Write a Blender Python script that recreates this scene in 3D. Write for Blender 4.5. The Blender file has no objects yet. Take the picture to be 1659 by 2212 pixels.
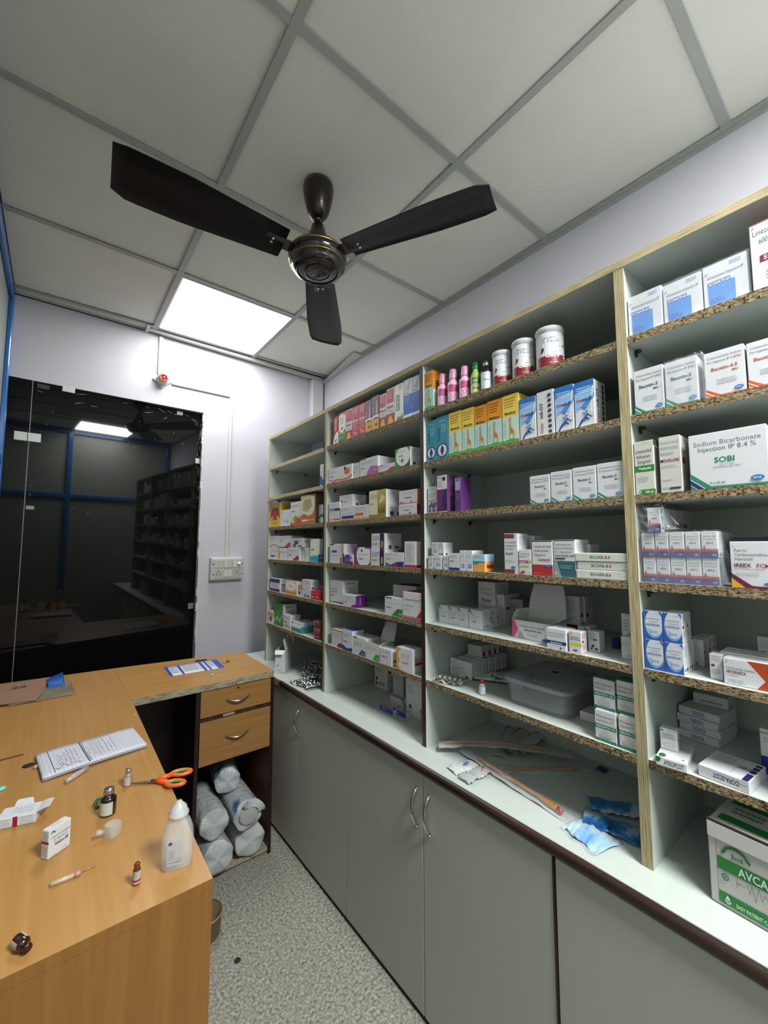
import bpy, bmesh, math, random
from mathutils import Vector, Matrix
random.seed(7)
SC = bpy.context.scene
COL = SC.collection
PI = math.pi
# ---------------------------------------------------------------- camera
cam = bpy.data.cameras.new('camera'); cam_ob = bpy.data.objects.new('camera', cam); COL.objects.link(cam_ob)
cam.sensor_fit = 'HORIZONTAL'; cam.sensor_width = 36.0; cam.lens = 36.0*889.57/1659.0
cam.clip_start = 0.02
YAW, PITCH, ROLL = .6736, .0815, -.0011
fw = Vector((math.sin(YAW)*math.cos(PITCH), math.cos(YAW)*math.cos(PITCH), math.sin(PITCH)))
r0 = Vector((math.cos(YAW), -math.sin(YAW), 0)); u0 = r0.cross(fw)
rr = math.cos(ROLL)*r0+math.sin(ROLL)*u0; uu = -math.sin(ROLL)*r0+math.cos(ROLL)*u0
m3 = Matrix((rr, uu, -fw)).transposed()
cam_ob.matrix_world = Matrix.Translation((0, 0, 1.414)) @ m3.to_4x4()
SC.camera = cam_ob
# ---------------------------------------------------------------- light and exposure
W = bpy.data.worlds.new('world'); SC.world = W; W.use_nodes = True
W.node_tree.nodes['Background'].inputs[0].default_value = (.5, .55, .6, 1)
W.node_tree.nodes['Background'].inputs[1].default_value = .02
SC.view_settings.view_transform = 'Standard'; SC.view_settings.look = 'None'
SC.view_settings.gamma = 1; SC.view_settings.use_curve_mapping = False
SC.view_settings.exposure = 2.0
PANEL_STRENGTH = 4.8          # the two lit ceiling panels
REAR_STRENGTH = 24.5
# ---------------------------------------------------------------- materials
def lin(h):
    h = h.lstrip('#'); c = [int(h[i:i+2], 16)/255 for i in (0, 2, 4)]
    return tuple(x/12.92 if x <= .04045 else ((x+.055)/1.055)**2.4 for x in c)+(1,)
MC = {}
def M(hexc, rough=.5, metal=0, spec=.5, **k):
    key = (hexc, rough, metal, spec, tuple(sorted(k.items())))
    if key in MC: return MC[key]
    m = bpy.data.materials.new('paint_'+hexc.strip('#')); m.use_nodes = True
    b = m.node_tree.nodes['Principled BSDF']
    b.inputs['Base Color'].default_value = lin(hexc); b.inputs['Roughness'].default_value = rough
    b.inputs['Metallic'].default_value = metal; b.inputs['Specular IOR Level'].default_value = spec
    if 'trans' in k: b.inputs['Transmission Weight'].default_value = k['trans']
    if 'ior' in k: b.inputs['IOR'].default_value = k['ior']
    if 'alpha' in k: b.inputs['Alpha'].default_value = k['alpha']
    if 'coat' in k: b.inputs['Coat Weight'].default_value = k['coat']
    if 'emit' in k:
        b.inputs['Emission Color'].default_value = lin(k.get('ecol', 'ffffff')); b.inputs['Emission Strength'].default_value = k['emit']
    MC[key] = m; return m
def nodemat(name, cols, scale=(1, 1, 1), detail=4, nscale=5, rough=.5, spec=.5, kind='noise', bump=0, pos=None, coords='Object', bscale=None, dist=0):
    """procedural material: ramp of colours driven by a noise / voronoi / wave texture"""
    m = bpy.data.materials.new(name); m.use_nodes = True; nt = m.node_tree; b = nt.nodes['Principled BSDF']
    tc = nt.nodes.new('ShaderNodeTexCoord'); mp = nt.nodes.new('ShaderNodeMapping'); mp.inputs['Scale'].default_value = scale
    nt.links.new(tc.outputs[coords], mp.inputs[0])
    if kind == 'noise':
        t = nt.nodes.new('ShaderNodeTexNoise'); t.inputs['Detail'].default_value = detail; out = t.outputs['Fac']
    elif kind == 'voronoi':
        t = nt.nodes.new('ShaderNodeTexVoronoi'); out = t.outputs['Color']
    else:
        t = nt.nodes.new('ShaderNodeTexWave'); t.inputs['Distortion'].default_value = dist; t.inputs['Detail'].default_value = detail; out = t.outputs['Fac']
        t.bands_direction = kind[-1].upper()
    t.inputs['Scale'].default_value = nscale
    nt.links.new(mp.outputs[0], t.inputs['Vector'])
    r = nt.nodes.new('ShaderNodeValToRGB'); e = r.color_ramp.elements
    n = len(cols)
    pos = pos or [i/(n-1) for i in range(n)]
    while len(e) < n: e.new(.5)
    for i in range(n): e[i].position = pos[i]; e[i].color = lin(cols[i])
    nt.links.new(out, r.inputs[0]); nt.links.new(r.outputs[0], b.inputs['Base Color'])
    b.inputs['Roughness'].default_value = rough; b.inputs['Specular IOR Level'].default_value = spec
    if bump:
        n2 = nt.nodes.new('ShaderNodeTexNoise'); n2.inputs['Scale'].default_value = bscale or nscale; n2.inputs['Detail'].default_value = 3
        nt.links.new(tc.outputs[coords], n2.inputs['Vector'])
        bp = nt.nodes.new('ShaderNodeBump'); bp.inputs['Strength'].default_value = bump; bp.inputs['Distance'].default_value = .01
        nt.links.new(n2.outputs['Fac'], bp.inputs['Height']); nt.links.new(bp.outputs[0], b.inputs['Normal'])
    return m
wall_m = nodemat('lavender_wall_paint', ['b3b0b8', 'bbb8c0', 'c0bdc5'], nscale=3, rough=.6, spec=.3, bump=.12, bscale=9)
ceil_m = nodemat('gypsum_tile', ['cbc9c1', 'd0cec6', 'd5d3cb'], nscale=6, detail=8, rough=.85, spec=.1, bump=.12, bscale=160)
tbar_m = M('9b9c98', .5)
lam_m = nodemat('white_laminate', ['b1b8b1', 'b8bfb8'], nscale=40, rough=.42, spec=.45)
door_m = nodemat('grey_laminate', ['abada4', 'b2b4ab'], nscale=300, rough=.45, spec=.4)
chip_m = nodemat('chipboard_edge', ['2a2119', '675640', '8c7c60', 'a99a7a'], scale=(60, 80, 220), nscale=2.2, detail=4, rough=.85, pos=[.34, .44, .54, .70], spec=.1)
ply_m = nodemat('plywood_edge_upright', ['7d7052', 'a89b78', 'bfb391'], scale=(1, 60, 1.5), nscale=9, detail=3, rough=.8, pos=[.3, .5, .7], spec=.1)
plyh_m = nodemat('plywood_edge_level', ['7d7052', 'ab9e7b', 'c2b695'], scale=(1, 2, 90), nscale=7, detail=3, rough=.8, pos=[.3, .5, .7], spec=.1)
brown_m = nodemat('brown_edge_band', ['1a0f0b', '2c1b13', '43291c'], scale=(40, 1.5, 60), nscale=2.5, rough=.4, pos=[.3, .55, .8])
tape_m = nodemat('worn_brown_edge', ['1f130d', '38251a', '6a5139'], scale=(20, 60, 3), nscale=3, rough=.5, pos=[.35, .6, .85])
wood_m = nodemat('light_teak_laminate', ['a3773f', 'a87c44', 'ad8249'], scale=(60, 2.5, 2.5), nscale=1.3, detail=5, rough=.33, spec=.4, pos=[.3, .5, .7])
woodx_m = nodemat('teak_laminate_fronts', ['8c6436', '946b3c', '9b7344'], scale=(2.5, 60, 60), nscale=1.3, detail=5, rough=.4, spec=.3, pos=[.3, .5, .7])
woodv_m = nodemat('teak_laminate_panel_shaded', ['7c5526', '845b2b', '8b6232'], scale=(60, 60, 2.5), nscale=1.3, detail=5, rough=.4, spec=.3, pos=[.3, .5, .7])  # same laminate as the desk top, darkened to carry the shade on the front
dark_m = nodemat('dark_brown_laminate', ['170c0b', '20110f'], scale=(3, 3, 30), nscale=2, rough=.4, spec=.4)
edge_m = nodemat('raw_board_edge', ['3a342b', '7c725e', '9a9079', 'a89e88'], scale=(18, 3, 90), nscale=2, rough=.8, pos=[.28, .36, .5, .7], spec=.1)
floor_m = nodemat('speckled_vinyl', ['4b4c43', '7b7b70', '8d8c82', 'a3a195', 'b9b7a9'], nscale=110, detail=14, rough=.5, spec=.35, pos=[.30, .40, .50, .60, .74])
blue_m = M('2766ab', .25, 0, .5, coat=.4)
brass = M('b08d4a', .3, 1); chrome = M('c8c8c8', .22, 1); steel = M('9b9b9b', .35, 1)
fan_m = M('1d0f10', .3, 0, .4, coat=.25); fand = M('120909', .15, 0, .5, coat=.5)
# ---------------------------------------------------------------- mesh builder
class MB:
    def __init__(s): s.v = []; s.f = []; s.fm = []; s.mats = []; s.sm = []
    def mi(s, m):
        if m not in s.mats: s.mats.append(m)
        return s.mats.index(m)
    def add(s, vs, fs, m, smooth=False):
        o = len(s.v); k = s.mi(m)
        s.v += [tuple(v) for v in vs]
        for f in fs: s.f.append([i+o for i in f]); s.fm.append(k); s.sm.append(smooth)
    def box(s, x0, x1, y0, y1, z0, z1, m, xm=None, xp=None, ym=None, yp=None, zm=None, zp=None, c=0.0):
        if x0 > x1: x0, x1 = x1, x0
        if y0 > y1: y0, y1 = y1, y0
        if z0 > z1: z0, z1 = z1, z0
        c = min(c, (x1-x0)/3, (y1-y0)/3, (z1-z0)/3)
        V = {}
        vs = []
        P = ((x0, x1), (y0, y1), (z0, z1)); S = (1, -1)
        if c <= 0:
            for i in range(8): vs.append((P[0][i & 1], P[1][i >> 1 & 1], P[2][i >> 2 & 1]))
            F = {'xm': (0, 4, 6, 2), 'xp': (1, 3, 7, 5), 'ym': (0, 1, 5, 4), 'yp': (2, 6, 7, 3), 'zm': (0, 2, 3, 1), 'zp': (4, 5, 7, 6)}
            ov = dict(xm=xm, xp=xp, ym=ym, yp=yp, zm=zm, zp=zp)
            for k, f in F.items():
                s.add([vs[j] for j in f], [(0, 1, 2, 3)], ov[k] or m)
            return
        # chamfered box: per face 4 corner points
        def pt(ax, i):   # corner i pushed to lie on face ax
            q = []
            for a in range(3):
                b = i >> a & 1
                q.append(P[a][b]+(0 if a == ax else S[b]*c))
            return tuple(q)
        idx = {}
        L = []
        for i in range(8):
            for a in range(3): idx[(a, i)] = len(L); L.append(pt(a, i))
        faces = []; mats = []
        ov = [xm, xp, ym, yp, zm, zp]
        o = len(s.v); s.v += L
        def addf(f, mm):
            s.f.append([j+o for j in f]); s.fm.append(s.mi(mm)); s.sm.append(False)
        FF = [((0, 4, 6, 2), 0), ((1, 3, 7, 5), 0), ((0, 1, 5, 4), 1), ((2, 6, 7, 3), 1), ((0, 2, 3, 1), 2), ((4, 5, 7, 6), 2)]
        for (q, a), mm in zip(FF, ov): addf([idx[(a, j)] for j in q], mm or m)
        for a in range(3):
            for b in range(a+1, 3):
                cax = 3-a-b
                for sa in (0, 1):
                    for sb in (0, 1):
                        i0 = sa << a | sb << b; i1 = i0 | 1 << cax
                        addf([idx[(a, i0)], idx[(a, i1)], idx[(b, i1)], idx[(b, i0)]], m)
        for i in range(8): addf([idx[(0, i)], idx[(1, i)], idx[(2, i)]], m)
    def prism(s, pts, z0, z1, m, top=None):
        n = len(pts)
        vs = [(x, y, z0) for x, y in pts]+[(x, y, z1) for x, y in pts]
        s.add(vs, [[i, (i+1) % n, n+(i+1) % n, n+i] for i in range(n)], m)
        s.add(vs, [list(range(n))[::-1]], m); s.add(vs, [list(range(n, 2*n))], top or m)
    def lathe(s, prof, m, c=(0, 0, 0), n=32, smooth=True, sx=1, sy=1, cap=True):
        vs = []
        for r, z in prof:
            for i in range(n):
                a = 2*PI*i/n; vs.append((c[0]+r*math.cos(a)*sx, c[1]+r*math.sin(a)*sy, c[2]+z))
        fs = []
        for k in range(len(prof)-1):
            for i in range(n):
                j = (i+1) % n; fs.append((k*n+i, k*n+j, (k+1)*n+j, (k+1)*n+i))
        if cap:
            fs.append(list(range(n))[::-1]); fs.append([(len(prof)-1)*n+i for i in range(n)])
        s.add(vs, fs, m, smooth)
    def tube(s, pts, r, m, n=10, smooth=True, flat=1.0, radii=None):
        pts = [Vector(p) for p in pts]; vs = []; N = len(pts); up = Vector((0, 0, 1))
        for k, p in enumerate(pts):
            t = (pts[min(k+1, N-1)]-pts[max(k-1, 0)]).normalized()
            a = t.cross(up)
            if a.length < 1e-3: a = t.cross(Vector((0, 1, 0)))
            a.normalize(); b = a.cross(t).normalized(); rk = radii[k] if radii else r
            for i in range(n):
                q = 2*PI*i/n; v = p+a*math.cos(q)*rk+b*math.sin(q)*rk*flat; vs.append(tuple(v))
        fs = [(k*n+i, k*n+(i+1) % n, (k+1)*n+(i+1) % n, (k+1)*n+i) for k in range(N-1) for i in range(n)]
        fs += [list(range(n))[::-1], [(N-1)*n+i for i in range(n)]]
        s.add(vs, fs, m, smooth)
    def grid(s, fn, nu, nv, m, smooth=True, thick=0):
        vs = [fn(i/nu, j/nv) for j in range(nv+1) for i in range(nu+1)]
        fs = [(j*(nu+1)+i, j*(nu+1)+i+1, (j+1)*(nu+1)+i+1, (j+1)*(nu+1)+i) for j in range(nv) for i in range(nu)]
        if thick:
            n = len(vs); vs2 = [(x, y, z-thick) for x, y, z in vs]
            b = [i for i in range(nu+1)]+[j*(nu+1)+nu for j in range(1, nv+1)]+[nv*(nu+1)+i for i in range(nu-1, -1, -1)]+[j*(nu+1) for j in range(nv-1, 0, -1)]
            fs = fs+[tuple(q+n for q in f[::-1]) for f in fs]+[(b[k], b[k]+n, b[(k+1) % len(b)]+n, b[(k+1) % len(b)]) for k in range(len(b))]
            vs = vs+vs2
        s.add(vs, fs, m, smooth)
    def mesh(s, name):
        me = bpy.data.meshes.new(name); me.from_pydata(s.v, [], s.f)
        for m in s.mats: me.materials.append(m)
        me.polygons.foreach_set('material_index', s.fm); me.polygons.foreach_set('use_smooth', s.sm)
        me.update(); return me
    def build(s, name, parent=None, loc=(0, 0, 0), rotz=0, rot=None, kind=None, label=None, cat=None, group=None):
        o = bpy.data.objects.new(name, s.mesh(name)); COL.objects.link(o)
        o.location = loc; o.rotation_euler = rot or (0, 0, rotz)
        if parent: o.parent = parent
        tag(o, label, cat, group, kind); return o
def tag(o, label=None, cat=None, group=None, kind=None):
    if label: o['label'] = label
    if cat: o['category'] = cat
    if group: o['group'] = group
    if kind: o['kind'] = kind
    return o
def thing(name, label, cat, loc=(0, 0, 0), rotz=0, group=None, rot=None):
    o = bpy.data.objects.new(name, None); COL.objects.link(o); o.empty_display_size = .05
    o.location = loc; o.rotation_euler = rot or (0, 0, rotz); return tag(o, label, cat, group)
def struct(name, mb, **k): return mb.build(name, kind='structure', **k)
# ---------------------------------------------------------------- room
CZ = 2.706; XL = -.22; XR = 1.574; YB = 2.75; YF = -1.0
b = MB(); b.box(XL-.1, XR+.1, YF-.1, YB+.15, -.05, 0, floor_m); struct('floor', b)
b = MB(); b.box(XR, XR+.1, YF-.1, YB+.15, 0, 3.0, wall_m); struct('wall_right', b)
GX0, GX1, GZ = XL, .711, 2.268       # opening of the dark glass
b = MB()
b.box(GX1, XR, YB, YB+.12, 0, 3.0, wall_m); b.box(XL-.1, GX1, YB, YB+.12, GZ, 3.0, wall_m)
struct('wall_back', b)
# rough plaster lip around the opening
b = MB()
pl_m = nodemat('rough_plaster', ['a9a8a8', 'd8d8d8'], nscale=30, rough=.9, bump=.6, bscale=60)
for i in range(46):
    z = .05+i*(GZ-.06)/46; w = random.uniform(.002, .009)
    b.box(GX1-w, GX1+.004, YB-.003, YB+.02, z, z+(GZ-.06)/46+.001, pl_m)
struct('trim_1', b)
# ceiling: tiles between T-bars, open slot beside the back wall
b = MB()
gx = [XL, .403, 1.003, XR]; gy = [YF, -.345, .255, .855, 1.455, 2.055, 2.672]
for i in range(3):
    for j in range(6):
        if (i, j) == (1, 5) or (i, j) == (1, 0): continue
        sx, sy = random.uniform(-.004, .004), random.uniform(-.004, .004)
        x0, x1, y0, y1 = gx[i]+.001, gx[i+1]-.001, gy[j]+.001, gy[j+1]-.001
        z = CZ+.004
        vs = [(x0, y0, z+sx), (x1, y0, z+sy), (x1, y1, z-sx), (x0, y1, z-sy)]
        b.add(vs+[(p, q, r+.012) for p, q, r in vs], [(3, 2, 1, 0), (4, 5, 6, 7), (0, 1, 5, 4), (1, 2, 6, 5), (2, 3, 7, 6), (3, 0, 4, 7)], ceil_m)
b.box(XL, .43, 2.672, 2.735, CZ+.004, CZ+.012, ceil_m)
b.box(XL-.1, XR+.1, YF-.1, YB+.15, 3.0, 3.05, M('4c4c4a', .9))
struct('ceiling', b)
k = 2
for x in gx[1:3]:
    b = MB(); b.box(x-.012, x+.012, YF, 2.735, CZ-.004, CZ, tbar_m); b.box(x-.002, x+.002, YF, 2.735, CZ, CZ+.03, tbar_m); struct('trim_%d' % k, b); k += 1
for y in gy[1:]:
    b = MB(); b.box(XL, XR, y-.012, y+.012, CZ-.003, CZ-.0004, tbar_m); struct('trim_%d' % k, b); k += 1
b = MB(); b.box(XR-.022, XR-.0005, YF, 2.60, CZ-.004, CZ+.0, tbar_m); b.box(XR-.003, XR-.0005, YF, 2.6, CZ-.02, CZ-.004, tbar_m); struct('trim_%d' % k, b); k += 1
b = MB(); b.box(XL, .37, YB-.012, YB-.0005, CZ-.012, CZ+.02, M('b8b6ba', .5)); b.box(XL, .37, YB-.014, YB-.012, CZ-.012, CZ-.006, M('171717', .7)); struct('trim_%d' % k, b); k += 1
# bent metal angle hanging along the slot, and a short cross piece
ang = MB(); ang.add([(.36, 2.70, CZ-.012), (1.56, 2.70, CZ-.03), (1.56, 2.725, CZ-.03), (.36, 2.725, CZ-.012), (.36, 2.70, CZ+.01), (1.56, 2.70, CZ-.01), (1.56, 2.725, CZ-.01), (.36, 2.725, CZ+.01)],
    [(0, 1, 2, 3), (7, 6, 5, 4), (0, 4, 5, 1), (1, 5, 6, 2), (2, 6, 7, 3), (3, 7, 4, 0)], M('b9b6b2', .5))
ang.box(.36, .376, 2.66, 2.748, CZ-.014, CZ-.004, M('c5c3c5', .5)); struct('trim_%d' % k, ang); k += 1
b = MB(); b.add([(1.50, 2.2, CZ-.006), (1.57, 2.2, CZ-.006), (1.57, 2.74, CZ-.045), (1.555, 2.74, CZ-.045), (1.50, 2.2, CZ-.001), (1.57, 2.2, CZ-.001), (1.57, 2.74, CZ-.04), (1.555, 2.74, CZ-.04)],
    [(0, 3, 2, 1), (4, 5, 6, 7), (0, 1, 5, 4), (1, 2, 6, 5), (2, 3, 7, 6), (3, 0, 4, 7)], M('bcb9b8', .5)); struct('trim_%d' % k, b); k += 1
# boxed pipe in the far corner
b = MB(); b.box(1.465, 1.562, 2.70, YB-.0005, 0, CZ-.03, M('bfbdc0', .55), c=.006); struct('trim_%d' % k, b); k += 1
# left wall: blue metal frame with pale frosted panels
pan_m = nodemat('frosted_panel', ['8f9388', '9a9e93'], nscale=8, rough=.35, spec=.4)
def framed_wall(name, horiz, a0, a1, face, posts, rails, thick=.03):
    """frame bars stand proud of the panels; horiz: wall runs along 'x' or 'y'"""
    b = MB()
    if horiz == 'y': b.box(face-thick-.02, face-.02, a0, a1, 0, 3.0, pan_m)
    else: b.box(a0, a1, face-thick-.02, face-.02, 0, 3.0, pan_m)
    struct(name, b)
    global k
    for p in posts:
        b = MB()
        if horiz == 'y': b.box(face-.02, face, p-.025, p+.025, 0, CZ, blue_m, c=.004)
        else: b.box(p-.025, p+.025, face-.02, face+.012, 0, CZ+.1, blue_m, c=.004)
        struct('trim_%d' % k, b); k += 1
    for z in rails:
        b = MB()
        if horiz == 'y': b.box(face-.0195, face-.001, a0, a1, z-.025, z+.025, blue_m, c=.004)
        else: b.box(a0, a1, face-.0195, face+.01, z-.025, z+.025, blue_m, c=.004)
        struct('trim_%d' % k, b); k += 1
framed_wall('wall_left', 'y', YF-.05, YB+.15, XL, [YB-.022, 1.35, .1], [CZ-.024, 1.83, .9])
framed_wall('wall_front', 'x', XL-.1, XR+.1, YF, [.40, 1.54], [CZ-.03, 1.86])
# ---------------------------------------------------------------- dark glass: a fixed pane and a door pane, slightly out of square
glass_m = bpy.data.materials.new('night_dark_glass'); glass_m.use_nodes = True
nt = glass_m.node_tree; g = nt.nodes['Principled BSDF']; g.inputs['Base Color'].default_value = (.0035, .0036, .0038, 1)  # near-black base colour stands in for the night behind the pane
g.inputs['Roughness'].default_value = .03; g.inputs['IOR'].default_value = 1.36
TZ, TX = .04, .025
def pane(x0, x1, nm):
    b = MB(); b.box(x0-.25, x1-.25, -.005, .005, .02-1.2, GZ+.0-1.2, glass_m)
    o = b.build(nm, kind='structure', loc=(.25, YB+.045, 1.2), rot=(TX, 0, TZ)); return o
pane(GX0-.02, -.132, 'window_1'); pane(-.128, GX1+.02, 'window_2')
b = MB(); b.box(XL-.1, GX1+.1, YB+.105, YB+.12, 0, GZ, M('0a0a0a', .9)); struct('trim_%d' % k, b); k += 1
b = MB(); b.box(-.1318, -.1282, -.0052, .004, .02-1.2, GZ-1.2, M('6f7474', .4)); b.v = [(x-.25, y, z) for x, y, z in b.v]; b.build('trim_%d' % k, kind='structure', loc=(.25, YB+.045, 1.2), rot=(TX, 0, TZ)); k += 1
# ---------------------------------------------------------------- lit ceiling panels
def light_panel(x0, x1, y0, y1, s, label):
    t = thing('ceiling_light_panel', label, 'ceiling light', ((x0+x1)/2, (y0+y1)/2, CZ), group='square lit panels set in the ceiling')
    w, d = (x1-x0)/2, (y1-y0)/2
    b = MB(); b.add([(-w, -d, .001), (w, -d, .001), (w, d, .001), (-w, d, .001)], [(3, 2, 1, 0)], M('ffffff', .5, emit=s, ecol='fafcfb')); b.build('diffuser', t)
    f = MB(); e = M('d8d8d6', .4)
    f.box(-w-.008, w+.008, -d-.008, -d, -.002, .008, e); f.box(-w-.008, w+.008, d, d+.008, -.002, .008, e)
    f.box(-w-.008, -w, -d, d, -.002, .008, e); f.box(w, w+.008, -d, d, -.002, .008, e); f.build('frame', t)
    h = MB(); h.box(-w-.004, w+.004, -d-.004, d+.004, .009, .03, M('9a9a9a', .6)); h.build('housing', t)
light_panel(.424, .992, 2.085, 2.66, PANEL_STRENGTH, 'bright white square light panel in the ceiling near the back wall')
light_panel(.424, .992, -.93, -.36, REAR_STRENGTH, 'white square light panel behind the viewer, mirrored in the dark glass')
# ---------------------------------------------------------------- ceiling fan
FX, FY = .678, 1.225
fan = thing('ceiling_fan', 'dark brown three-bladed ceiling fan with thin gold rings on its motor', 'ceiling fan', (FX, FY, CZ))
b = MB(); b.lathe([(.02, 0), (.052, -.003), (.055, -.02), (.050, -.06), (.038, -.105), (.026, -.125), (.018, -.128)], fan_m); b.build('canopy', fan)
b = MB(); b.lathe([(.009, -.1), (.009, -.22)], fan_m, n=16); b.lathe([(.016, -.128), (.016, -.142)], fand, n=16); b.build('downrod', fan)
b = MB(); b.lathe([(.014, -.150), (.022, -.158), (.034, -.198), (.05, -.234), (.056, -.247), (.02, -.247)], fan_m); b.build('lower_canopy', fan)
b = MB(); b.lathe([(.05, -.243), (.08, -.249), (.096, -.259), (.103, -.272), (.103, -.288), (.097, -.302), (.089, -.309), (.085, -.315), (.085, -.321), (.07, -.328), (.03, -.333), (.0, -.334)], fand, n=48, cap=False); mo = b.build('motor', fan)
b = MB(); b.lathe([(.1035, -.270), (.1045, -.272), (.1035, -.274)], brass, n=48, cap=False); b.lathe([(.0965, -.3015), (.0975, -.3035), (.0955, -.3045)], brass, n=48, cap=False); b.build('gold_ring', mo, label='thin gold rings')
b = MB(); b.lathe([(.072, -.3275), (.074, -.3305), (.07, -.3315)], fan_m, n=40, cap=False); b.lathe([(.045, -.3315), (.046, -.334), (.042, -.3345)], fan_m, n=40, cap=False); b.build('base_ridge', mo)
blade_m = nodemat('brown_enamel', ['0d080a', '120b0d'], nscale=4, rough=.5, spec=.25)
for a in (56.5, 176.5, 296.5):
    b = MB(); N = 14; tw = .20
    prof = []
    for i in range(N+1):
        t = i/N; r = .125+t*.485; w = .056+.022*min(1, t*1.6)
        w0, w1 = w, w
        if t > .9: w0 = w*(1-.25*((t-.9)/.1)**2); w1 = w*(1-.1*((t-.9)/.1)**2)
        prof.append((r, w0, w1))
    vs = []
    for r, w0, w1 in prof:
        for q in (-w0, -w0*.4, w1*.4, w1):
            zz = -.279+q*tw-.004*(1-(q/w0)**2); vs.append((r, q, zz))
    n0 = len(vs); vs2 = [(x, y, z+.003) for x, y, z in vs]
    fs = []
    for i in range(N):
        for j in range(3): a0 = i*4+j; fs.append((a0, a0+1, a0+5, a0+4)); fs.append((a0+n0+4, a0+n0+5, a0+n0+1, a0+n0))
    ring = [i*4 for i in range(N+1)]+[N*4+1, N*4+2]+[i*4+3 for i in range(N, -1, -1)]+[2, 1]
    for i in range(len(ring)): p, q = ring[i], ring[(i+1) % len(ring)]; fs.append((q, p, p+n0, q+n0))
    b.add(vs+vs2, fs, blade_m, True)
    bl = b.build('blade', fan, rotz=math.radians(a))
    b = MB(); b.box(.095, .19, -.024, .024, -.281, -.276, fan_m); b.lathe([(.005, 0), (.005, .004)], chrome, c=(.165, .009, -.285), n=10); b.lathe([(.005, 0), (.005, .004)], chrome, c=(.165, -.009, -.285), n=10); b.build('bracket', bl)
# ---------------------------------------------------------------- shelving unit on the right wall
SX, SB = 1.010, 1.365        # front edge and inner face of the back
ZT = 2.084
CT = .737                    # worktop surface
ups = [(2.404, 2.386), (1.737, 1.708), (1.058, 1.039), (0.388, 0.366), (-0.282, -0.3)]
levels = [1.894, 1.709, 1.526, 1.334, 1.149, 0.96]
su = thing('open_shelving_unit', 'tall white open shelving unit with raw board edges along the right wall', 'shelf unit', (SX, ups[-1][1], CT))
def P(mb, name, label=None, par=None):
    o = mb.build(name, None, label=label); p = par or su
    o.parent = p; 
    if p is su: o.location = (-SX, -ups[-1][1], -CT)
    return o
for i, (y1, y0) in enumerate(ups):
    b = MB(); m = [ply_m, ply_m, tape_m, ply_m, ply_m][i]
    if i in (1, 3):
        ym_ = y0+(y1-y0)*(.6 if i == 1 else .5)
        b.box(SX, SB, ym_+.0006, y1, CT, ZT-.018, lam_m, xm=tape_m if i == 1 else ply_m); b.box(SX, SB, y0, ym_, CT, ZT-.018, lam_m, xm=ply_m)
    else: b.box(SX, SB, y0, y1, CT, ZT-.018, lam_m, xm=m)
    P(b, 'upright')
b = MB(); b.box(SX-.001, SB+.012, ups[-1][1], ups[0][0], ZT-.018, ZT, lam_m, xm=plyh_m, yp=plyh_m); P(b, 'top_board')
b = MB(); b.box(SB, SB+.012, ups[-1][1], ups[0][0], CT, ZT-.018, lam_m); P(b, 'back_board')
pin_m = M('1c1c1c', .4)
for i in range(4):
    ya, yb_ = ups[i+1][0]+.0008, ups[i][1]-.0008
    for j, z in enumerate(levels):
        em = chip_m if not (i == 0 and j < 2) else plyh_m
        b = MB()
        # ragged front edge
        n = 60; rng = random.Random(i*10+j)
        b.box(SX+.001, SB, ya, yb_, z-.018, z, lam_m, xm=em)
        if em is chip_m:
            for q in range(n):
                y = ya+(yb_-ya)*q/n
                if rng.random() < .4: b.box(SX-rng.uniform(.0001, .0006), SX+.002, y, y+(yb_-ya)/n*rng.uniform(.4, 1), z-.018-(rng.random() < .25)*.0012, z-.018+rng.uniform(.004, .016), em)
        s = P(b, 'shelf')
        for yy, sg in ((yb_, -1), (ya, 1)):
            if sg == 1 and i < 3: continue
            for xx in (SX+.045, SX+.24):
                b = MB(); b.tube([(xx, yy, z-.024), (xx, yy+sg*.012, z-.024)], .0042, pin_m, n=8); b.box(xx-.004, xx+.004, yy+min(0, sg*.005), yy+max(0, sg*.005), z-.036, z-.02, pin_m, c=.001)
                o = b.build('shelf_pin', s)
# ---------------------------------------------------------------- worktop and base cabinets
WX = .917
b = MB(); YE0, YE1 = -.9, 2.62
wt = thing('worktop', 'long white laminate worktop with a dark brown rounded front edge', 'worktop', (WX, YE0, CT-.03))
b.box(WX+.012, SB+.2, YE0, YE1, CT-.03, CT-.0002, lam_m); o = b.build('top_board', wt, loc=(-WX, -YE0, -CT+.03))
b = MB(); n = 8; pts = []
for i in range(n+1):
    a = PI/2+PI*i/n; pts.append((WX+.0135+.0135*math.cos(a), CT-.0155+.0155*math.sin(a)*1.0))
vs = [(x, YE0, z) for x, z in pts]+[(x, 2.0, z) for x, z in pts]
b.add(vs, [(i, i+1, n+2+i, n+1+i) for i in range(n)], brown_m, True); b.add(vs, [list(range(n+1)), list(range(n+1, 2*n+2))[::-1]], brown_m)
b.build('edge_band', wt, loc=(-WX, -YE0, -CT+.03), label='dark brown rounded edge band')
b = MB(); b.box(WX+.006, WX+.0122, 2.0005, YE1, CT-.03, CT-.0005, plyh_m); b.box(WX+.004, WX+.012, 2.14, 2.3, CT-.03, CT-.017, tape_m); b.build('bare_edge', wt, loc=(-WX, -YE0, -CT+.03), label='bare pale edge where the band has come off')
CF = .930
seams = [2.30, 1.8175, 1.399, .974, .544, .10, -.35, -.80]
def bar_handle(parent, x, y, z0, z1, bow=.024):
    b = MB(); pts = []
    for i in range(13):
        t = i/12; pts.append((x-.001-bow*math.sin(PI*t)**.8, y, z0+(z1-z0)*t))
    b.tube(pts, .0045, chrome, n=8, flat=1.3); b.lathe([(.006, 0), (.006, .003)], chrome, c=(x-.003, y, z0-.003), n=8); b.lathe([(.006, 0), (.006, .003)], chrome, c=(x-.003, y, z1), n=8)
    return b.build('handle', parent)
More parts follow.
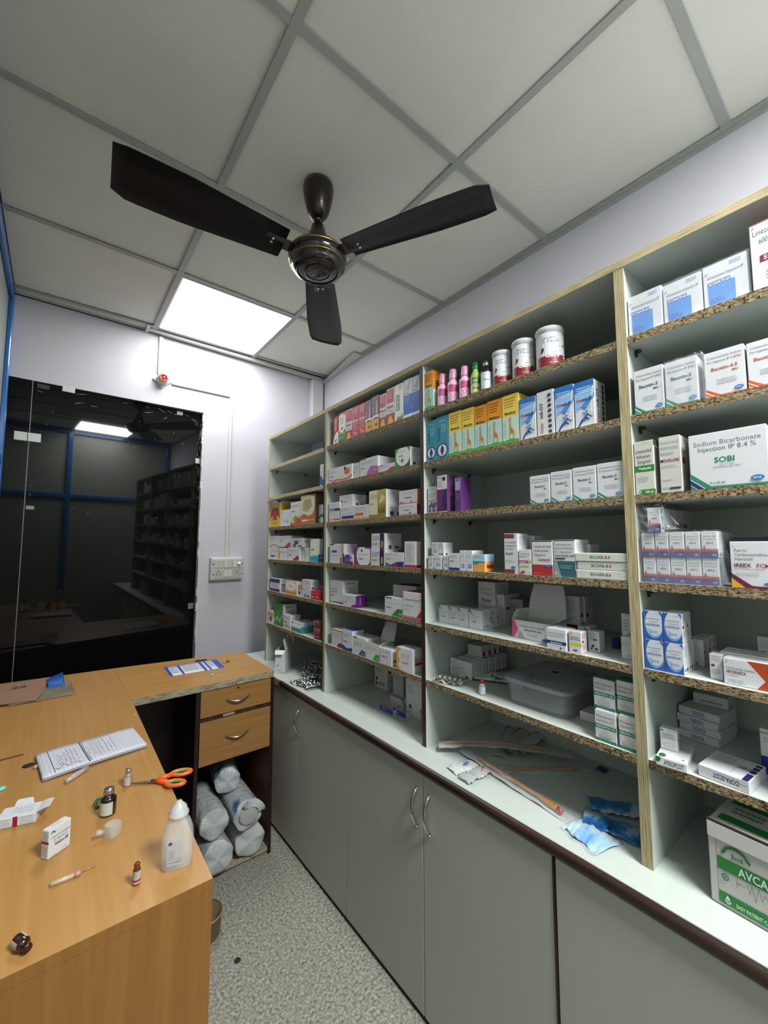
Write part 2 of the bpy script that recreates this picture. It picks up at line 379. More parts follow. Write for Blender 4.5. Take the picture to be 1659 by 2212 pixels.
spec_d = [  # cabinet bodies: (y far, y near, doors [(y1,y0,handle y or None)])
    (2.30, 1.399, [(2.298, 1.819, None), (1.816, 1.4005, 1.795)], 'grey two-door base cabinet beside the drawers, in the far corner'),
    (1.399, .5465, [(1.3975, .9755, .999), (.9725, .5475, .944)], 'grey two-door base cabinet whose two handles face each other, mid worktop'),
    (.5415, -.35, [(.5405, .101, .125), (.0985, -.3485, .075)], 'grey base cabinet nearest the viewer, right of the wide brown seam')]
for y1, y0, doors, lb in spec_d:
    c = thing('base_cabinet', lb, 'cabinet', (CF, y0, 0), group='grey base cabinets under the worktop')
    b = MB(); b.box(.0185, .42, .001, y1-y0-.001, .015, .705, door_m); b.build('body', c)
    b = MB(); b.box(.006, .41, .001, y1-y0-.001, 0, .0145, M('181614', .6)); b.build('plinth', c, label='black kick strip')
    for a, d, h in doors:
        b = MB(); b.box(0, .018, d-y0, a-y0, .017, .703, door_m, c=.0012); o = b.build('door', c)
        if h: bar_handle(o, 0, h-y0, 0.545, 0.655)
b = MB(); b.box(CF-.003, CF+.02, .5418, .5462, .0, .705, brown_m); b.build('filler_strip', label='narrow brown vertical strip between two grey cabinet bodies', cat='strip')
# ---------------------------------------------------------------- L-shaped desk
DZ = .82
dk = thing('desk', 'light wood L-shaped desk with two drawers and dark brown sides', 'desk', (0, 0, 0))
X0 = XL+.001
pA, pI, pR, pRB, pB0 = (.252, .809), (.264, 1.903), (.849, 1.905), (.855, 2.352), (XL+.002, 2.478)
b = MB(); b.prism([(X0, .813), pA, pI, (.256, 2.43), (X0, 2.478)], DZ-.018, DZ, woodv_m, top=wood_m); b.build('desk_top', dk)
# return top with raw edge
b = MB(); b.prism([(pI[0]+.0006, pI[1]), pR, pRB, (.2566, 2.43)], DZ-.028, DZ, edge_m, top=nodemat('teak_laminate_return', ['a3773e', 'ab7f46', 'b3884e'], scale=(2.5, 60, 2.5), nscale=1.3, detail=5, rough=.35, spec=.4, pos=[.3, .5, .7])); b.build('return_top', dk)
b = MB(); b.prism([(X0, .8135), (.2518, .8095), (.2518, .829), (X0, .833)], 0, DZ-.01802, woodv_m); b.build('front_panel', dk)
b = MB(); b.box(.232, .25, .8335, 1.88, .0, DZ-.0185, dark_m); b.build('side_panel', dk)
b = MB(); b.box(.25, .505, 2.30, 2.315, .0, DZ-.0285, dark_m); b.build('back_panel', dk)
b = MB(); b.box(X0, .2495, 2.415, 2.428, .0, DZ-.0185, dark_m); b.build('back_panel', dk)  # unseen panel, added to keep the open desk back out of the glass reflection
DY = 1.917
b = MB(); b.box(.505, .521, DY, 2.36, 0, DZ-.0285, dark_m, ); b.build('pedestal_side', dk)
b = MB(); b.box(.838, .853, DY-.004, 2.34, 0, DZ-.0285, woodx_m, xm=nodemat('inner_brown', ['4a2f1c', '5a3a24'], nscale=4, rough=.5), ym=dark_m); b.build('pedestal_side', dk)
b = MB(); b.box(.5215, .8375, DY, 2.33, .012, .028, edge_m); b.build('pedestal_floor', dk)
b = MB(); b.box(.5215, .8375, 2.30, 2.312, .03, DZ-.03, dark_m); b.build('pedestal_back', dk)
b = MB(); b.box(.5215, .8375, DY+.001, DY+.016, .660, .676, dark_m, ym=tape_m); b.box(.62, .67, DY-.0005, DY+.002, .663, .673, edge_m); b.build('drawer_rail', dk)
for z0, z1, hz in ((.678, .787, .733), (.478, .658, .579)):
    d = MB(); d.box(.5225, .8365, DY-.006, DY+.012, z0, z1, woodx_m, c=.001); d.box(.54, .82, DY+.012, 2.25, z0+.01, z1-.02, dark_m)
    o = d.build('drawer', dk)
    b = MB(); pts = []
    for i in range(13):
        t = i/12; pts.append((.632+.1*t, DY-.007-.024*math.sin(PI*t)**.8, hz-.006*math.sin(PI*t)))
    b.tube(pts, .0042, chrome, n=8); b.build('handle', o)
    if z0 > .6:
        b = MB(); b.lathe([(.0045, -.001), (.0045, .001)], M('17110b', .5), n=10); q = b.build('keyhole', o, loc=(.682, DY-.0065, .776), rot=(PI/2, 0, 0))
# scratches and a dark grommet in the desk top
b = MB(); b.prism([(-0.1086, 1.6077), (-0.0401, 1.6116), (-0.0375, 1.5995), (-0.0688, 1.5963), (-0.1076, 1.5942)], DZ, DZ+.0003, M('5a3c20', .7)); b.build('scratch', dk)
b = MB(); b.lathe([(.013, 0), (.014, .0012), (.009, .0016), (.006, .0006)], M('1b130d', .5), c=(-0.0245, 1.5159, DZ), n=20); b.build('cable_hole', dk)
# ---------------------------------------------------------------- things on the back wall
def YBK(): return YB-.0005
ow = M('bdbcb8', .35); ow2 = M('acaaa5', .35)
sb = thing('switch_socket_board', 'white six-module switch and socket board with a regulator knob on the back wall', 'switchboard', (.875, YB, 1.268))
b = MB(); b.box(-.102, .102, -.045, -.0005, -.072, .072, ow, c=.004); b.build('box', sb)
b = MB(); b.box(-.094, .094, -.051, -.0452, -.064, .064, ow, c=.003); pl = b.build('face_plate', sb)
hole = M('15120f', .6)
def module(cx, cz, kind):
    b = MB(); b.box(cx-.0265, cx+.0265, -.0535, -.0512, cz-.026, cz+.026, ow2, c=.001); m = b.build('module', pl)
    return m
for cx in (-.058, 0, .056):
    for cz in (.03, -.028): module(cx, cz, '')
def rocker(cx, cz, on):
    b = MB(); z0, z1 = cz-.021, cz+.021; d0, d1 = (-.0570, -.0545) if on else (-.0545, -.0570)
    vs = [(cx-.0105, d0, z0), (cx+.0105, d0, z0), (cx+.0105, d1, z1), (cx-.0105, d1, z1), (cx-.0105, -.0536, z0), (cx+.0105, -.0536, z0), (cx+.0105, -.0536, z1), (cx-.0105, -.0536, z1)]
    b.add(vs, [(0, 1, 2, 3), (4, 7, 6, 5), (0, 4, 5, 1), (1, 5, 6, 2), (2, 6, 7, 3), (3, 7, 4, 0)], ow); b.build('rocker', sb)
for cx in (-.0705, -.0465): rocker(cx, .03, 0)
for cx in (-.012, .012): rocker(cx, .03, cx < 0)
rocker(.044, .03, 1)
for cx in (-.012, .012): rocker(cx, -.028, 1)
b = MB(); b.lathe([(.0105, 0), (.0105, .003), (.009, .014), (.0085, .016), (.003, .017)], M('f0efec', .25), n=20); b.build('regulator_knob', sb, loc=(.069, -.0535, .032), rot=(PI/2, 0, 0))
for cx in (-.058, .056):
    b = MB()
    for dx, dz, r in ((0, .012, .0042), (-.009, 0, .003), (.009, 0, .003), (-.010, -.010, .003), (.010, -.010, .003)):
        n = 10; b.add([(cx+dx+r*math.cos(2*PI*i/n), -.0538, -.028+dz+r*math.sin(2*PI*i/n)) for i in range(n)], [list(range(n))], hole)
    b.build('socket_holes', sb)
for cx in (-.089, .0895):
    for cz in (-.034, .03):
        b = MB(); n = 10; b.add([(cx+.0042*math.cos(2*PI*i/n), -.0514, cz+.0042*math.sin(2*PI*i/n)) for i in range(n)], [list(range(n))], hole); b.build('screw_hole', sb)
b = MB(); b.box(.868, .888, YB-.012, YB-.0005, 1.341, 2.405, ow, c=.002); b.box(.516, .888, YB-.0125, YB-.0008, 2.405, 2.425, ow, c=.002)
b.build('cable_conduit', label='white square cable conduit running from the red indicator down to the switchboard', cat='cable conduit')
b = MB(); b.box(.437, .459, YB-.012, YB-.0005, 2.45, 2.69, ow, c=.002); b.build('cable_conduit', label='short white conduit from the ceiling slot down to the red indicator', cat='cable conduit')
lh = thing('indicator_holder', 'round white holder with a red ring on a diamond plate on the back wall', 'lamp holder', (.462, YB, 2.418), rot=(PI/2, 0, 0))
b = MB(); b.prism([(-.05, 0), (0, -.05), (.05, 0), (0, .05)], 0.0005, .014, ow); b.build('plate', lh)
b = MB(); b.lathe([(.033, .014), (.033, .03), (.027, .05), (.024, .058), (.018, .058), (.016, .05), (.0, .049)], ow, n=28, cap=False); b.build('body', lh)
b = MB(); b.lathe([(.0235, .0575), (.0235, .062), (.0155, .062), (.0155, .0575)], M('d8331f', .3), n=28, cap=False); b.lathe([(.009, .05), (.009, .064), (.006, .066)], M('b92a1b', .3), n=16); b.build('red_ring', lh, label='red ring')
# glass patches, clips and paint splashes on the dark glass (each fixed to the pane)
def on_pane(px_x, z): return (px_x, YB+.045-.0055+(px_x-.25)*math.tan(TZ)-(z-1.2)*math.tan(TX)*-1*-1, z)
clipm = M('b9bdb9', .3, 0); 
def clip(x, z, w, h, name='glass_patch', lb='', cat='glass patch', m=None, d=.006):
    b = MB(); b.box(-w/2, w/2, -d, -.0003, -h/2, h/2, m or clipm, c=.002)
    if w > .06: b.box(-.002, .002, -d-.0003, -d+.001, -h/2, h/2, M('4a4f52', .4))
    y = YB+.045-.005+(x-.25)*TZ-(z-1.2)*TX
    b.build(name, loc=(x, y, z), rot=(TX, 0, TZ), label=lb, cat=cat, group='small fittings on the dark glass')
GLY = YB+.04
def gp(px, py): pass
clip(-0.1348, 1.9705, .105, .045, lb='pale hinge patch straddling the seam of the dark glass')
clip(0.0186, 2.2554, .055, .03, lb='small metal clip at the top edge of the dark glass, left of centre')
clip(0.5747, 2.2445, .035, .026, lb='small metal clip at the top right corner of the dark glass', m=M('8f928f', .4))
clip(0.6916, 1.9566, .026, .034, lb='square clip on the right edge of the dark glass, upper one')
clip(0.6883, 1.0378, .032, .036, lb='square clip on the right edge of the dark glass, lower one', m=M('77736a', .4))
clip(-0.1068, 1.6095, .032, .018, lb='small grey paper scrap stuck to the dark glass beside the seam', name='paper_scrap', cat='scrap', d=.002, m=M('8c9190', .7))
clip(-0.0861, 2.2455, .05, .022, lb='small dark sticker with white marks at the top left of the glass', name='sticker', cat='sticker', d=.0012, m=M('202224', .5))
spm = M('6c706e', .8)
def splash(parent, x, z, L, a, w=.0035):
    b = MB(); n = 7; rng = random.Random(int((x+3)*1000+z*77)); top = []; bot = []
    for i in range(n):
        t = i/(n-1); q = w*(.35+.65*math.sin(PI*t))*rng.uniform(.4, 1.2); top.append((t*L-L/2, q/2+rng.uniform(-.0006, .0006))); bot.append((t*L-L/2, -q/2+rng.uniform(-.0006, .0006)))
    pts = top+bot[::-1]; ca, sa = math.cos(a), math.sin(a)
    vs = [(p*ca-q*sa, -.0003, p*sa+q*ca) for p, q in pts]; m = len(vs)
    fs = [(i, i+1, m-2-i, m-1-i) for i in range(n-1)]
    b.add(vs, [f[::-1] for f in fs], spm)
    return b, x, z
rng = random.Random(5); mbs = MB()
def acc(mb, x, z):
    y = YB+.045-.005+(x-.25)*TZ-(z-1.2)*TX; n = len(mbs.v)
    mbs.v += [(p+x, q+y-.0002, r+z) for p, q, r in mb.v]; k_ = mbs.mi(spm)
    for f in mb.f: mbs.f.append([i+n for i in f]); mbs.fm.append(k_); mbs.sm.append(False)
for i in range(16):
    x = rng.uniform(-.1, .7); acc(*splash(None, x, 2.245-rng.random()**2*.06, rng.uniform(.01, .07), rng.uniform(-.5, .3), .004))
for i in range(22): x = rng.uniform(-.18, .6); acc(*splash(None, x, rng.uniform(1.5, 2.15), rng.uniform(.006, .02), rng.uniform(.6, 2.2), .003))
for i in range(22): acc(*splash(None, .704-rng.random()**3*.03, rng.uniform(1.7, 2.22), rng.uniform(.01, .04), PI/2+rng.uniform(-.2, .2), .003))
struct('trim_%d' % k, mbs); k += 1
# ---------------------------------------------------------------- bin behind the desk corner, hole cover on the floor
bk = thing('brown_tub', 'small round brown tub on the floor behind the near desk corner', 'tub', (0.5006, 1.6756, 0))
b = MB(); bm_ = nodemat('brown_bin', ['5e4a33', '75603f'], scale=(1, 1, 20), nscale=3, rough=.6)
b.lathe([(.050, 0), (.056, .072), (.058, .074), (.055, .074), (.048, .006), (0, .006)], bm_, n=36, cap=False); b.build('body', bk)
b = MB(); b.lathe([(.0565, .069), (.0595, .071), (.059, .076), (.0555, .077)], M('86704a', .5), n=36, cap=False); b.build('rim', bk)
b = MB(); b.lathe([(.011, 0), (.011, .0008), (.008, .001)], M('22180f', .6), c=(0.5606, 1.5085, 0.0002), n=16); b.build('drain_cap', label='small round black spot on the speckled floor', cat='floor cap')
# ---------------------------------------------------------------- printed art
TXT = {}
def text_poly(s, bold):
    key = (s, bold)
    if key in TXT: return TXT[key]
    cu = bpy.data.curves.new('t', 'FONT'); cu.body = s; cu.size = 1; cu.resolution_u = 2
    if bold: cu.offset = .02
    o = bpy.data.objects.new('t', cu); me = bpy.data.meshes.new_from_object(o)
    vs = [(v.co.x, v.co.y) for v in me.vertices]; fs = [tuple(p.vertices) for p in me.polygons]
    bpy.data.objects.remove(o); bpy.data.meshes.remove(me); bpy.data.curves.remove(cu)
    if vs:
        x0 = min(v[0] for v in vs); x1 = max(v[0] for v in vs)
        vs = [(x-x0, y) for x, y in vs]; w = x1-x0
    else: w = 0
    TXT[key] = (vs, fs, w); return TXT[key]
def clip01(P_):
    for ax_, lim, sg in ((0, 0, 1), (0, 1, -1), (1, 0, 1), (1, 1, -1)):
        out = []
        for i in range(len(P_)):
            a, c = P_[i-1], P_[i]; fa, fc = (a[ax_]-lim)*sg, (c[ax_]-lim)*sg
            if (fa < 0) != (fc < 0):
                t = fa/(fa-fc); out.append((a[0]+(c[0]-a[0])*t, a[1]+(c[1]-a[1])*t))
            if fc >= 0: out.append(c)
        P_ = out
        if not P_: return P_
    return P_
def art(mb, els, w, h, fn, lay=.00012, sub=1):
    """els in face units (u right, v up, 0..1); fn(u_m, v_m, height) -> 3D point"""
    L = 1
    for e in els:
        k = e[0]; d = L*lay
        if k == 'r':
            _, u0, v0, u1, v1, c = e
            for i in range(sub):
                a, b_ = u0+(u1-u0)*i/sub, u0+(u1-u0)*(i+1)/sub
                mb.add([fn(a*w, v0*h, d), fn(b_*w, v0*h, d), fn(b_*w, v1*h, d), fn(a*w, v1*h, d)], [(0, 1, 2, 3)], M(c, .45))
        elif k == 'p':
            Q_ = clip01(list(e[1]))
            if len(Q_) > 2: mb.add([fn(u*w, v*h, d) for u, v in Q_], [tuple(range(len(Q_)))], M(e[2], .45))
        elif k == 'e':
            _, cu, cv, ru, rv, c = e; n = 24
            Q_ = clip01([(cu+ru*math.cos(2*PI*i/n), cv+rv*math.sin(2*PI*i/n)) for i in range(n)])
            if len(Q_) > 2: mb.add([fn(u*w, v*h, d) for u, v in Q_], [tuple(range(len(Q_)))], M(c, .45))
        elif k == 'c':     # circle: radius as a fraction of width
            _, cu, cv, r, c = e; n = 24
            Q_ = clip01([(cu+r*math.cos(2*PI*i/n), cv+r*w/h*math.sin(2*PI*i/n)) for i in range(n)])
            if len(Q_) > 2: mb.add([fn(u*w, v*h, d) for u, v in Q_], [tuple(range(len(Q_)))], M(c, .45))
        elif k == 't':     # text, u, v (baseline), cap height/h, colour, align, bold, max width
            s, u, v, th, c = e[1:6]; al = e[6] if len(e) > 6 else 'l'; bold = e[7] if len(e) > 7 else 0; mw = e[8] if len(e) > 8 else .92; rot = e[9] if len(e) > 9 else 0
            vs, fs, tw = text_poly(s, bold)
            if not vs: continue
            sc = (th*w if rot == 1 else th*h)/.72; sx = sc
            lim = mw*(h if rot == 1 else w)
            if tw*sx > lim: sx = lim/tw
            if rot == 1 and tw*sx > mw*h: sx = mw*h/tw
            W_ = tw*sx; off = {'l': 0, 'c': -W_/2, 'r': -W_}[al]
            if rot == 2: P_ = [fn(u*w-(x*sx+off), v*h-y*sc, d) for x, y in vs]
            elif rot: P_ = [fn(u*w-y*sc, v*h+x*sx+off, d) for x, y in vs]
            else: P_ = [fn(u*w+x*sx+off, v*h+y*sc, d) for x, y in vs]
            mb.add(P_, fs, M(c, .5))
        elif k == 'g':     # greeked small print: u0, v top, u1, lines, pitch, colour
            _, u0, v, u1, n, pitch, c = e; rg = random.Random(int(u0*100+v*1000+n))
            for i in range(n):
                vv = v-i*pitch; u = u0; end = u1-rg.random()*.25*(u1-u0); hh_ = pitch*(.30 if pitch < .12 else .22)
                while u < end:
                    q = min(end, u+rg.uniform(.03, .11)); mb.add([fn(u*w, (vv-hh_)*h, d), fn(q*w, (vv-hh_)*h, d), fn(q*w, vv*h, d), fn(u*w, vv*h, d)], [(0, 1, 2, 3)], M(c, .6)); u = q+.016
        L += 1
G1, G2, G3 = '6d6f74', '8e9196', '4a4c52'
NB = '2f6fb5'
def rx(title, brand, bc, stripe=None, corner='l', logo=True, bg=None, sub_=None, band=None, tv=.80, bv=.55, bh=.085, tl=None, th=.065):
    """the usual pharmacy carton face: generic name, brand word, small print, stripes in a corner, oval mark"""
    e = []
    if bg: e.append(('r', 0, 0, 1, 1, bg))
    if band: e.append(('r', 0, band[0], 1, band[1], band[2]))
    for i, t in enumerate(title): e.append(('t', t, .09, tv-i*th*1.6, th, tl or G1, 'l', 0, .84))
    if brand: e.append(('t', brand, .5, bv-(len(title)-1)*.03, bh, bc, 'c', 1, .8))
    if sub_: e.append(('t', sub_, .84, bv-(len(title)-1)*.03-.085, .045, bc, 'r', 1, .4))
    e.append(('g', .3, .36, .8, 3, .045, G2))
    if stripe:
        a, c2 = stripe
        if corner == 'l':
            e += [('p', [(0, .2), (.12, .135), (.42, 0), (0, 0)], a), ('p', [(0, .13), (.24, 0), (.20, 0), (0, .105)], 'e8efec'), ('p', [(0, .07), (.13, 0), (0, 0)], c2), ('r', .3, 0, 1, .018, a)]
        else:
            e += [('p', [(1, .5), (.62, .0), (1, 0)], a), ('p', [(.9, .36), (.86, .30), (.64, 0), (.70, 0)], c2)]
    if logo: e.append(('e', .83, .1, .11, .042, NB)); e.append(('t', 'NYX', .83, .085, .03, 'cfe0ef', 'c', 1, .16))
    return e
side = [('g', .12, .92, .88, 6, .04, G2), ('r', .12, .50, .4, .60, '8a1a2a'), ('g', .12, .42, .88, 6, .04, G2)]
side2 = [('g', .15, .9, .85, 9, .04, G2), ('c', .3, .14, .1, G3), ('r', .58, .08, .86, .2, G3)]
top_ = [('g', .2, .7, .8, 2, .2, G2)]
WHT = 'cccdd1'
def wrap_faces(mb, w, d, h, F=None, R=None, T=None, L=None):
    if F: art(mb, F, w, h, lambda u, v, q: (u-w/2, -q, v))
    if R: art(mb, R, d, h, lambda u, v, q: (w/2+q, u, v))
    if T: art(mb, T, w, d, lambda u, v, q: (u-w/2, v, h+q))
    if L: art(mb, L, d, h, lambda u, v, q: (-w/2-q, d-u, v))
def carton_mb(w, d, h, col=WHT, F=None, R=None, T=None, L=None, open_top=False, rc=None, tc=None, lip=True, rough=.38):
    b = MB(); m = M(col, rough)
    mr = M(rc, rough) if rc else m; mt = M(tc, rough) if tc else m
    if open_top:
        t = .0012; inn = M('b9b4a8', .8)
        b.box(-w/2, w/2, 0, t, 0, h, m, yp=inn); b.box(-w/2, w/2, d-t, d, 0, h, m, ym=inn)
        b.box(-w/2, -w/2+t, t, d-t, 0, h, m, xp=inn); b.box(w/2-t, w/2, t, d-t, 0, h, mr, xm=inn); b.box(-w/2+t, w/2-t, t, d-t, 0, t, m, zp=inn)
    else:
        b.box(-w/2, w/2, 0, d, 0, h, m, xp=mr, zp=mt, c=min(.0011, w*.04))
        if lip and h > .02 and w > .015:      # tuck-flap edge: the thin raised lip of the closing flap
            b.box(-w/2+.0015, w/2-.0015, .0004, .0012, h-.0003, h+.0005, m)
    wrap_faces(b, w, d, h, F, R, T, L); return b
def flap(parent, w, d, hinge, ang, size, col='c6c7c9', name='flap'):
    """an open closing flap on one top edge: 'f','b','l','r'"""
    (ww, hh, dd) = size; b = MB(); m = M(col, .5)
    W_ = ww if hinge in 'fb' else dd
    t = .0009; L = w
    c = .12*W_
    pts = [(-W_/2, 0), (W_/2, 0), (W_/2-c*.3, L*.5), (W_/2-c, L), (-W_/2+c, L), (-W_/2+c*.3, L*.5)]
    bend = .06*L
    P_ = []
    for x, y in pts:
        r = ang; yy = y*math.cos(r); zz = y*math.sin(r)+bend*math.sin(PI*min(1, y/L))
        P_.append((x, -yy, zz))
    P2 = [(x, y+t, z) for x, y, z in P_]; n = len(pts)
    b.add(P_+P2, [tuple(range(n)), tuple(range(n, 2*n))[::-1]]+[(i, i+n, (i+1) % n+n, (i+1) % n) for i in range(n)], m)
    rz = {'f': 0, 'r': PI/2, 'b': PI, 'l': -PI/2}[hinge]
    loc = {'f': (0, 0, hh), 'b': (0, dd, hh), 'r': (ww/2, dd/2, hh), 'l': (-ww/2, dd/2, hh)}[hinge]
    return b.build(name, parent, loc=loc, rotz=rz)
ALL = []
def K(box, depth, label, F=None, R=side, T=top_, L=None, col=WHT, g=None, name='medicine_carton', cat='carton', turn=0, flaps=None, rc=None, tc=None, gap=.0006, lip=True):
    """carton on the shelves: box = (front x, left y, right y, z0, z1); its front faces the room"""
    x, yl, yr, z0, z1 = box
    ym_ = (yl+yr)/2
    for i_ in range(4):
        if ups[i_+1][0]-.02 < ym_ < ups[i_][1]+.02: yl = min(yl, ups[i_][1]-.0016); yr = max(yr, ups[i_+1][0]+.0016)
    w = yl-yr-gap; h = z1-z0
    depth = min(depth, SB-.004-x)
    b = carton_mb(w, depth, h, col, F, R, T, L, open_top=bool(flaps), rc=rc, tc=tc, lip=lip)
    loc = (x, (yl+yr)/2, z0)
    rz = -PI/2+turn
    if flaps:
        t = thing(name, label, cat, loc, rz, g); b.build('body', t)
        zs = min([q for q in levels+[ZT] if q > z1+.01], default=ZT)-.0185
        for hinge, ang, ln in flaps:
            if math.sin(ang) > .1: ln = min(ln, max(.008, (zs-z1-.012)/(math.sin(ang)+.06)))
            flap(t, ln, 0, hinge, ang, (w, h, depth))
        return t
    return b.build(name, loc=loc, rotz=rz, label=label, cat=cat, group=g)
def stripe_face(top, words, mid):
    return [('r', 0, .68, 1, 1, top)]+words+mid
# ================================================================ BAY FARTHEST FROM THE VIEWER
B0 = 'far bay'
K((1.06, 1.9545, 1.8274, 1.8944, 1.9548), .09, 'small dark navy flat pack lying alone on second shelf from the top in far bay', col='22263a', F=[('r', .1, .2, .9, .5, '4b4a86')], R=[('r', .2, .2, .8, .7, '3d3d74')], T=None)
K((1.022, 1.7948, 1.7404, 1.7094, 1.8189), .09, 'white carton with a blue swoosh half hidden by the upright, alone on its shelf', F=[('p', [(0, .1), (.5, 0), (1, .1), (1, .45), (.6, .25), (.2, .5), (0, .4)], '2e5f9e'), ('t', 'ml', .2, .6, .06, G3)], R=None)
K((1.016, 2.3925, 2.24, 1.5264, 1.6593), .11, 'open yellow and red carton with its brown flap up, far left in far bay', col='d9b02f', F=[('p', [(0, .35), (.25, .5), (.5, .42), (.75, .5), (1, .35), (.8, .85), (.2, .85)], '9c2330'), ('p', [(.28, .3), (.72, .3), (.62, .7), (.38, .7)], 'c4362f'), ('g', .3, .2, .7, 2, .06, '8a2a1a')], R=[('r', .1, .1, .9, .9, 'c9a12d')], flaps=[('f', .5, .05), ('r', 1.56, .04)])
K((1.02, 2.2484, 2.1158, 1.5264, 1.6184), .10, 'low open white carton beside the yellow one in far bay', F=rx(['Tablets IP'], '', G3, logo=False)+[('e', .75, .25, .12, .14, '9fb7c9')], flaps=[('b', 1.3, .045), ('r', 1.2, .03)])
K((1.02, 2.1133, 1.9911, 1.5264, 1.6535), .07, 'upright white carton with red, yellow and green fruit print in far bay', F=[('g', .1, .85, .9, 2, .05, G3), ('t', 'VITAMIN', .1, .56, .06, 'a03a3a', 'l', 1), ('r', 0, 0, 1, .12, 'c8373c'), ('c', .3, .2, .15, 'd9b33a'), ('c', .52, .26, .16, '5f9a3d'), ('c', .75, .18, .14, 'c84a32'), ('p', [(.8, .12), (.9, .42), (1, .12)], 'b82a36')])
K((1.02, 1.9893, 1.8334, 1.5264, 1.6783), .125, 'tall cream and terracotta carton with a dark printed side in far bay', col='b0683e', F=[('p', [(0, .3), (.25, .36), (.5, .27), (.8, .32), (.95, .5), (.95, .9), (.6, 1), (0, 1)], 'cfc9b0'), ('p', [(.15, .45), (.5, .42), (.8, .6), (.7, .85), (.3, .88), (.12, .7)], 'a9a484'), ('g', .2, .8, .75, 5, .06, '77724f'), ('r', .1, .1, .5, .16, 'e5d9c8'), ('r', .6, .1, .75, .16, 'e0a27a'), ('r', .8, .1, .92, .16, 'e0a27a')], R=[('r', 0, 0, 1, 1, '4a4638'), ('g', .1, .9, .9, 9, .09, '77735c')])
K((1.04, 1.8359, 1.7807, 1.5264, 1.6201), .05, 'small white green-wave carton at the right end of the third shelf, far bay', F=[('p', [(0, .2), (.5, .35), (1, .25), (1, .5), (.5, .5), (0, .35)], '3f8a5a'), ('t', 'ml', .3, .7, .08, G3)])
g = 'small cartons stacked on fourth shelf down in far bay'
lb = 'far bay, shelf of two-high stacks'
lower = [(582, 601, [('r', .1, .2, .6, .36, '6a2a6a'), ('g', .1, .8, .9, 2, .1, G2)], 'white carton with a purple label, bottom left of the two-high stack in far bay'),
 (601.5, 621, [('p', [(0, 0), (.16, .1), (.2, .5), (.1, .9), (0, 1)], 'd98d2b'), ('g', .3, .7, .9, 2, .1, G2)], 'white carton with an orange curved left edge under the red-marked one in far bay'),
 (622, 647, [('g', .1, .8, .8, 2, .1, G2), ('p', [(.35, 0), (.8, .35), (.95, .35), (.95, 0)], '8c3b2c'), ('t', 'ACID', .1, .35, .12, G3, 'l', 1)], 'white carton with a brown wedge in its corner, bottom row in far bay'),
 (648, 658, [('r', .1, .1, .5, .9, 'cfc3c3'), ('g', .1, .8, .8, 3, .12, '8a4a4a')], 'narrow white carton showing its edge beside the brown-wedge carton, far bay'),
 (658.5, 667.5, [('g', .1, .8, .8, 4, .12, G2)], 'narrow plain white carton just left of the yellow and teal one, far bay')]
zlow = 1.3344
for bx_, F, l_ in zip([(1.022, 2.3947, 2.2697, 1.3344, 1.4012), (1.022, 2.2656, 2.1472, 1.3344, 1.4017), (1.022, 2.1407, 2.0019, 1.3344, 1.406), (1.03, 2.0118, 1.9598, 1.3344, 1.4062), (1.026, 1.9493, 1.9044, 1.3344, 1.404)], [q[2] for q in lower], [q[3] for q in lower]):
    K(bx_, .07, l_, F=F, g=g)
K((1.022, 2.3862, 2.2697, 1.4021, 1.4727), .07, 'white carton with red lines, top left of the two-high stack in far bay', F=[('g', .1, .85, .9, 2, .1, G2), ('p', [(0, .1), (.5, .25), (1, .05), (1, .12), (.5, .32), (0, .18)], 'b8394a')], g=g)
K((1.022, 2.2672, 2.1124, 1.4069, 1.4704), .075, 'white carton with a red corner wedge on top of the stack in far bay', F=[('g', .1, .85, .9, 2, .1, G2), ('t', 'Tablets', .1, .5, .12, 'a03545', 'l', 1), ('p', [(.5, 0), (.85, .4), (1, .4), (1, 0)], 'c03a4a')], g=g)
K((1.022, 2.107, 1.96, 1.4071, 1.4546), .06, 'white carton turned to show grey back print, on top of the stack in far bay', F=side2+[('r', .3, .3, .6, .7, G3)], g=g)
K((1.02, 1.8813, 1.787, 1.3344, 1.4478), .045, 'yellow-topped teal carton at the right of the stacked shelf, far bay', F=[('r', 0, 0, 1, .22, '27a3b5'), ('p', [(0, .22), (.4, .3), (1, .26), (1, .22), (0, .22)], '6cc5cf'), ('p', [(0, 1), (.35, 1), (0, .85)], 'd7c43c'), ('t', 'MILK', .15, .5, .07, '2a4a6a', 'l', 1)], col='dfe3d4', R=[('r', 0, 0, 1, .3, '27a3b5'), ('r', 0, .3, 1, 1, 'a9cfd2')])
K((1.012, 1.7859, 1.7375, 1.3344, 1.3706), .03, 'tiny navy carton in front of the teal one, far bay', col='263066', F=[('g', .1, .7, .9, 2, .2, 'aab2d9')], T=None, R=None)
K((1.016, 2.3642, 2.2259, 1.1494, 1.2237), .08, 'white carton with two navy bands, far left of fifth shelf in far bay', F=[('r', 0, .68, 1, .97, '27356f'), ('r', 0, .02, 1, .22, '27356f'), ('g', .2, .6, .9, 3, .1, 'c08a4a')])
K((1.016, 2.1557, 2.0157, 1.1494, 1.2233), .09, 'white carton with an orange wave between two others on fifth shelf, far bay', F=[('r', 0, 0, 1, .22, 'cf8f2a'), ('p', [(0, .3), (.5, .18), (1, .38), (1, .2), (0, .2)], 'e2a93c'), ('e', .5, .62, .4, .3, 'e9e6df'), ('g', .25, .7, .75, 2, .1, 'b0762a')], tc='d3a23e')
K((1.024, 2.0284, 1.9735, 1.1494, 1.2188), .05, 'narrow white carton with an orange patch and navy square, far bay', F=[('r', .2, .5, 1, .8, 'd29a3a'), ('r', .35, .15, .7, .35, '2d3a78')])
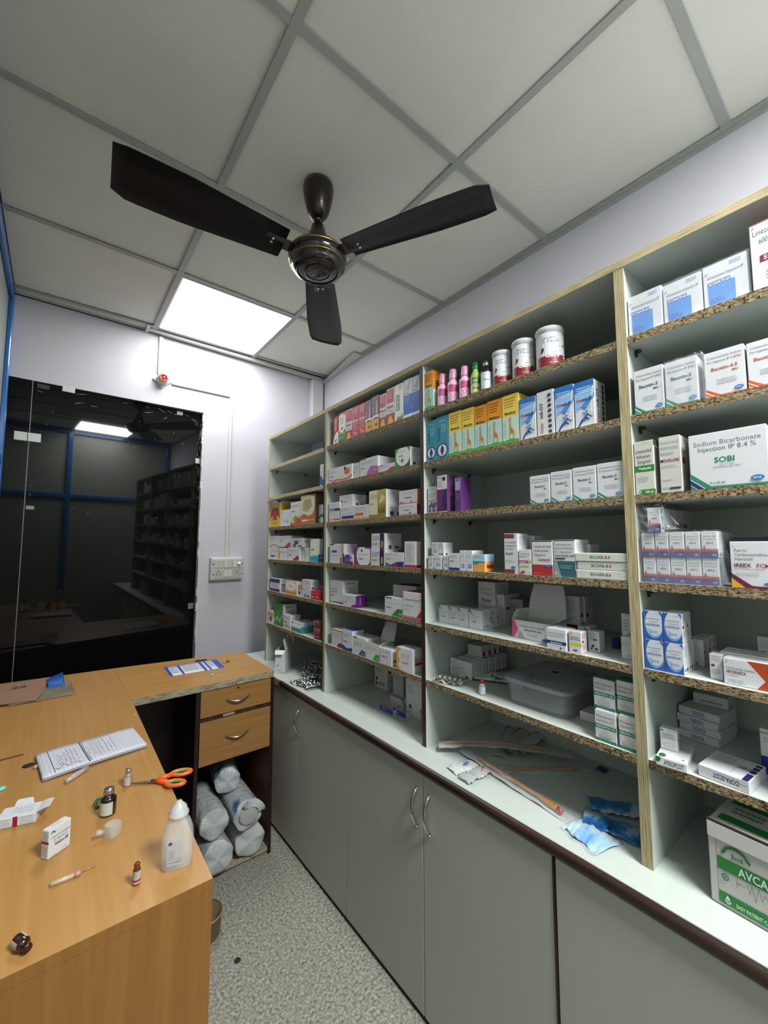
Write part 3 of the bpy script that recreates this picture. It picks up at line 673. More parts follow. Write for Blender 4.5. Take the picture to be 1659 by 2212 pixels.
K((1.014, 1.9515, 1.8576, 1.1494, 1.2412), .045, 'tall white carton with navy word, centre right of fifth shelf, far bay', F=[('g', .1, .9, .9, 3, .06, G2), ('t', 'Gel', .1, .42, .07, '2d3a78', 'l', 1), ('p', [(.2, .05), (.35, .25), (.5, .1), (.7, .22), (.9, .05)], '6a7aa8')])
for i, (bx_, l_) in enumerate([((1.014, 1.8569, 1.813, 1.1494, 1.191), 'left one of two small red cartons at the end of fifth shelf, far bay'), ((1.014, 1.8125, 1.7744, 1.1494, 1.1958), 'right one of two small red cartons at the end of fifth shelf, far bay')]):
    K(bx_, .04, l_, col='c02a38', F=[('g', .15, .75, .9, 2, .14, 'e9c9c9'), ('r', .15, .25, .7, .35, 'e9c9c9')], R=None, T=None, g='small red cartons')
K((1.04, 1.8245, 1.7772, 1.1494, 1.2249), .05, 'purple carton with a blue foot beside the upright, fifth shelf in far bay', col='53257d', F=[('r', 0, 0, 1, .42, '2f9ac0'), ('g', .1, .85, .9, 2, .08, 'b9a6d3')], R=None)
K((1.014, 2.3766, 2.298, 0.9604, 1.0319), .05, 'small white carton with an orange top, far left of lowest shelf in far bay', F=[('r', 0, .6, 1, .95, 'd99a3a'), ('c', .5, .4, .2, '4a3a6a')])
K((1.016, 2.2997, 2.178, 0.9604, 1.0859), .085, 'tall green carton with paler green waves on lowest shelf in far bay', col='3d7a45', F=[('p', [(0, .1), (.4, .3), (.7, .15), (1, .5), (1, .65), (.7, .3), (.4, .45), (0, .25)], '8ab86a'), ('p', [(0, .5), (.6, .75), (1, .95), (1, 1), (0, 1)], '2f6a3c')], rc='c9ccc9', R=[('t', 'Alkaline', .15, .84, .07, G3, 'l', 1), ('g', .15, .7, .85, 6, .05, G2)])
K((1.014, 2.1701, 2.0813, 0.9604, 1.0364), .06, 'white carton with a red thread line beside the tall green one, far bay', F=[('g', .1, .85, .9, 2, .08, G2), ('r', .1, .45, .5, .52, '8a3a3a'), ('p', [(0, .15), (.5, .25), (1, .1), (1, .15), (.5, .3), (0, .2)], 'b8453a')])
K((1.018, 2.0767, 1.966, 0.9604, 0.994), .09, 'flat teal carton on lowest shelf in far bay', col='2f8d8d', F=[('r', 0, .65, 1, 1, 'dfe3e3')], tc='dfe3e3')
K((1.026, 2.0769, 1.9712, 0.9949, 1.01), .08, 'thin white carton lying on the flat teal one', T=[('g', .2, .7, .8, 3, .2, '7fb0b0')])
red_m = nodemat('maroon_blister', ['5a2224', '8c3a3c', 'a9696a'], nscale=90, rough=.35)
y0_, y1_ = 1.7286, 1.864
for i in range(9):
    b = MB(); z = 0.96+.0006+i*.0098; rg = random.Random(i)
    for s_ in range(2):
        for q in range(4): b.box(-.05+q*.013, -.05+q*.013+.012, -.03+s_*.03, -.03+s_*.03+.027, .0, .0085, red_m, c=.0025)
    b.box(-.051, .003, -.031, .029, 0, .0015, M('a88888', .4))
    b.build('blister_strip', loc=(SX+.058+rg.uniform(-.003, .004), (y0_+y1_)/2+rg.uniform(-.003, .003)+.006, z), rotz=rg.uniform(-.05, .05), label='maroon blister strip in the stack of nine by the upright, lowest shelf in far bay', cat='blister strip', group='maroon blister strips in one stack')
K((1.014, 2.2807, 2.1234, 0.7374, 0.8524), .055, 'open white carton with a blue panel and raised flaps near the desk corner', F=[('r', .05, .25, .95, .8, '2c5d93'), ('g', .15, .7, .8, 4, .08, 'a9c3dc')], R=[('g', .1, .9, .8, 6, .05, G2), ('c', .25, .3, .1, G2), ('g', .15, .12, .8, 2, .05, G2)], flaps=[('l', 1.2, .05), ('b', 1.9, .055), ('r', -.6, .03)], turn=-.75)
foil = nodemat('silver_foil', ['3a3a3c', 'b5b7b8', 'e6e8e8'], nscale=45, rough=.22, pos=[.35, .5, .65]); foil.node_tree.nodes['Principled BSDF'].inputs['Metallic'].default_value = .85
rg = random.Random(3)
pts_ = [((0.9759, 1.8849), .2), ((1.0138, 1.8897), .5), ((1.0666, 1.9589), .1), ((1.0066, 1.7926), 1.3), ((1.0673, 1.8828), .8), ((1.1259, 2.0326), 1.0), ((1.1311, 1.9766), -.3), ((1.145, 2.1044), .4)]
for i, (p, a) in enumerate(pts_):
    b = MB(); ph = rg.uniform(0, 6)
    b.grid(lambda u, v: ((u-.5)*.055, (v-.5)*.10, .004+.004*math.sin(v*7+ph)+.002*math.sin(u*6)), 8, 14, foil, thick=.0012)
    for q in range(10): b.lathe([(.0075, 0), (.0065, .003), (.003, .0048), (0, .005)], foil, c=(-.013+.026*(q % 2), -.04+.02*(q//2), .006+.004*math.sin(((q//2)*.2+.1)*7+ph)), n=10, cap=False)
    b.build('foil_strip', loc=(p[0], p[1], CT+.0005+i*.0038), rotz=a, label='crumpled silver foil tablet strip in the small pile on the worktop below the far bay', cat='tablet strip', group='silver tablet strips piled on the worktop')
b = MB(); b.lathe([(0, 0), (.014, .001), (.015, .004), (.01, .007), (0, .008)], foil, n=14, cap=False, sx=1, sy=.7); b.build('foil_piece', loc=(1.0618, 2.0528, CT+.0004), label='single small torn foil piece left of the strip pile', cat='foil piece')
# ================================================================ SECOND BAY
syr = lambda a, b_, c: [('r', 0, .66, 1, 1, a)]
rw = [('r', 0, 0, 1, .3, '9c2a34'), ('p', [(.15, .02), (.3, .2), (.5, .26), (.7, .2), (.9, .02)], 'd9a93a'), ('r', .08, .6, .92, .96, 'b32f3b'), ('g', .2, .9, .8, 3, .07, 'e6c6c8'), ('t', 'Abevit', .1, .46, .07, '3c3c44', 'l', 1), ('g', .3, .4, .8, 2, .04, G2)]
pk = [('r', 0, 0, 1, 1, 'b84a5c'), ('g', .1, .93, .9, 4, .05, 'e8cdd2'), ('t', 'Bevlod', .1, .5, .08, 'f2dfe2', 'l', 1), ('r', 0, .42, 1, .43, 'e8cdd2'), ('r', 0, .25, 1, .26, 'e8cdd2'), ('c', .5, .34, .12, 'd68a96'), ('c', .35, .16, .1, 'e9b9c0'), ('c', .65, .1, .12, 'e9b9c0')]
pu = [('r', 0, .4, 1, 1, '6a4763'), ('p', [(.55, .45), (.85, .45), (.75, .85), (.65, .85)], 'c79a94'), ('r', 0, 0, 1, .32, 'd7a02c'), ('p', [(0, .32), (.5, .38), (1, .34), (1, .42), (.5, .44), (0, .4)], 'e9e4e0'), ('t', 'YUZYME', .28, .44, .14, 'eadfe6', 'l', 1, .5, 1), ('c', .65, .16, .15, '4b5a2a')]
bl = [('r', 0, 0, 1, .6, '2a63bd'), ('r', 0, 0, 1, .1, 'dfe3ea'), ('g', .1, .56, .8, 4, .045, 'a9c4ea'), ('g', .1, .66, .7, 1, .05, G3), ('c', .4, .78, .22, 'b4b6bb'), ('p', [(.45, .8), (.8, 1), (.84, 1), (.52, .78)], '8a8c92')]
row = [((1.022, 1.6708, 1.6249, 1.8944, 2.0282), '9d2630', [('p', [(0, 0), (1, 0), (1, .45), (.6, .42), (.25, .3), (0, .08)], 'e3e0df'), ('t', 'Fervital', .6, .5, .3, 'eadada', 'l', 1, .42, 1), ('p', [(.35, .15), (.7, .2), (.6, .1), (.4, .05)], '7a2328')], 'maroon and white syrup carton, leftmost top shelf, second bay'),
 ((1.022, 1.6232, 1.5654, 1.8944, 2.0344), 'e4e1de', [('r', 0, .9, 1, 1, 'd9622c'), ('r', 0, .9, .12, 1, 'd9622c'), ('e', .5, .88, .3, .06, 'e4e1de'), ('g', .2, .82, .8, 4, .06, G2), ('r', 0, 0, 1, .4, '2c7a4a'), ('c', .5, .46, .34, 'e9e3e0'), ('p', [(.3, .44), (.6, .52), (.72, .48), (.5, .4)], '8a3034'), ('r', .1, .28, .9, .33, 'd9b35a'), ('g', .1, .2, .9, 2, .06, 'cfe3d4')], 'orange-topped white and green syrup carton with a liver mark, top shelf in second bay'),
 ((1.022, 1.5637, 1.5104, 1.8944, 2.0345), WHT, rw, 'red and white syrup carton left of the pinkish pair, top shelf in second bay'),
 ((1.022, 1.5088, 1.4597, 1.8944, 2.0351), 'b84a5c', pk, 'left one of the two pinkish red syrup cartons, top shelf in second bay'),
 ((1.022, 1.4581, 1.4111, 1.8944, 2.0341), 'b84a5c', pk, 'right one of the two pinkish red syrup cartons, top shelf in second bay'),
 ((1.022, 1.4096, 1.3645, 1.8944, 2.0351), '6a4763', pu, 'left one of the two purple and yellow syrup cartons, top shelf in second bay'),
 ((1.022, 1.363, 1.3135, 1.8944, 2.0402), '6a4763', pu, 'right one of the two purple and yellow syrup cartons, top shelf in second bay'),
 ((1.022, 1.3104, 1.2663, 1.8944, 2.0329), WHT, rw, 'red and white syrup carton just right of the purple pair, top shelf in second bay'),
 ((1.022, 1.2647, 1.214, 1.8944, 2.0427), WHT, rw, 'taller red and white syrup carton beside the green-banded one, top shelf in second bay'),
 ((1.022, 1.2124, 1.1615, 1.8944, 2.0437), 'dfe0dc', [('r', .2, .3, .6, .72, '4d7f43'), ('t', 'AYURVA', .5, .32, .2, 'e3ead9', 'l', 1, .36, 1), ('g', .5, .95, .95, 3, .05, '8a2a2a'), ('p', [(.1, 0), (.4, .14), (.8, .1), (.95, 0)], '9a5a34'), ('p', [(.55, .02), (.9, .2), (1, .05)], '5f7f4a')], 'white syrup carton with a vertical green band, top shelf in second bay'),
 ((1.022, 1.1585, 1.1103, 1.8944, 2.0471), WHT, bl, 'left one of the two blue and white syrup cartons, top shelf, second bay'),
 ((1.022, 1.1086, 1.064, 1.8944, 2.0453), WHT, bl, 'right one of the two blue and white syrup cartons, touching the brown upright, second bay')]
for bx_, c_, F, l_ in row: K(bx_, .052, l_, col=c_, F=F, R=None, T=None, name='syrup_carton', g='syrup cartons in a row top shelf, second bay')
K((1.016, 1.7039, 1.4999, 1.7094, 1.7791), .085, 'wide white carton with an orange wave and a ladybird-like orange spot, second bay', F=[('g', .06, .85, .4, 3, .09, G2), ('t', 'AZITHRAL', .06, .4, .08, '9a4a4a', 'l', 1, .4), ('r', .06, .18, .2, .23, '5a2a3a'), ('e', .8, .58, .11, .2, 'd9602a'), ('c', .72, .8, .04, '2a2420'), ('p', [(.05, 0), (.2, .12), (.35, .22), (.6, .14), (.85, .18), (1, .34), (1, .2), (.85, .08), (.6, .04), (.4, .1), (.25, 0)], 'c96a3a')], flaps=[('b', 1.4, .03)])
K((1.022, 1.505, 1.4497, 1.7094, 1.7758), .08, 'narrow white carton squeezed between the orange-spot and the mauve-wedge ones, second bay', F=[('g', .1, .8, .9, 3, .08, G2), ('t', 'ATO', .1, .4, .07, G3, 'l', 1)])
K((1.016, 1.4394, 1.312, 1.7094, 1.7831), .11, 'large white carton with a mauve wedge in the lower right corner, second bay', F=[('r', .0, .93, .35, 1, '8f3a78'), ('g', .08, .82, .9, 3, .07, G2), ('t', 'AZTOR', .06, .42, .07, G3, 'l', 1), ('p', [(.35, 0), (.62, .5), (1, .42), (1, 0)], 'b45fa0'), ('p', [(.30, 0), (.57, .5), (.6, .5), (.33, 0)], 'dcb3d3'), ('t', 'Mankin', .95, .2, .06, 'ead3e6', 'r', 1, .3)], R=[('g', .1, .9, .9, 6, .1, G2), ('r', .3, .2, .6, .6, 'c0c2c6')])
K((1.014, 1.3079, 1.2012, 1.7094, 1.7363), .07, 'low white carton with a crimson wedge right of the mauve one, second bay', F=[('r', 0, .9, .3, 1, '8f2a48'), ('g', .06, .75, .7, 2, .1, G2), ('t', 'Tablets', .06, .36, .1, '7a2a3a', 'l', 1), ('p', [(.55, 0), (.8, .42), (1, .42), (1, 0)], 'a82a5a'), ('p', [(.50, 0), (.75, .42), (.78, .42), (.54, 0)], 'd9a3b8')])
K((1.014, 1.2026, 1.116, 1.7094, 1.7838), .075, 'tall white carton with green corners and a big grey oval, second bay', col='2f8a3d', F=[('r', .02, .02, .98, .98, '2f8a3d'), ('p', [(.3, 0), (1, 0), (1, .4), (.6, .1)], '3a3d42'), ('e', .54, .56, .47, .5, 'd8dadb'), ('g', .2, .85, .8, 2, .05, G2), ('t', 'HEPATIN', .28, .56, .06, G3, 'l', 1, .5), ('c', .5, .34, .08, '2f7a3d')], rc=WHT, tc=WHT, R=side2)
K((1.016, 1.6959, 1.5981, 1.5264, 1.5699), .06, 'small orange-strip carton under the navy-strip one, left of third shelf, second bay', F=[('g', .06, .85, .9, 2, .14, G2), ('r', 0, .14, 1, .3, 'd9622c'), ('t', 'ZERODOL', .1, .16, .12, 'e9d9d0', 'l', 1, .6)])
K((1.016, 1.6963, 1.5981, 1.5708, 1.6166), .06, 'small white carton with a navy strip, on top of the orange-strip one, second bay', F=[('g', .06, .85, .9, 2, .14, G2), ('r', .1, .12, 1, .36, '3a2f7a'), ('t', 'ZERODOL', .14, .15, .14, 'd9d6e9', 'l', 1, .6)])
K((1.014, 1.5889, 1.4756, 1.5264, 1.5896), .07, 'white carton with a navy word patch under the grey-sided carton, second bay', F=[('g', .1, .85, .7, 2, .1, G2), ('g', .1, .5, .9, 1, .1, G2), ('r', .1, .12, .95, .32, '343a80'), ('r', 0, 0, 1, .06, 'd98a3a')])
K((1.022, 1.6117, 1.5016, 1.5905, 1.6425), .075, 'white carton resting across the second bay pile, marked with a small black cross', F=[('g', .2, .9, .9, 2, .13, G2), ('r', .16, .35, .2, .6, G3), ('r', .12, .44, .24, .52, G3), ('t', 'Tablets', .3, .4, .12, G3, 'l', 0)], R=side2)
K((1.014, 1.4737, 1.3739, 1.5264, 1.5862), .07, 'white carton with an orange word patch left of the gold one, second bay', F=[('g', .06, .85, .9, 3, .1, G2), ('r', 0, .26, .62, .46, 'd9662c'), ('r', .62, .26, .7, .46, 'e8b79a'), ('r', 0, .06, 1, .11, 'd9662c')])
K((1.014, 1.3707, 1.2573, 1.5264, 1.6384), .10, 'tall white and olive gold carton with a plant picture, middle of third shelf, second bay', col='d6d3b8', F=[('r', .5, .12, 1, 1, 'b3a552'), ('r', 0, 0, 1, .12, '8c8226'), ('p', [(.55, .15), (.6, .5), (.7, .2), (.75, .6), (.8, .25), (.92, .55), (.98, .15)], '7a5a2a'), ('p', [(.6, .5), (.75, .85), (.95, .7), (.8, .55)], 'd3cf9a'), ('g', .06, .85, .6, 3, .06, G2), ('t', 'Ispaghula', .06, .5, .05, G3, 'l', 0, .5)], rc=WHT, R=side2)
K((1.014, 1.1818, 1.0818, 1.5264, 1.5657), .08, 'white carton with a fine red heart line, lower of two, second bay', F=[('g', .1, .85, .85, 2, .12, G2), ('t', 'TELMAPLUS', .3, .42, .11, G3, 'l', 1, .5), ('p', [(.05, .1), (.3, .14), (.5, .1), (.7, .3), (.72, .1), (1, .12), (1, .08), (0, .06)], 'b85a5a')], rc='8a2f22')
K((1.016, 1.1813, 1.079, 1.5666, 1.6189), .08, 'white heart-line carton with an orange brown end, upper of two, second bay', F=[('g', .1, .85, .85, 2, .12, G2), ('t', 'TELMASAR', .3, .42, .11, G3, 'l', 1, .5), ('p', [(.05, .14), (.12, .3), (.2, .14), (.6, .1), (.7, .3), (.72, .1), (1, .12), (1, .08), (0, .06)], 'b85a5a')], rc='c4602a', R=[('r', 0, 0, 1, 1, 'c4602a')])
K((1.016, 1.6843, 1.557, 1.3344, 1.4223), .07, 'large white carton with a purple and orange vertical strip, left on fourth shelf, second bay', F=[('r', .02, .93, .3, 1, G3), ('r', .15, .55, .5, .66, '4a4f7a'), ('g', .05, .42, .7, 1, .07, G2), ('r', .8, 0, .9, 1, 'c99a5a'), ('r', .9, 0, 1, .5, '3d3580'), ('r', .74, 0, .8, .3, '3d3580')], R=side2)
K((1.011, 1.5454, 1.5088, 1.3344, 1.3746), .02, 'tiny violet carton standing in front of the large white one, second bay', col='4a4a9c', F=[('g', .1, .5, .9, 2, .15, 'b9b9e3')], R=None, T=None)
K((1.011, 1.5068, 1.4802, 1.3344, 1.3752), .02, 'tiny white carton with a crimson foot beside the tiny violet one, second bay', F=[('r', 0, 0, 1, .3, 'a8284a'), ('r', 0, .55, .6, .75, 'b04a6a')], R=None, T=None)
K((1.014, 1.481, 1.362, 1.3344, 1.4075), .08, 'white carton with a purple crescent left of the two-high navy-strip pair, second bay', col='7a3a78', F=[('e', .62, .52, .44, .62, 'dfdde2'), ('r', .7, .92, 1, 1, '8a3a7a'), ('c', .5, .8, .05, G3), ('g', .35, .6, .9, 1, .1, G2), ('t', 'Enaclor', .35, .3, .1, G3, 'l', 1, .5)], T=None, rc='8a3a88')
pr_ = [('g', .08, .8, .6, 3, .1, G3), ('t', 'PROLOMET', .08, .3, .08, G3, 'l', 1, .5), ('r', .64, 0, .92, 1, '2a2358'), ('p', [(.72, .1), (.84, .12), (.86, .5), (.74, .55)], 'd0953a')]
K((1.014, 1.3589, 1.2635, 1.3344, 1.3983), .07, 'white carton with a navy strip and gold figure, lower of the pair, second bay', F=pr_)
K((1.018, 1.3595, 1.2685, 1.3992, 1.4628), .085, 'white carton with a navy strip and gold figure, upper of the pair, second bay', F=pr_, R=side2)
K((1.014, 1.2607, 1.1539, 1.3344, 1.3881), .08, 'white carton with green and navy waves beside the navy-strip pair, second bay', F=[('g', .06, .85, .9, 1, .1, G2), ('t', 'Atorvas', .06, .5, .1, G3, 'l', 1, .3), ('p', [(0, 0), (0, .3), (.3, .12), (.6, .32), (1, .38), (1, 0)], '2a2f74'), ('p', [(0, .0), (0, .3), (.25, .1), (.35, 0)], '2f7a5a'), ('r', .45, .05, .65, .25, 'a8303a')], tc='3a3f6a')
K((1.014, 1.1499, 1.0887, 1.3344, 1.4287), .05, 'tall white carton with grey back print and a crimson foot, fourth shelf, second bay', F=[('r', 0, 0, 1, .1, 'a8284a'), ('g', .15, .9, .8, 12, .06, G2)], R=[('r', 0, 0, 1, .1, 'a8284a')])
K((1.03, 1.7, 1.5877, 1.1494, 1.2539), .085, 'tall white carton with its flap ajar, left of fifth shelf, second bay', F=[('t', 'DEFLAZACORT', .08, .58, .06, G3, 'l', 1, .7), ('t', 'TABLETS 6MG', .08, .47, .06, G3, 'l', 1, .7), ('t', 'ENZA-6', .08, .32, .06, G3, 'l', 1, .5), ('r', .3, .02, 1, .08, '4a5a8a'), ('r', 0, .02, .3, .08, '7aa86a')], R=[('t', 'ENZAC-6', .2, .85, .07, G3, 'l', 1, .7), ('g', .15, .7, .85, 6, .06, G2)])
K((1.014, 1.5627, 1.4637, 1.1494, 1.2002), .06, 'low white carton with a solid purple end, in front of the tall one, second bay', F=[('g', .1, .85, .8, 3, .12, G2), ('t', 'Rosulip', .1, .35, .1, G3, 'l', 1, .4), ('p', [(.6, 0), (.75, .2), (1, .3), (1, 0)], '7a2f86')], rc='5b1a66', R=[('r', 0, 0, 1, 1, '5b1a66'), ('r', .35, .2, .42, .8, 'a97ab0')])
K((1.014, 1.2668, 1.1605, 1.1494, 1.2178), .07, 'white carton with a green wedge left of the large red-edged one, second bay', F=[('r', .06, .92, .4, .99, '2a6a3a'), ('g', .06, .68, .85, 1, .06, G2), ('t', 'Tranemic', .06, .4, .09, G3, 'l', 1, .4), ('p', [(.4, 0), (.72, .42), (.98, .42), (.98, 0)], '2f7a34'), ('p', [(.33, 0), (.66, .42), (.7, .42), (.38, 0)], 'a3cf86'), ('t', 'Mank', .88, .12, .08, 'dfead9', 'c', 1, .2)])
K((1.13, 1.3553, 1.2098, 1.1494, 1.251), .10, 'wide white carton with a maroon top, behind the green-wedge one, second bay', F=[('r', .55, .7, .95, .78, '8a5a4a'), ('g', .1, .5, .9, 2, .12, G2)], tc='3a1a1a')
K((1.013, 1.1579, 1.0567, 1.1494, 1.2467), .09, 'large white carton with red edges reading Omeprazole Capsules IP, second bay', F=[('t', 'Omeprazole Capsules IP', .08, .68, .09, '2a2c3a', 'l', 0, .92), ('t', 'OMFOTIS-20', .12, .46, .06, G1, 'l', 0, .5), ('t', 'ओमफोटिस' if 0 else 'capsules', .12, .34, .05, G1, 'l', 0, .4), ('r', 0, 0, 1, .06, 'b02a44'), ('r', 0, .09, 1, .11, 'b02a44'), ('p', [(.72, .1), (1, .4), (1, .1)], 'b02a44')], R=None, tc='a3283a')
K((1.016, 1.6609, 1.5711, 0.9604, 1.0356), .06, 'white carton with a purple wave, leftmost on lowest shelf in second bay', F=[('g', .08, .8, .8, 3, .1, G2), ('r', 0, .92, 1, 1, 'b07a8a'), ('p', [(.5, 0), (.7, .25), (1, .3), (1, 0)], '7a2a5c')])
K((1.013, 1.5646, 1.4868, 0.9604, 1.0486), .06, 'white carton with a blue top and navy wave, lowest shelf in second bay', F=[('g', .08, .8, .8, 2, .1, G2), ('t', 'Fexofen', .1, .4, .08, G3, 'l', 1, .5), ('p', [(0, .0), (0, .25), (.5, .12), (1, .22), (1, 0)], '2c3478')], tc='3a66a8')
K((1.014, 1.4864, 1.391, 0.9604, 1.0315), .075, 'white carton with a slate blue wedge, centre of lowest shelf in second bay', F=[('r', .05, .93, .35, 1, G3), ('g', .1, .7, .8, 3, .08, G2), ('p', [(.45, 0), (.7, .34), (.96, .3), (.96, 0)], '3a5f74'), ('t', 'Mank', .8, .1, .06, 'd5e0e6', 'c', 1, .3)])
K((1.013, 1.3865, 1.2977, 0.9604, 1.0261), .075, 'open green-wedge carton with its flap standing up, lowest shelf in second bay', F=[('g', .1, .75, .8, 3, .08, G2), ('p', [(.5, 0), (.72, .4), (.96, .38), (.96, 0)], '3f9a44'), ('t', 'Mank', .82, .12, .06, 'e0ecd9', 'c', 1, .25)], flaps=[('b', 1.25, .075), ('r', .5, .03)])
K((1.012, 1.2949, 1.2229, 0.9604, 1.0194), .05, 'small low white carton with red print, right of the open green-wedge one', F=[('r', .1, .45, .65, .52, 'c05a7a'), ('g', .1, .8, .8, 1, .1, G2)], R=[('r', .2, .2, .9, .38, 'b83a34')])
K((1.012, 1.1933, 1.1074, 0.9604, 1.0418), .055, 'white carton with an orange curved edge and black pen scrawl, second bay', F=[('p', [(0, 0), (0, 1), (.3, 1), (.1, .7), (.22, .4), (.08, .2), (.3, 0)], 'd29a44'), ('g', .3, .75, .9, 3, .08, G2), ('t', 'Pantop-40', .35, .35, .07, 'a04a3a', 'l', 1, .4)], R=[('r', .2, .3, 1, .42, 'b0342c'), ('t', 'Rx b', .2, .4, .3, '1a1a1a', 'l', 0, .6)], turn=.05)
K((1.248, 1.639, 1.5391, 0.7374, 0.892), .06, 'tall white carton with back print, at the rear of the worktop, second bay', F=[('g', .12, .9, .8, 9, .05, G2), ('c', .18, .26, .08, '5a3a3a'), ('c', .18, .12, .08, '5a3a3a'), ('r', .35, .1, .8, .2, G2)])
K((1.2535, 1.5051, 1.434, 0.7374, 0.847), .05, 'short open white carton between two taller ones on the worktop, second bay', F=[('g', .2, .8, .8, 3, .1, G2)], R=None, flaps=[('f', -.9, .03), ('b', 1.7, .03)])
K((1.1463, 1.2945, 1.203, 0.7374, 0.917), .06, 'tall white carton with a peaked flap beside the brown upright on the worktop', F=[('g', .1, .85, .8, 2, .05, G2), ('g', .1, .65, .5, 4, .05, G2), ('c', .28, .2, .09, G3), ('g', .1, .06, .5, 1, .03, G2)], R=None, flaps=[('b', 1.3, .05), ('l', .9, .03)])
for bx_, c_, l_ in (((1.0922, 1.3993, 1.3119, 0.7374, 0.756), '4a3f9c', 'open flat carton with a violet front on the worktop below the second bay'), ((1.1113, 1.3349, 1.2554, 0.7374, 0.7556), '2a3a92', 'open flat carton with a royal blue front on the worktop below the second bay')):
    K(bx_, .06, l_, col='c9ccd0', F=[('r', 0, 0, 1, 1, c_), ('t', 'Humog', .2, .35, .3, 'c9c9ea', 'l', 1, .6)], R=None, T=None, flaps=[('b', 1.9, .03)])
# pink crumpled plastic bag
def noise3(x, y, z, s):
    return math.sin(x*s+1.3*y*s)*math.cos(y*s*1.7+z)+.5*math.sin(x*s*2.3+z*3)*math.sin(y*s*3.1)
def film(col, rough=.15, tr=.75, alpha=.5, name='film'):
    m = bpy.data.materials.new(name); m.use_nodes = True; b_ = m.node_tree.nodes['Principled BSDF']
    b_.inputs['Base Color'].default_value = lin(col); b_.inputs['Roughness'].default_value = rough; b_.inputs['Alpha'].default_value = alpha
    b_.inputs['Specular IOR Level'].default_value = .8; b_.inputs['Coat Weight'].default_value = .4; b_.inputs['Coat Roughness'].default_value = .1
    return m
b = MB(); pinkf = film('c98aa8', .3, alpha=.7, name='pink_film')
def bagf(u, v):
    a = u*2*PI; r = .055*(1-.75*v**1.5)*(1+.25*noise3(math.cos(a), math.sin(a), v*4, 3)); return (r*math.cos(a), r*math.sin(a)*1.2, .11*v+.006*noise3(a, v, 1, 4)*v)
b.grid(bagf, 28, 14, pinkf); b.build('plastic_bag', loc=(1.1619, 1.137, CT+.001), label='crumpled pink plastic bag against the brown upright on the worktop', cat='plastic bag')
# ================================================================ THIRD BAY
gir = lambda top: ([('r', 0, 0, 1, 1, 'e3c24f')] if not top else [('r', 0, 0, 1, .62, 'a9cfcb'), ('r', 0, .58, 1, 1, 'd88a1e')])+([('r', 0, 0, 1, .55, 'b5d3c9')] if not top else [])+[
    ('r', 0, 0, 1, .07, '4f9a3a'), ('p', [(0, .07), (.5, .1), (1, .07)], '4f9a3a'), ('g', .12, .93, .85, 4, .055, '8a6a2a' if not top else '6a3a12'), ('t', 'Medicyp', .5, .60, .055, '3a3428', 'c', 1, .7),
    ('p', [(.42, .08), (.46, .08), (.47, .2), (.66, .2), (.67, .08), (.72, .08), (.73, .24), (.62, .3), (.54, .34), (.52, .48), (.46, .48), (.44, .3), (.42, .2)], 'd08a2a'),
    ('p', [(.40, .47), (.54, .46), (.55, .52), (.47, .54)], 'd08a2a'), ('r', .5, .53, .515, .57, 'd08a2a'), ('c', .49, .38, .03, '7a4a1a'), ('c', .56, .26, .035, '7a4a1a'), ('c', .65, .23, .03, '7a4a1a'), ('c', .5, .3, .025, '7a4a1a'),
    ('g', .14, .46, .24, 8, .045, '5a6a6a')]
ost = [('p', [(0, 1), (1, 1), (1, .62), (.5, .35), (0, .55)], '3f84cc'), ('p', [(0, .75), (0, .3), (.55, .55), (1, .7), (1, .85)], '8db4de'), ('p', [(.78, .3), (.92, .85), (.97, .85), (.86, .3)], 'dfe6ee'), ('r', 0, .9, 1, 1, '2b6db5'), ('g', .12, .86, .9, 3, .05, 'd9e6f3'),
    ('t', 'Osto', .08, .56, .07, 'c22a3a', 'l', 1, .4), ('t', 'mik-D3', .42, .56, .07, '2a2a36', 'l', 1, .5), ('g', .15, .45, .8, 2, .04, '8a98a8'),
    ('p', [(.15, .03), (.3, .14), (.42, .2), (.5, .16), (.4, .12), (.22, .02)], '26437e'), ('p', [(.4, .14), (.52, .27), (.68, .29), (.7, .24), (.6, .2), (.52, .12)], '3d6fb0'), ('c', .62, .33, .05, '26437e'), ('p', [(.66, .28), (.86, .2), (.9, .24), (.88, .17), (.66, .24)], '26437e'), ('p', [(.5, .18), (.72, .12), (.74, .15), (.54, .22)], '26437e'), ('p', [(.45, .27), (.4, .33), (.5, .31), (.6, .3)], '3d6fb0')]
ostw = [('t', 'Osto', .36, .06, .2, 'b3202c', 'l', 1, .36, 1), ('t', 'mik-D3', .36, .40, .2, '24242c', 'l', 1, .40, 1)]+[('c', .76, .08+i*.115, .1, '2c2c30') for i in range(8)]+[('p', [(.70, .08+i*.115-.015), (.8, .08+i*.115+.02), (.8, .08+i*.115+.008)], 'c9bfa4') for i in range(8)]
tea = [('r', 0, .08, 1, .09, '8fc3cb'), ('g', .3, .9, .9, 1, .04, 'bfe0e3'), ('t', 'Orthohelp', .3, .42, .15, '1d2f5c', 'l', 1, .44, 1), ('g', .4, .8, .9, 4, .05, 'a9d4da'), ('c', .5, .2, .46, '2c2758'), ('c', .5, .2, .38, 'd9dde6'), ('c', .5, .29, .07, '34346a'), ('p', [(.38, .27), (.62, .27), (.66, .16), (.6, .16), (.58, .08), (.53, .08), (.5, .15), (.47, .08), (.42, .08), (.4, .16), (.34, .16)], '34346a')]
K((1.016, 1.0476, 0.9944, 1.8944, 2.0341), .075, 'orange and pale blue giraffe carton beside pink bottles on top shelf, third bay', col='c9801c', F=gir(1), R=[('g', .15, .9, .9, 5, .07, '7a4a12'), ('r', 0, 0, 1, .07, '4f9a3a'), ('r', 0, .07, 1, .5, 'b5d3c9')], name='syrup_carton')
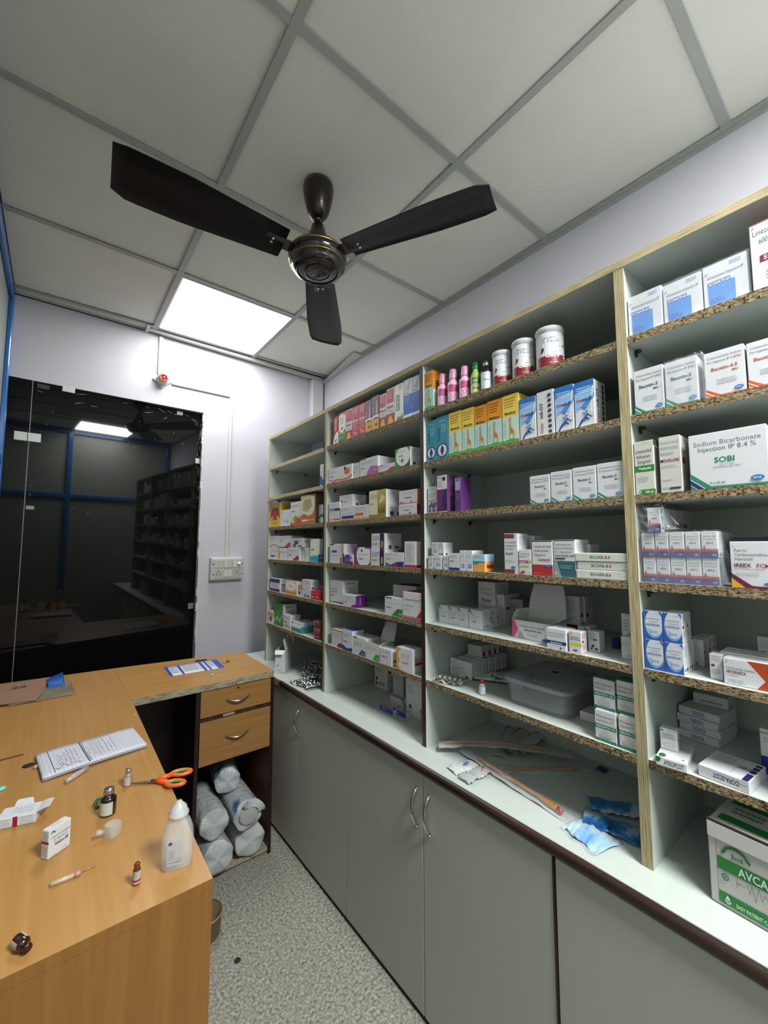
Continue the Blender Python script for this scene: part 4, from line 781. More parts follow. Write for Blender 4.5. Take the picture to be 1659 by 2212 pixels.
def bottle(name, cat, lab, prof, body, cap, capprof, lb_z, lb_els, px, z, sb, sc=1, cl=1):
    x = sb; y = px
    t = thing(name, lab, cat, (x, y, z))
    b = MB(); b.lathe(prof, body, n=28); b.build('bottle_body', t)
    b = MB(); b.lathe(capprof, cap, n=28); b.build('cap', t)
    if lb_z:
        z0, z1, r = lb_z; b = MB(); H = z1-z0; Wd = 2*PI*r*cl
        fn = lambda u, v, q: ((r+.0004+q*.8)*math.cos((u-Wd/2)/r), (r+.0004+q*.8)*math.sin((u-Wd/2)/r), z0+v)
        art(b, lb_els, Wd, H, fn, sub=24)
        b.build('label', t, rotz=PI+math.radians(-38)*(-1))
    return t
def cyl_pos(l, xl, xr, yt, sb): pass
pinkb = M('d08fb4', .3); pinkw = M('dfa9c6', .35)
for (x, y, z0, h, r), l_ in zip([(1.0328, 0.9656, 1.8944, 0.1166, 0.0168), (1.035, 0.9182, 1.8944, 0.1175, 0.019), (1.034, 0.8664, 1.8944, 0.1103, 0.018)], ['leftmost of three pink capped syrup bottles on top shelf, third bay', 'middle one of three pink capped syrup bottles on top shelf, third bay', 'rightmost of three pink capped syrup bottles, beside the green bottle']):
    bottle('syrup_bottle', 'bottle', l_, [(r*.96, 0), (r, .004), (r, h*.55), (r*.96, h*.60), (r*.62, h*.68), (r*.6, h*.72)], pinkw, pinkb, [(r*.68, h*.70), (r*.7, h*.72), (r*.60, h*.985), (r*.56, h)], (h*.04, h*.54, r),
        [('r', 0, 0, 1, 1, 'd9a9c3'), ('r', .3, .52, .7, .95, 'b8407e'), ('g', .34, .86, .66, 4, .09, 'e9cfdc'), ('c', .5, .3, .05, 'c05a94'), ('c', .5, .3, .03, 'e6d9e0'), ('g', .36, .12, .64, 1, .05, '9a6a86')], y, z0, x)
(x, y, z0, h, r) = (1.0319, 0.8201, 1.8944, 0.1057, 0.0159)
bottle('syrup_bottle', 'bottle', 'green syrup bottle with a dark green cap on top shelf, third bay', [(r*.96, 0), (r, .004), (r, h*.58), (r*.5, h*.76), (r*.45, h*.84)], M('8fae5f', .2), M('1e6a35', .3), [(r*.52, h*.80), (r*.55, h*.81), (r*.53, h), (0, h)], (h*.06, h*.52, r),
    [('r', 0, 0, 1, 1, 'b9c58e'), ('r', .25, .55, .75, .97, '4c7a2a'), ('t', 'LIV', .5, .66, .16, 'd9e6c0', 'c', 1, .2), ('c', .45, .25, .05, '8a5a2a'), ('c', .56, .22, .05, '3a6a2a'), ('g', .32, .5, .68, 2, .06, '5a6a3a')], y, z0, x)
(x, y, z0, h, r) = (1.0325, 0.7787, 1.8944, 0.0955, 0.0165)
bottle('syrup_bottle', 'bottle', 'dark brown syrup bottle with a silver cap beside the white jars, third bay', [(r*.96, 0), (r, .004), (r, h*.64), (r*.85, h*.74), (r*.5, h*.82), (r*.45, h*.86)], M('1d1211', .15, coat=.5), M('b9bcc0', .25, .9), [(r*.5, h*.84), (r*.56, h*.85), (r*.55, h*.99), (0, h)], (h*.04, h*.60, r),
    [('r', 0, 0, 1, 1, 'b9c4c9'), ('g', .32, .9, .68, 3, .08, '3a4450'), ('t', 'Syrup', .5, .5, .1, '26303c', 'c', 1, .22), ('p', [(.3, 0), (.3, .2), (.5, .08), (.7, .25), (.7, 0)], '26406e')], y, z0, x)
jarw = M('c6c9ce', .22, coat=.3)
for (x, y, z0, h, r), l_ in zip([(1.0513, 0.7341, 1.8944, 0.1124, 0.0293), (1.0553, 0.6616, 1.8944, 0.1196, 0.0333), (1.0606, 0.5813, 1.8944, 0.122, 0.0386)], ['smallest looking, leftmost of three white powder jars on top shelf, third bay', 'middle one of three white powder jars on top shelf, third bay', 'rightmost of three white powder jars, nearest the viewer, third bay']):
    bottle('powder_jar', 'jar', l_, [(r*.9, 0), (r*.94, .004), (r*.94, h*.84), (r*.9, h*.86)], jarw, jarw, [(r*.9, h*.845), (r*.96, h*.85), (r*.95, h*.89), (r, h*.90), (r, h*.965), (r*.96, h*.99), (r*.8, h)], (h*.06, h*.80, r*.942),
        [('r', 0, 0, 1, 1, 'c6c8cc'), ('r', .28, 0, .74, .32, '7a2026'), ('p', [(.3, .3), (.33, .48), (.45, .5), (.56, .6), (.6, .45), (.64, .32)], 'b5713a'), ('p', [(.36, .6), (.34, .42), (.38, .45), (.40, .56)], '5a2a20'), ('p', [(.5, .4), (.6, .6), (.63, .6), (.55, .4)], '5a2a20'), ('t', 'Gaini', .5, .26, .14, 'e9dcd9', 'c', 1, .2), ('g', .38, .88, .6, 3, .06, '5a5c62'), ('c', .68, .62, .022, '8a6a4a'), ('c', .68, .25, .02, 'd9d3d3'), ('c', .68, .1, .02, 'd9d3d3'), ('g', .46, .1, .6, 1, .05, 'd9b9b9')], y, z0, x, cl=.86)
for bx_, c_, F, R_, l_ in [
  ((1.022, 1.036, 0.9885, 1.7094, 1.8553), '2f8ba0', tea, None, 'left one of two teal cartons with a round figure badge, third bay'),
  ((1.022, 0.9867, 0.9324, 1.7094, 1.8583), '2f8ba0', tea, None, 'right one of two teal cartons with a round figure badge, third bay'),
  ((1.022, 0.9295, 0.8727, 1.7094, 1.8585), 'e3c24f', gir(0), None, 'yellow-topped giraffe carton right beside the teal pair, third bay'),
  ((1.022, 0.8702, 0.8215, 1.7094, 1.8557), 'e3c24f', gir(0), None, 'yellow-topped giraffe carton, second of the two yellow ones together, third bay'),
  ((1.022, 0.8196, 0.7724, 1.7094, 1.8514), 'd88a1e', gir(1), None, 'left one of the two orange-topped giraffe cartons on second shelf, third bay'),
  ((1.022, 0.7704, 0.718, 1.7094, 1.8542), 'd88a1e', gir(1), None, 'right one of the two orange-topped giraffe cartons on second shelf, third bay'),
  ((1.022, 0.7158, 0.661, 1.7094, 1.8545), 'e3c24f', gir(0), None, 'yellow-topped giraffe carton next to the first blue runner carton, third bay'),
  ((1.022, 0.6585, 0.6074, 1.7094, 1.8298), WHT, ost, None, 'blue runner carton between the giraffe carton and the white one, third bay'),
  ((1.022, 0.6048, 0.5542, 1.7094, 1.8329), WHT, ostw, None, 'white carton with vertical red and black word and round dots, third bay'),
  ((1.022, 0.5516, 0.5012, 1.7094, 1.8298), WHT, ost, None, 'blue runner carton just right of the white dotted one, third bay'),
  ((1.022, 0.4986, 0.4492, 1.7094, 1.827), WHT, ost, ostw, 'rightmost blue runner carton, its white dotted side visible, third bay')]:
    K(bx_, .062, l_, col=c_, F=F, R=R_, T=None, name='syrup_carton', g='syrup cartons on the second shelf of the third bay', rc=WHT if R_ else None)
K((1.022, 1.033, 0.9903, 1.5264, 1.6189), .05, 'slim white carton with purple hexagons, left end of third shelf, third bay', F=[('g', .2, .92, .8, 1, .05, G3), ('g', .15, .75, .9, 3, .06, G2), ('t', 'HYALUB', .12, .44, .05, G3, 'l', 1, .6)]+[('c', u, v, .17, '7a5a94') for u, v in ((.25, .25), (.65, .25), (.25, .1), (.7, .1), (.45, .33), (.85, .32))])
K((1.014, 0.9799, 0.9336, 1.5264, 1.6506), .075, 'white and plum carton with a black round mark beside the hexagon one, third bay', F=[('r', 0, .02, 1, .62, '6a2260'), ('p', [(.6, .06), (.45, .3), (.6, .5), (.8, .6), (1, .6), (1, .06)], '2b2258'), ('c', .7, .9, .16, '2a2c34'), ('g', .1, .84, .6, 3, .06, G2), ('t', 'Nurogain', .1, .93, .04, G3, 'l', 1, .4), ('t', 'Forte', .1, .035, .035, '1a1a1a', 'l', 1, .6)], rc='5c3a66', R=[('r', 0, 0, 1, 1, '5c3a66'), ('c', .3, .68, .13, 'c23a78'), ('c', .3, .50, .13, 'c23a78'), ('g', .2, .3, .8, 3, .06, '8a6a94')])
K((1.022, 0.9077, 0.8805, 1.5264, 1.6387), .05, 'slim purple carton with a blue oval behind the plum one, third bay', col='5a2f70', F=[('r', .1, .6, .9, .95, 'a99ab9'), ('e', .5, .9, .3, .04, NB), ('g', .2, .5, .8, 4, .06, '9a7ab0')], T=None, R=None)
bac = lambda c1, c2, n, word='': rx(['Colistimethate Sodium', 'For Injection IP '+n+'MIU'], 'Bacstin-'+n, c1, (c2[0], c2[1]), sub_='MIU', bv=.60, bh=.075, th=.058, tv=.84)
gr = ('2f7c66', '3f8f78'); og = ('c9562f', 'd98560')
for bx_, l_ in zip([(1.014, 0.6279, 0.5687, 1.5264, 1.6024), (1.014, 0.5669, 0.5096, 1.5264, 1.6054), (1.014, 0.5078, 0.4494, 1.5264, 1.6078), (1.014, 0.448, 0.3865, 1.5264, 1.6091)], ['leftmost of four white cartons with green corner stripes on third shelf, third bay', 'second from left of four white green-striped cartons on third shelf, third bay', 'third from left of four white green-striped cartons on third shelf, third bay', 'rightmost of four white green-striped cartons, against the plywood upright']):
    K(bx_, .07, l_, F=bac('3a5a56', gr, '3'), R=None, T=None, g='green-striped white cartons in a row on the third shelf')
# fourth shelf
sm = rx(['Inj'], '', G3, ('2f7c66', '3f8f78'), logo=False)+[('g', .1, .85, .9, 2, .1, G2), ('g', .4, .5, .95, 3, .1, G2)]
g = 'small striped cartons stacked at the left end of the fourth shelf, third bay'
for (a, l_) in [((1.016, 1.0299, 1.0051, 1.3344, 1.378), 'small green-striped carton, bottom row far left on fourth shelf, third bay'), ((1.016, 1.0041, 0.964, 1.3344, 1.3785), 'small green-striped carton, second in bottom row, fourth shelf of third bay'), ((1.016, 0.9599, 0.9328, 1.3344, 1.3793), 'small green-striped carton, third in bottom row on fourth shelf, third bay')]:
    K(a, .045, l_, F=sm, R=side2, g=g)
for (a, l_) in [((1.02, 1.0155, 0.9849, 1.3789, 1.4245), 'small green-striped carton, top row left on fourth shelf, third bay'), ((1.02, 0.9836, 0.9572, 1.3789, 1.4243), 'small carton turned to its code side, top row on fourth shelf, third bay')]:
    K(a, .045, l_, F=sm if 'left' in l_ else side2, R=side2, g=g)
K((1.014, 0.93, 0.8854, 1.3344, 1.389), .05, 'small white carton with a dark blue foot, left part of fourth shelf, third bay', F=[('r', 0, 0, 1, .16, '2a2f84'), ('g', .1, .85, .8, 2, .08, G2), ('t', 'XONE', .1, .5, .08, G3, 'l', 1, .4)])
for a, l_ in [((1.014, 0.8843, 0.8588, 1.3344, 1.3985), 'left of two slim white cartons with blue drop rings, fourth shelf, third bay'), ((1.014, 0.8581, 0.8312, 1.3344, 1.3987), 'right of two slim white cartons with blue drop rings, fourth shelf, third bay')]:
    K(a, .055, l_, F=[('g', .15, .75, .9, 2, .07, '7a9ac0'), ('c', .6, .24, .24, '3f6fb5'), ('c', .6, .24, .12, 'b9cbe3'), ('p', [(0, .1), (.4, .3), (.2, .05)], 'a9bfe0')], R=side, g='slim white cartons with blue rings')
K((1.014, 0.8294, 0.7846, 1.3344, 1.3875), .045, 'small carton, pale blue above and orange below, fourth shelf, third bay', col='e0a044', F=[('r', 0, .55, 1, 1, 'a9cbdc'), ('p', [(0, .42), (.35, .42), (.5, .52), (1, .52), (1, .6), (0, .6)], '2a83b5'), ('g', .1, .88, .9, 2, .07, '5f8fa9')], R=[('r', 0, .58, 1, 1, 'a9cbdc'), ('r', .2, .2, .9, .4, '9a2a24')])
K((1.014, 0.7159, 0.6706, 1.3344, 1.4478), .05, 'tall white carton with brown blocks at top and bottom, fourth shelf, third bay', F=[('r', 0, .88, .75, .99, '7a3a26'), ('r', 0, .0, .75, .11, '7a3a26'), ('t', 'L-Ornithine', .08, .76, .048, G3, 'l', 0, .8), ('t', 'L-Aspartate', .08, .68, .048, G3, 'l', 0, .8), ('t', 'Infusion', .15, .60, .048, G3, 'l', 0, .7), ('t', 'N-LIV', .14, .47, .062, '2a2a30', 'l', 1, .6), ('g', .1, .34, .8, 2, .04, G2), ('e', .66, .16, .16, .03, NB)], T=None)
for i, (a, l_) in enumerate([((1.08, 0.7015, 0.6871, 1.3344, 1.4445), 'grey dim slim carton behind the brown-block one, left of three, third bay'), ((1.085, 0.6886, 0.6752, 1.3344, 1.443), 'grey dim slim carton behind the brown-block one, middle of three, third bay'), ((1.09, 0.6767, 0.665, 1.3344, 1.4414), 'grey dim slim carton behind the brown-block one, right of three, third bay')]):
    K(a, .05, l_, F=[('g', .2, .9, .8, 5, .06, G2), ('r', 0, .42, .6, .5, '7a3a26')], g='slim cartons standing behind the brown-block one')
K((1.013, 0.6682, 0.6292, 1.3344, 1.4029), .055, 'shorter white carton with a red and lime word patch, fourth shelf, third bay', F=[('t', 'Tranexamic', .08, .80, .07, G1, 'l', 0, .8), ('t', 'Injection', .08, .70, .07, G1, 'l', 0, .6), ('r', .0, .46, .72, .56, 'b0303a'), ('r', .72, .46, 1, .56, '9ab53c'), ('t', 'Isolatral', .06, .475, .065, 'e6d3d3', 'l', 1, .6), ('r', .1, .3, .8, .36, '9ab53c'), ('p', [(.05, .03), (.3, .18), (.5, .12), (.6, .24), (.5, .08), (.2, .0)], 'b8403c'), ('g', .7, .1, .95, 1, .05, G3)], R=None)
K((1.013, 0.6271, 0.5675, 1.3344, 1.4269), .065, 'white carton with a solid red lower band reading Cerebroprotein, third bay', F=[('r', 0, 0, 1, .31, 'a82a2c'), ('r', 0, .97, 1, 1, '34343c'), ('t', 'Cerebroprotein', .1, .80, .075, G3, 'l', 0, .84), ('t', 'Hydrolysate', .12, .68, .075, G3, 'l', 0, .7), ('t', 'Injection', .14, .56, .075, G3, 'l', 0, .6), ('t', 'Cerenyx', .3, .42, .085, '8f2a34', 'l', 1, .6), ('e', .8, .28, .13, .035, NB), ('g', .1, .08, .5, 1, .03, 'd9a9a9')], R=None)
K((1.014, 0.5659, 0.5078, 1.3344, 1.4287), .075, 'white and teal carton reading Vancomycin, left of the flat white stack, third bay', F=[('p', [(0, 0), (.36, 0), (.1, .42), (0, .42)], '8a8f94'), ('p', [(.36, 0), (1, 0), (1, .42), (.14, .42)], '2c5c66'), ('r', 0, .42, 1, .435, '9aa0a4'), ('r', 0, .97, 1, 1, '2c5c66'), ('t', 'Vancomycin', .06, .84, .07, G1, 'l', 0, .86), ('t', 'Hydrochloride', .06, .74, .07, G1, 'l', 0, .86), ('t', 'for Injection', .06, .64, .07, G1, 'l', 0, .8), ('t', 'VANCOSURE-1000', .06, .54, .055, '2c3c44', 'l', 1, .9), ('r', .08, .47, .55, .51, '2c3c44'), ('g', .3, .3, .9, 2, .05, '9fc0c6'), ('t', 'BC', .06, .06, .06, 'd0d4d6', 'l', 1, .2)], tc='1e474f', rc='c9ccce')
K((1.08, 0.5108, 0.5009, 1.3344, 1.4166), .05, 'grey carton edge behind the teal carton and above the flat white stack', F=None, R=side, tc='2c4a50')
bi = [('t', 'BICARB', .30, .36, .34, '2a7a4e', 'l', 1, .26), ('t', '-', .56, .36, .34, G3, 'l', 1, .05), ('t', '8.4', .60, .36, .34, 'b03038', 'l', 1, .14)]
lo = (1.013, 0.5056, 0.388, 1.3344, 1.3492); hz = (1.3959-lo[3])/3
for i, l_ in enumerate(['bottom one of three flat white cartons reading BICARB on fourth shelf', 'middle one of three flat white cartons reading BICARB on fourth shelf', 'top one of three flat white cartons reading BICARB on fourth shelf']):
    K((lo[0]+(.0015 if i == 1 else 0), lo[1]+(.0012, -.001, .002)[i], lo[2]+(.0012, 0, .001)[i], lo[3]+hz*i+.0002, lo[3]+hz*(i+1)-.0004), .11, l_, col='c6c9c2', F=bi+[('r', 0, .0, 1, .03, '8f928c')], R=None, T=None, g='flat cartons in a stack of three')
# fifth shelf
wr = [('t', 'Ceftriaxone', .1, .62, .1, G2, 'l', 0, .8), ('t', 'Injection', .16, .5, .1, G2, 'l', 0, .6), ('t', 'Tazilin', .2, .34, .1, G3, 'l', 1, .6), ('p', [(0, 1), (.1, 1), (.3, .8), (.34, .72), (.25, .78), (0, .94)], '3a4044'), ('g', .5, .12, .9, 1, .05, G2)]
g = 'shrink-wrapped pack of small white cartons on the fifth shelf, third bay'
pos5 = [(1.0639, 1.0213, 0.978, 1.1494, 1.2083), (1.064, 0.9772, 0.9369, 1.1494, 1.2069), (1.0636, 0.9355, 0.8932, 1.1494, 1.2071), (1.0596, 0.8889, 0.838, 1.1494, 1.2055)]
for i, (a, l_) in enumerate(zip(pos5, ['leftmost of four shrink-wrapped white cartons in the front of the clear pack', 'second of four shrink-wrapped white cartons in the front of the clear pack', 'third of four shrink-wrapped white cartons in the front of the clear pack', 'rightmost of four shrink-wrapped white cartons in the front of the clear pack'])):
    a = (pos5[3][0],)+tuple(a[1:4])+(pos5[0][4],); K(a, .04, l_, F=wr, R=side2, g=g)
px_ = pos5[3]
for i in range(4):
    K((px_[0]+.043+.036*i, px_[1], px_[2]+.002, px_[3], pos5[0][4]), .034, 'one of four white cartons behind in the shrink-wrapped pack, fifth shelf, third bay', F=None, R=side, g='rear cartons of the shrink-wrapped pack')
filmc = film('c9d0d4', .12, alpha=.16, name='clear_shrink_film')
def shrink(x0, x1, y0, y1, z0, z1, label, tail=0, name='shrink_wrap', amp=.003, mat=None):
    """thin crumpled film around a block of cartons"""
    ylim = [u_[1] for u_ in ups if u_[1] > y0][-1]-.002; y1 = min(y1, ylim-.002); b = MB()
    P0 = [(x0, y1), (x0, y0), (x1, y0), (x1, y1)]
    def fn(u, v):
        t = u*4; i = int(t) % 4; f = t-int(t); a, c = P0[i], P0[(i+1) % 4]
        x, y = a[0]+(c[0]-a[0])*f, a[1]+(c[1]-a[1])*f; z = z0+(z1-z0)*v
        n = abs(noise3(x*14, y*14, z*90, 5))*amp; cx, cy = (x0+x1)/2, (y0+y1)/2
        d = math.hypot(x-cx, y-cy) or 1
        return (x+(x-cx)/d*n, min(ylim, y+(y-cy)/d*n), z)
    b.grid(fn, 64, 12, mat or filmc)
    b.grid(lambda u, v: (x0+(x1-x0)*u, y0+(y1-y0)*v, z1+.0012+amp*abs(noise3(u*4, v*4, 1, 4))), 24, 24, mat or filmc)
    if tail:
        b.grid(lambda u, v: (x0-.004+.03*u*math.sin(v*3), y0-.002-tail*u*(1+.3*math.sin(v*9)), z0+(z1-z0)*v*(1-.8*u)+.004), 12, 12, mat or filmc)
    return b.build(name, label=label, cat='plastic film')
shrink(px_[0]-.0025, px_[0]+.19, px_[2]-.003, pos5[0][1]+.002, px_[3]+.0006, pos5[0][4]+.002, 'clear crumpled shrink film around the block of small white cartons, fifth shelf, third bay', tail=.03)
def KB(x, yl, yr, z, h, d, lab, F=None, R=side, T=None, **k): return K((x, yl, yr, z, z+h), d, lab, F=F, R=R, T=T, **k)
z5 = 1.1494
K((1.17, 0.9377, 0.8669, 1.1494, 1.2883), .08, 'large dim white carton at the back above the wrapped pack, fifth shelf, third bay', F=rx(['Piperacillin', 'Tazobactam'], 'Piptaz', G3, logo=False))
K((1.18, 0.8662, 0.8374, 1.1494, 1.2491), .09, 'small dim carton at the back beside the large dim one, fifth shelf, third bay', F=side2)
K((1.21, 0.8545, 0.7875, 1.1494, 1.2355), .09, 'wide dim dark carton at the back, left of the tall open lid, third bay', col='8d9093', F=[('g', .1, .8, .8, 3, .1, G3)])
K((1.0566, 0.7253, 0.6032, 1.1494, 1.2), .085, 'large open carton with a pink curved edge and its lid standing tall, third bay', F=[('p', [(0, 0), (.05, .0), (.17, .5), (.05, 1), (0, 1)], 'c04a7a'), ('p', [(.05, 0), (.14, 0), (.21, .5), (.10, 1), (.05, 1), (.17, .5)], 'd9a9bc'), ('p', [(.14, 0), (1, 0), (.35, .05), (.24, .4), (.17, .35)], '9a9a94'), ('t', 'Diclofenac Sodium Injection', .2, .66, .1, G3, 'l', 0, .78), ('t', 'DICLONYX-AQ', .33, .46, .11, '5a4a54', 'l', 1, .5), ('g', .4, .34, .75, 3, .07, G2), ('e', .88, .12, .1, .09, NB)], R=[('g', .1, .8, .9, 4, .1, G2)], flaps=[('b', 1.42, .135), ('r', .5, .045), ('l', 1.9, .03)])
K((1.014, 0.5926, 0.5393, 1.1494, 1.2013), .05, 'white carton with a navy band in front of the pink-edged open one, third bay', F=[('r', 0, .26, 1, .41, '232c6a'), ('t', 'Hydrocortisone Sodium', .08, .74, .08, G1, 'l', 0, .84), ('t', 'Succinate Injection IP', .08, .62, .08, G1, 'l', 0, .8), ('t', 'Hydrohood', .2, .285, .09, 'ccd3e6', 'l', 1, .6), ('g', .3, .2, .7, 1, .04, G2), ('c', .72, .1, .05, G3)], R=side2)
for i in range(2): K((1.1093, 0.5577, 0.5406, 1.1494, 1.198) if i == 0 else (1.1246, 0.5486, 0.5318, 1.1494, 1.198), .04, ['white carton directly behind the navy-band one, left of two, third bay', 'white carton directly behind the navy-band one, right of two, third bay'][i], F=side2, g='cartons behind the navy-band one')
K((1.0168, 0.5346, 0.5023, 1.1494, 1.2018), .028, 'small white carton with a yellow band and red top edge, fifth shelf, third bay', F=[('r', 0, .34, 1, .46, 'cdbd2c'), ('t', 'NEOMYCIN', .1, .70, .06, G3, 'l', 1, .8), ('t', 'INJECTION IP', .1, .60, .06, G3, 'l', 1, .8), ('r', .14, .84, .3, .96, 'cdbd2c'), ('e', .5, .13, .2, .045, 'a83a34')], R=side, rc='ccb9b9', g=None)
K((1.0678, 0.511, 0.4828, 1.1494, 1.1991), .03, 'small white carton turned to its grey code side, fifth shelf, third bay', F=side2+[('r', .3, .2, .55, .34, G3), ('r', .45, .55, .8, .62, G3)], R=None)
K((1.18, 0.638, 0.5845, 1.1494, 1.2671), .05, 'tall dim white carton with a maroon bar behind the open lid, left one, third bay', F=[('g', .2, .9, .8, 6, .05, G2), ('r', .15, .22, .85, .32, '7a1f2c')])
K((1.2, 0.5916, 0.5783, 1.1494, 1.2672), .05, 'tall dim white carton with a maroon bar behind the open lid, right one, third bay', F=[('g', .2, .9, .8, 6, .05, G2), ('r', .15, .3, .85, .38, '7a1f2c')])
K((1.0591, 0.4294, 0.4032, 1.1494, 1.2001), .06, 'white carton half hidden by plywood upright, lower right of fifth shelf, third bay', F=[('t', 'Ondansetron', .06, .7, .07, G1, 'l', 0, .85), ('t', 'Injection', .06, .58, .07, G1, 'l', 0, .6), ('g', .3, .4, .8, 1, .06, '7a9ac0'), ('g', .5, .2, .9, 2, .05, G2)], R=None)
K((1.11, 0.4469, 0.4261, 1.1494, 1.2456), .06, 'taller white carton with a dark strip behind, beside the plywood upright, third bay', F=[('g', .15, .85, .8, 4, .08, G2), ('r', 0, .2, 1, .34, '26263a')])
K((1.14, 0.4838, 0.4676, 1.1494, 1.173), .04, 'tiny navy carton deep on fifth shelf near the plywood upright, third bay', col='1f2a66', F=[('g', .2, .6, .8, 1, .15, '8a94c0')])
# sixth shelf
z6 = 0.9604
ra = (1.1224, 1.0308, 0.9327, 0.9604, 1.0168)
for i in range(11):
    d = .017
    K((ra[0]+i*.0185, ra[1]-(.002 if i else 0)-(i % 3)*.002, ra[2]-.001*(i % 2), ra[3], ra[4]-(.003 if i % 2 else 0)), d, 'foremost thin white carton of the long row on sixth shelf, third bay' if i == 0 else 'one of ten thin white cartons filed behind the foremost in the long row', F=rx(['Amikacin', 'Sulphate'], 'Amicin', G3, logo=False)+[('c', .28, .3, .18, 'b4b7bb')] if i == 0 else None, R=[('g', .2, .9, .8, 6, .1, G2), ('r', .1, .04, .9, .16, '8a1a2a')], g=None if i == 0 else 'thin white cartons filed in a row on the sixth shelf', T=[('g', .2, .6, .8, 1, .3, G2)])
for i in range(4):
    K((ra[0]+.078+i*.032, ra[1]-.016, ra[2]+.020, ra[4]+.0006, ra[4]+.040), .030, 'one of four small white cartons lying on top of the filed row, third bay', F=None, R=[('g', .2, .9, .8, 3, .2, G2), ('r', .3, .1, .7, .5, '8a1a2a')], g='small cartons on top of the filed row')
# strip of ampoules in clear wrap
(ax, ay) = (1.0337, 0.9709)
t = thing('ampoule_tray', 'clear tray of small ampoules lying at the left front edge of sixth shelf', 'ampoule pack', (ax+.016, ay-.004, z6+.0016), .35)
b = MB(); b.grid(lambda u, v: ((u-.5)*.06, (v-.5)*.10, .006+.004*math.sin(v*21)+.002*math.sin(u*17+v*9)), 16, 24, film('c9ced0', .1, alpha=.45, name='clear_blister_film'), thick=.001); b.build('wrap', t)
for i in range(5):
    b = MB(); b.tube([(-.022, -.036+i*.018, .010), (-.010, -.036+i*.018, .010), (-.007, -.036+i*.018, .010), (.024, -.036+i*.018, .010)], .005, M('b4b8b6', .15), radii=[.0035, .0055, .006, .006], n=10)
    b.tube([(-.024, -.036+i*.018, .010), (-.012, -.036+i*.018, .010)], .0057, M('6f6038', .4, .5), n=10); b.build('ampoule', t)
def small_amp(px, rz, l_):
    t = thing('ampoule', l_, 'ampoule', (px[0], px[1], z6), rz); b = MB(); b.tube([(-.022, 0, .0055), (.006, 0, .0055), (.010, 0, .0055), (.024, 0, .0055)], .005, M('5a1418', .2, coat=.5), radii=[.005, .005, .0025, .003]); b.build('glass', t)
    b = MB(); b.tube([(-.016, 0, .0055), (.000, 0, .0055)], .0053, M('b9aaa8', .5)); b.build('label', t)
small_amp((1.0814, 0.9566), -.5, 'small dark red ampoule lying right of the clear ampoule tray')
small_amp((1.1291, 0.9368), -1.3, 'small dark red ampoule lying in front of the filed row of thin cartons')
(vx, vy) = (1.046, 0.8292)
def vial(name, lab, loc, r, h, body, capc, rot=None, labc='c9ccd0', els=None, twist=0, metal=0):
    t = thing(name, lab, 'vial', loc, 0, rot=rot)
    b = MB(); b.lathe([(r*.9, 0), (r, .002), (r, h*.62), (r*.8, h*.70), (r*.5, h*.75), (r*.5, h*.80)], body, n=24); b.build('glass_body', t)
    b = MB(); b.lathe([(r*.55, h*.78), (r*.68, h*.79), (r*.68, h*.93), (r*.64, h*.96), (r*.64, h), (0, h)], M(capc, .3, metal), n=24); b.build('cap', t)
    b = MB(); Wd = 2*PI*r*.8; z0, z1 = h*.08, h*.56
    art(b, [('r', 0, 0, 1, 1, labc)]+(els or [('g', .35, .9, .7, 5, .13, G3)]), Wd, z1-z0, lambda u, v, q: ((r+.0004+q)*math.cos((u-Wd/2)/r+PI+twist), (r+.0004+q)*math.sin((u-Wd/2)/r+PI+twist), z0+v), sub=20); b.build('label', t)
    return t
vial('vial', 'small clear vial with a red cap standing alone on sixth shelf', (vx, vy, z6), .0095, .044, M('8f9899', .1, coat=.4), 'a8202a')
b = MB(); sgr = nodemat('sachet_print', ['2f6f58', 'b9c0bf', 'c9cecf', '6a3a40'], nscale=38, rough=.4, pos=[.36, .44, .62, .72])
b.grid(lambda u, v: ((u-.5)*.085, (v-.5)*.12, .006+.010*math.sin(u*3)*math.sin(v*3.1)+.001*math.sin(u*19)), 14, 18, sgr, thick=.004); b.build('sachet', loc=(1.1918, 0.8927, z6+.005), rotz=.5, label='green and white printed sachet lying between the filed cartons and plastic box', cat='sachet')
K((1.1677, 0.8153, 0.7681, 0.9604, 1.0056), .06, 'small blue and white carton beside the plastic container on sixth shelf', col='2a63a8', F=[('r', 0, 0, 1, .5, 'c9ccd0'), ('g', .15, .4, .8, 2, .12, G2)], R=None)
# translucent plastic container with a clip-on lid
tub = film('a4abae', .25, alpha=.3, name='translucent_plastic'); lidm = film('b0b7ba', .3, alpha=.38, name='translucent_lid')
def rrect(w, d, r, n=6):
    P_ = []
    for cx, cy, a0 in ((w/2-r, d/2-r, 0), (-w/2+r, d/2-r, PI/2), (-w/2+r, -d/2+r, PI), (w/2-r, -d/2+r, 1.5*PI)):
        for i in range(n+1): a = a0+PI/2*i/n; P_.append((cx+r*math.cos(a), cy+r*math.sin(a)))
    return P_
def loft(mb, rings, m, cap0=True, cap1=True, smooth=True):
    n = len(rings[0][0]); vs = []
    for P_, z in rings: vs += [(x, y, z) for x, y in P_]
    fs = [(k*n+i, k*n+(i+1) % n, (k+1)*n+(i+1) % n, (k+1)*n+i) for k in range(len(rings)-1) for i in range(n)]
    mb.add(vs, fs, m, smooth)
    if cap0: mb.add(vs, [tuple(range(n))[::-1]], m)
    if cap1: mb.add(vs, [tuple((len(rings)-1)*n+i for i in range(n))], m)
p0 = (1.1332, 0.7593, 0.963); p1 = (1.0569, 0.5715, 0.963)
tl = abs(p0[1]-p1[1])+.01; tw = .25
tcx, tcy = 1.045+tw/2, (p0[1]+p1[1])/2-.006
TH = 0.0804
t = thing('food_container', 'large translucent plastic container with a clip-on lid on sixth shelf, third bay', 'container', (tcx, tcy, z6), -PI/2)
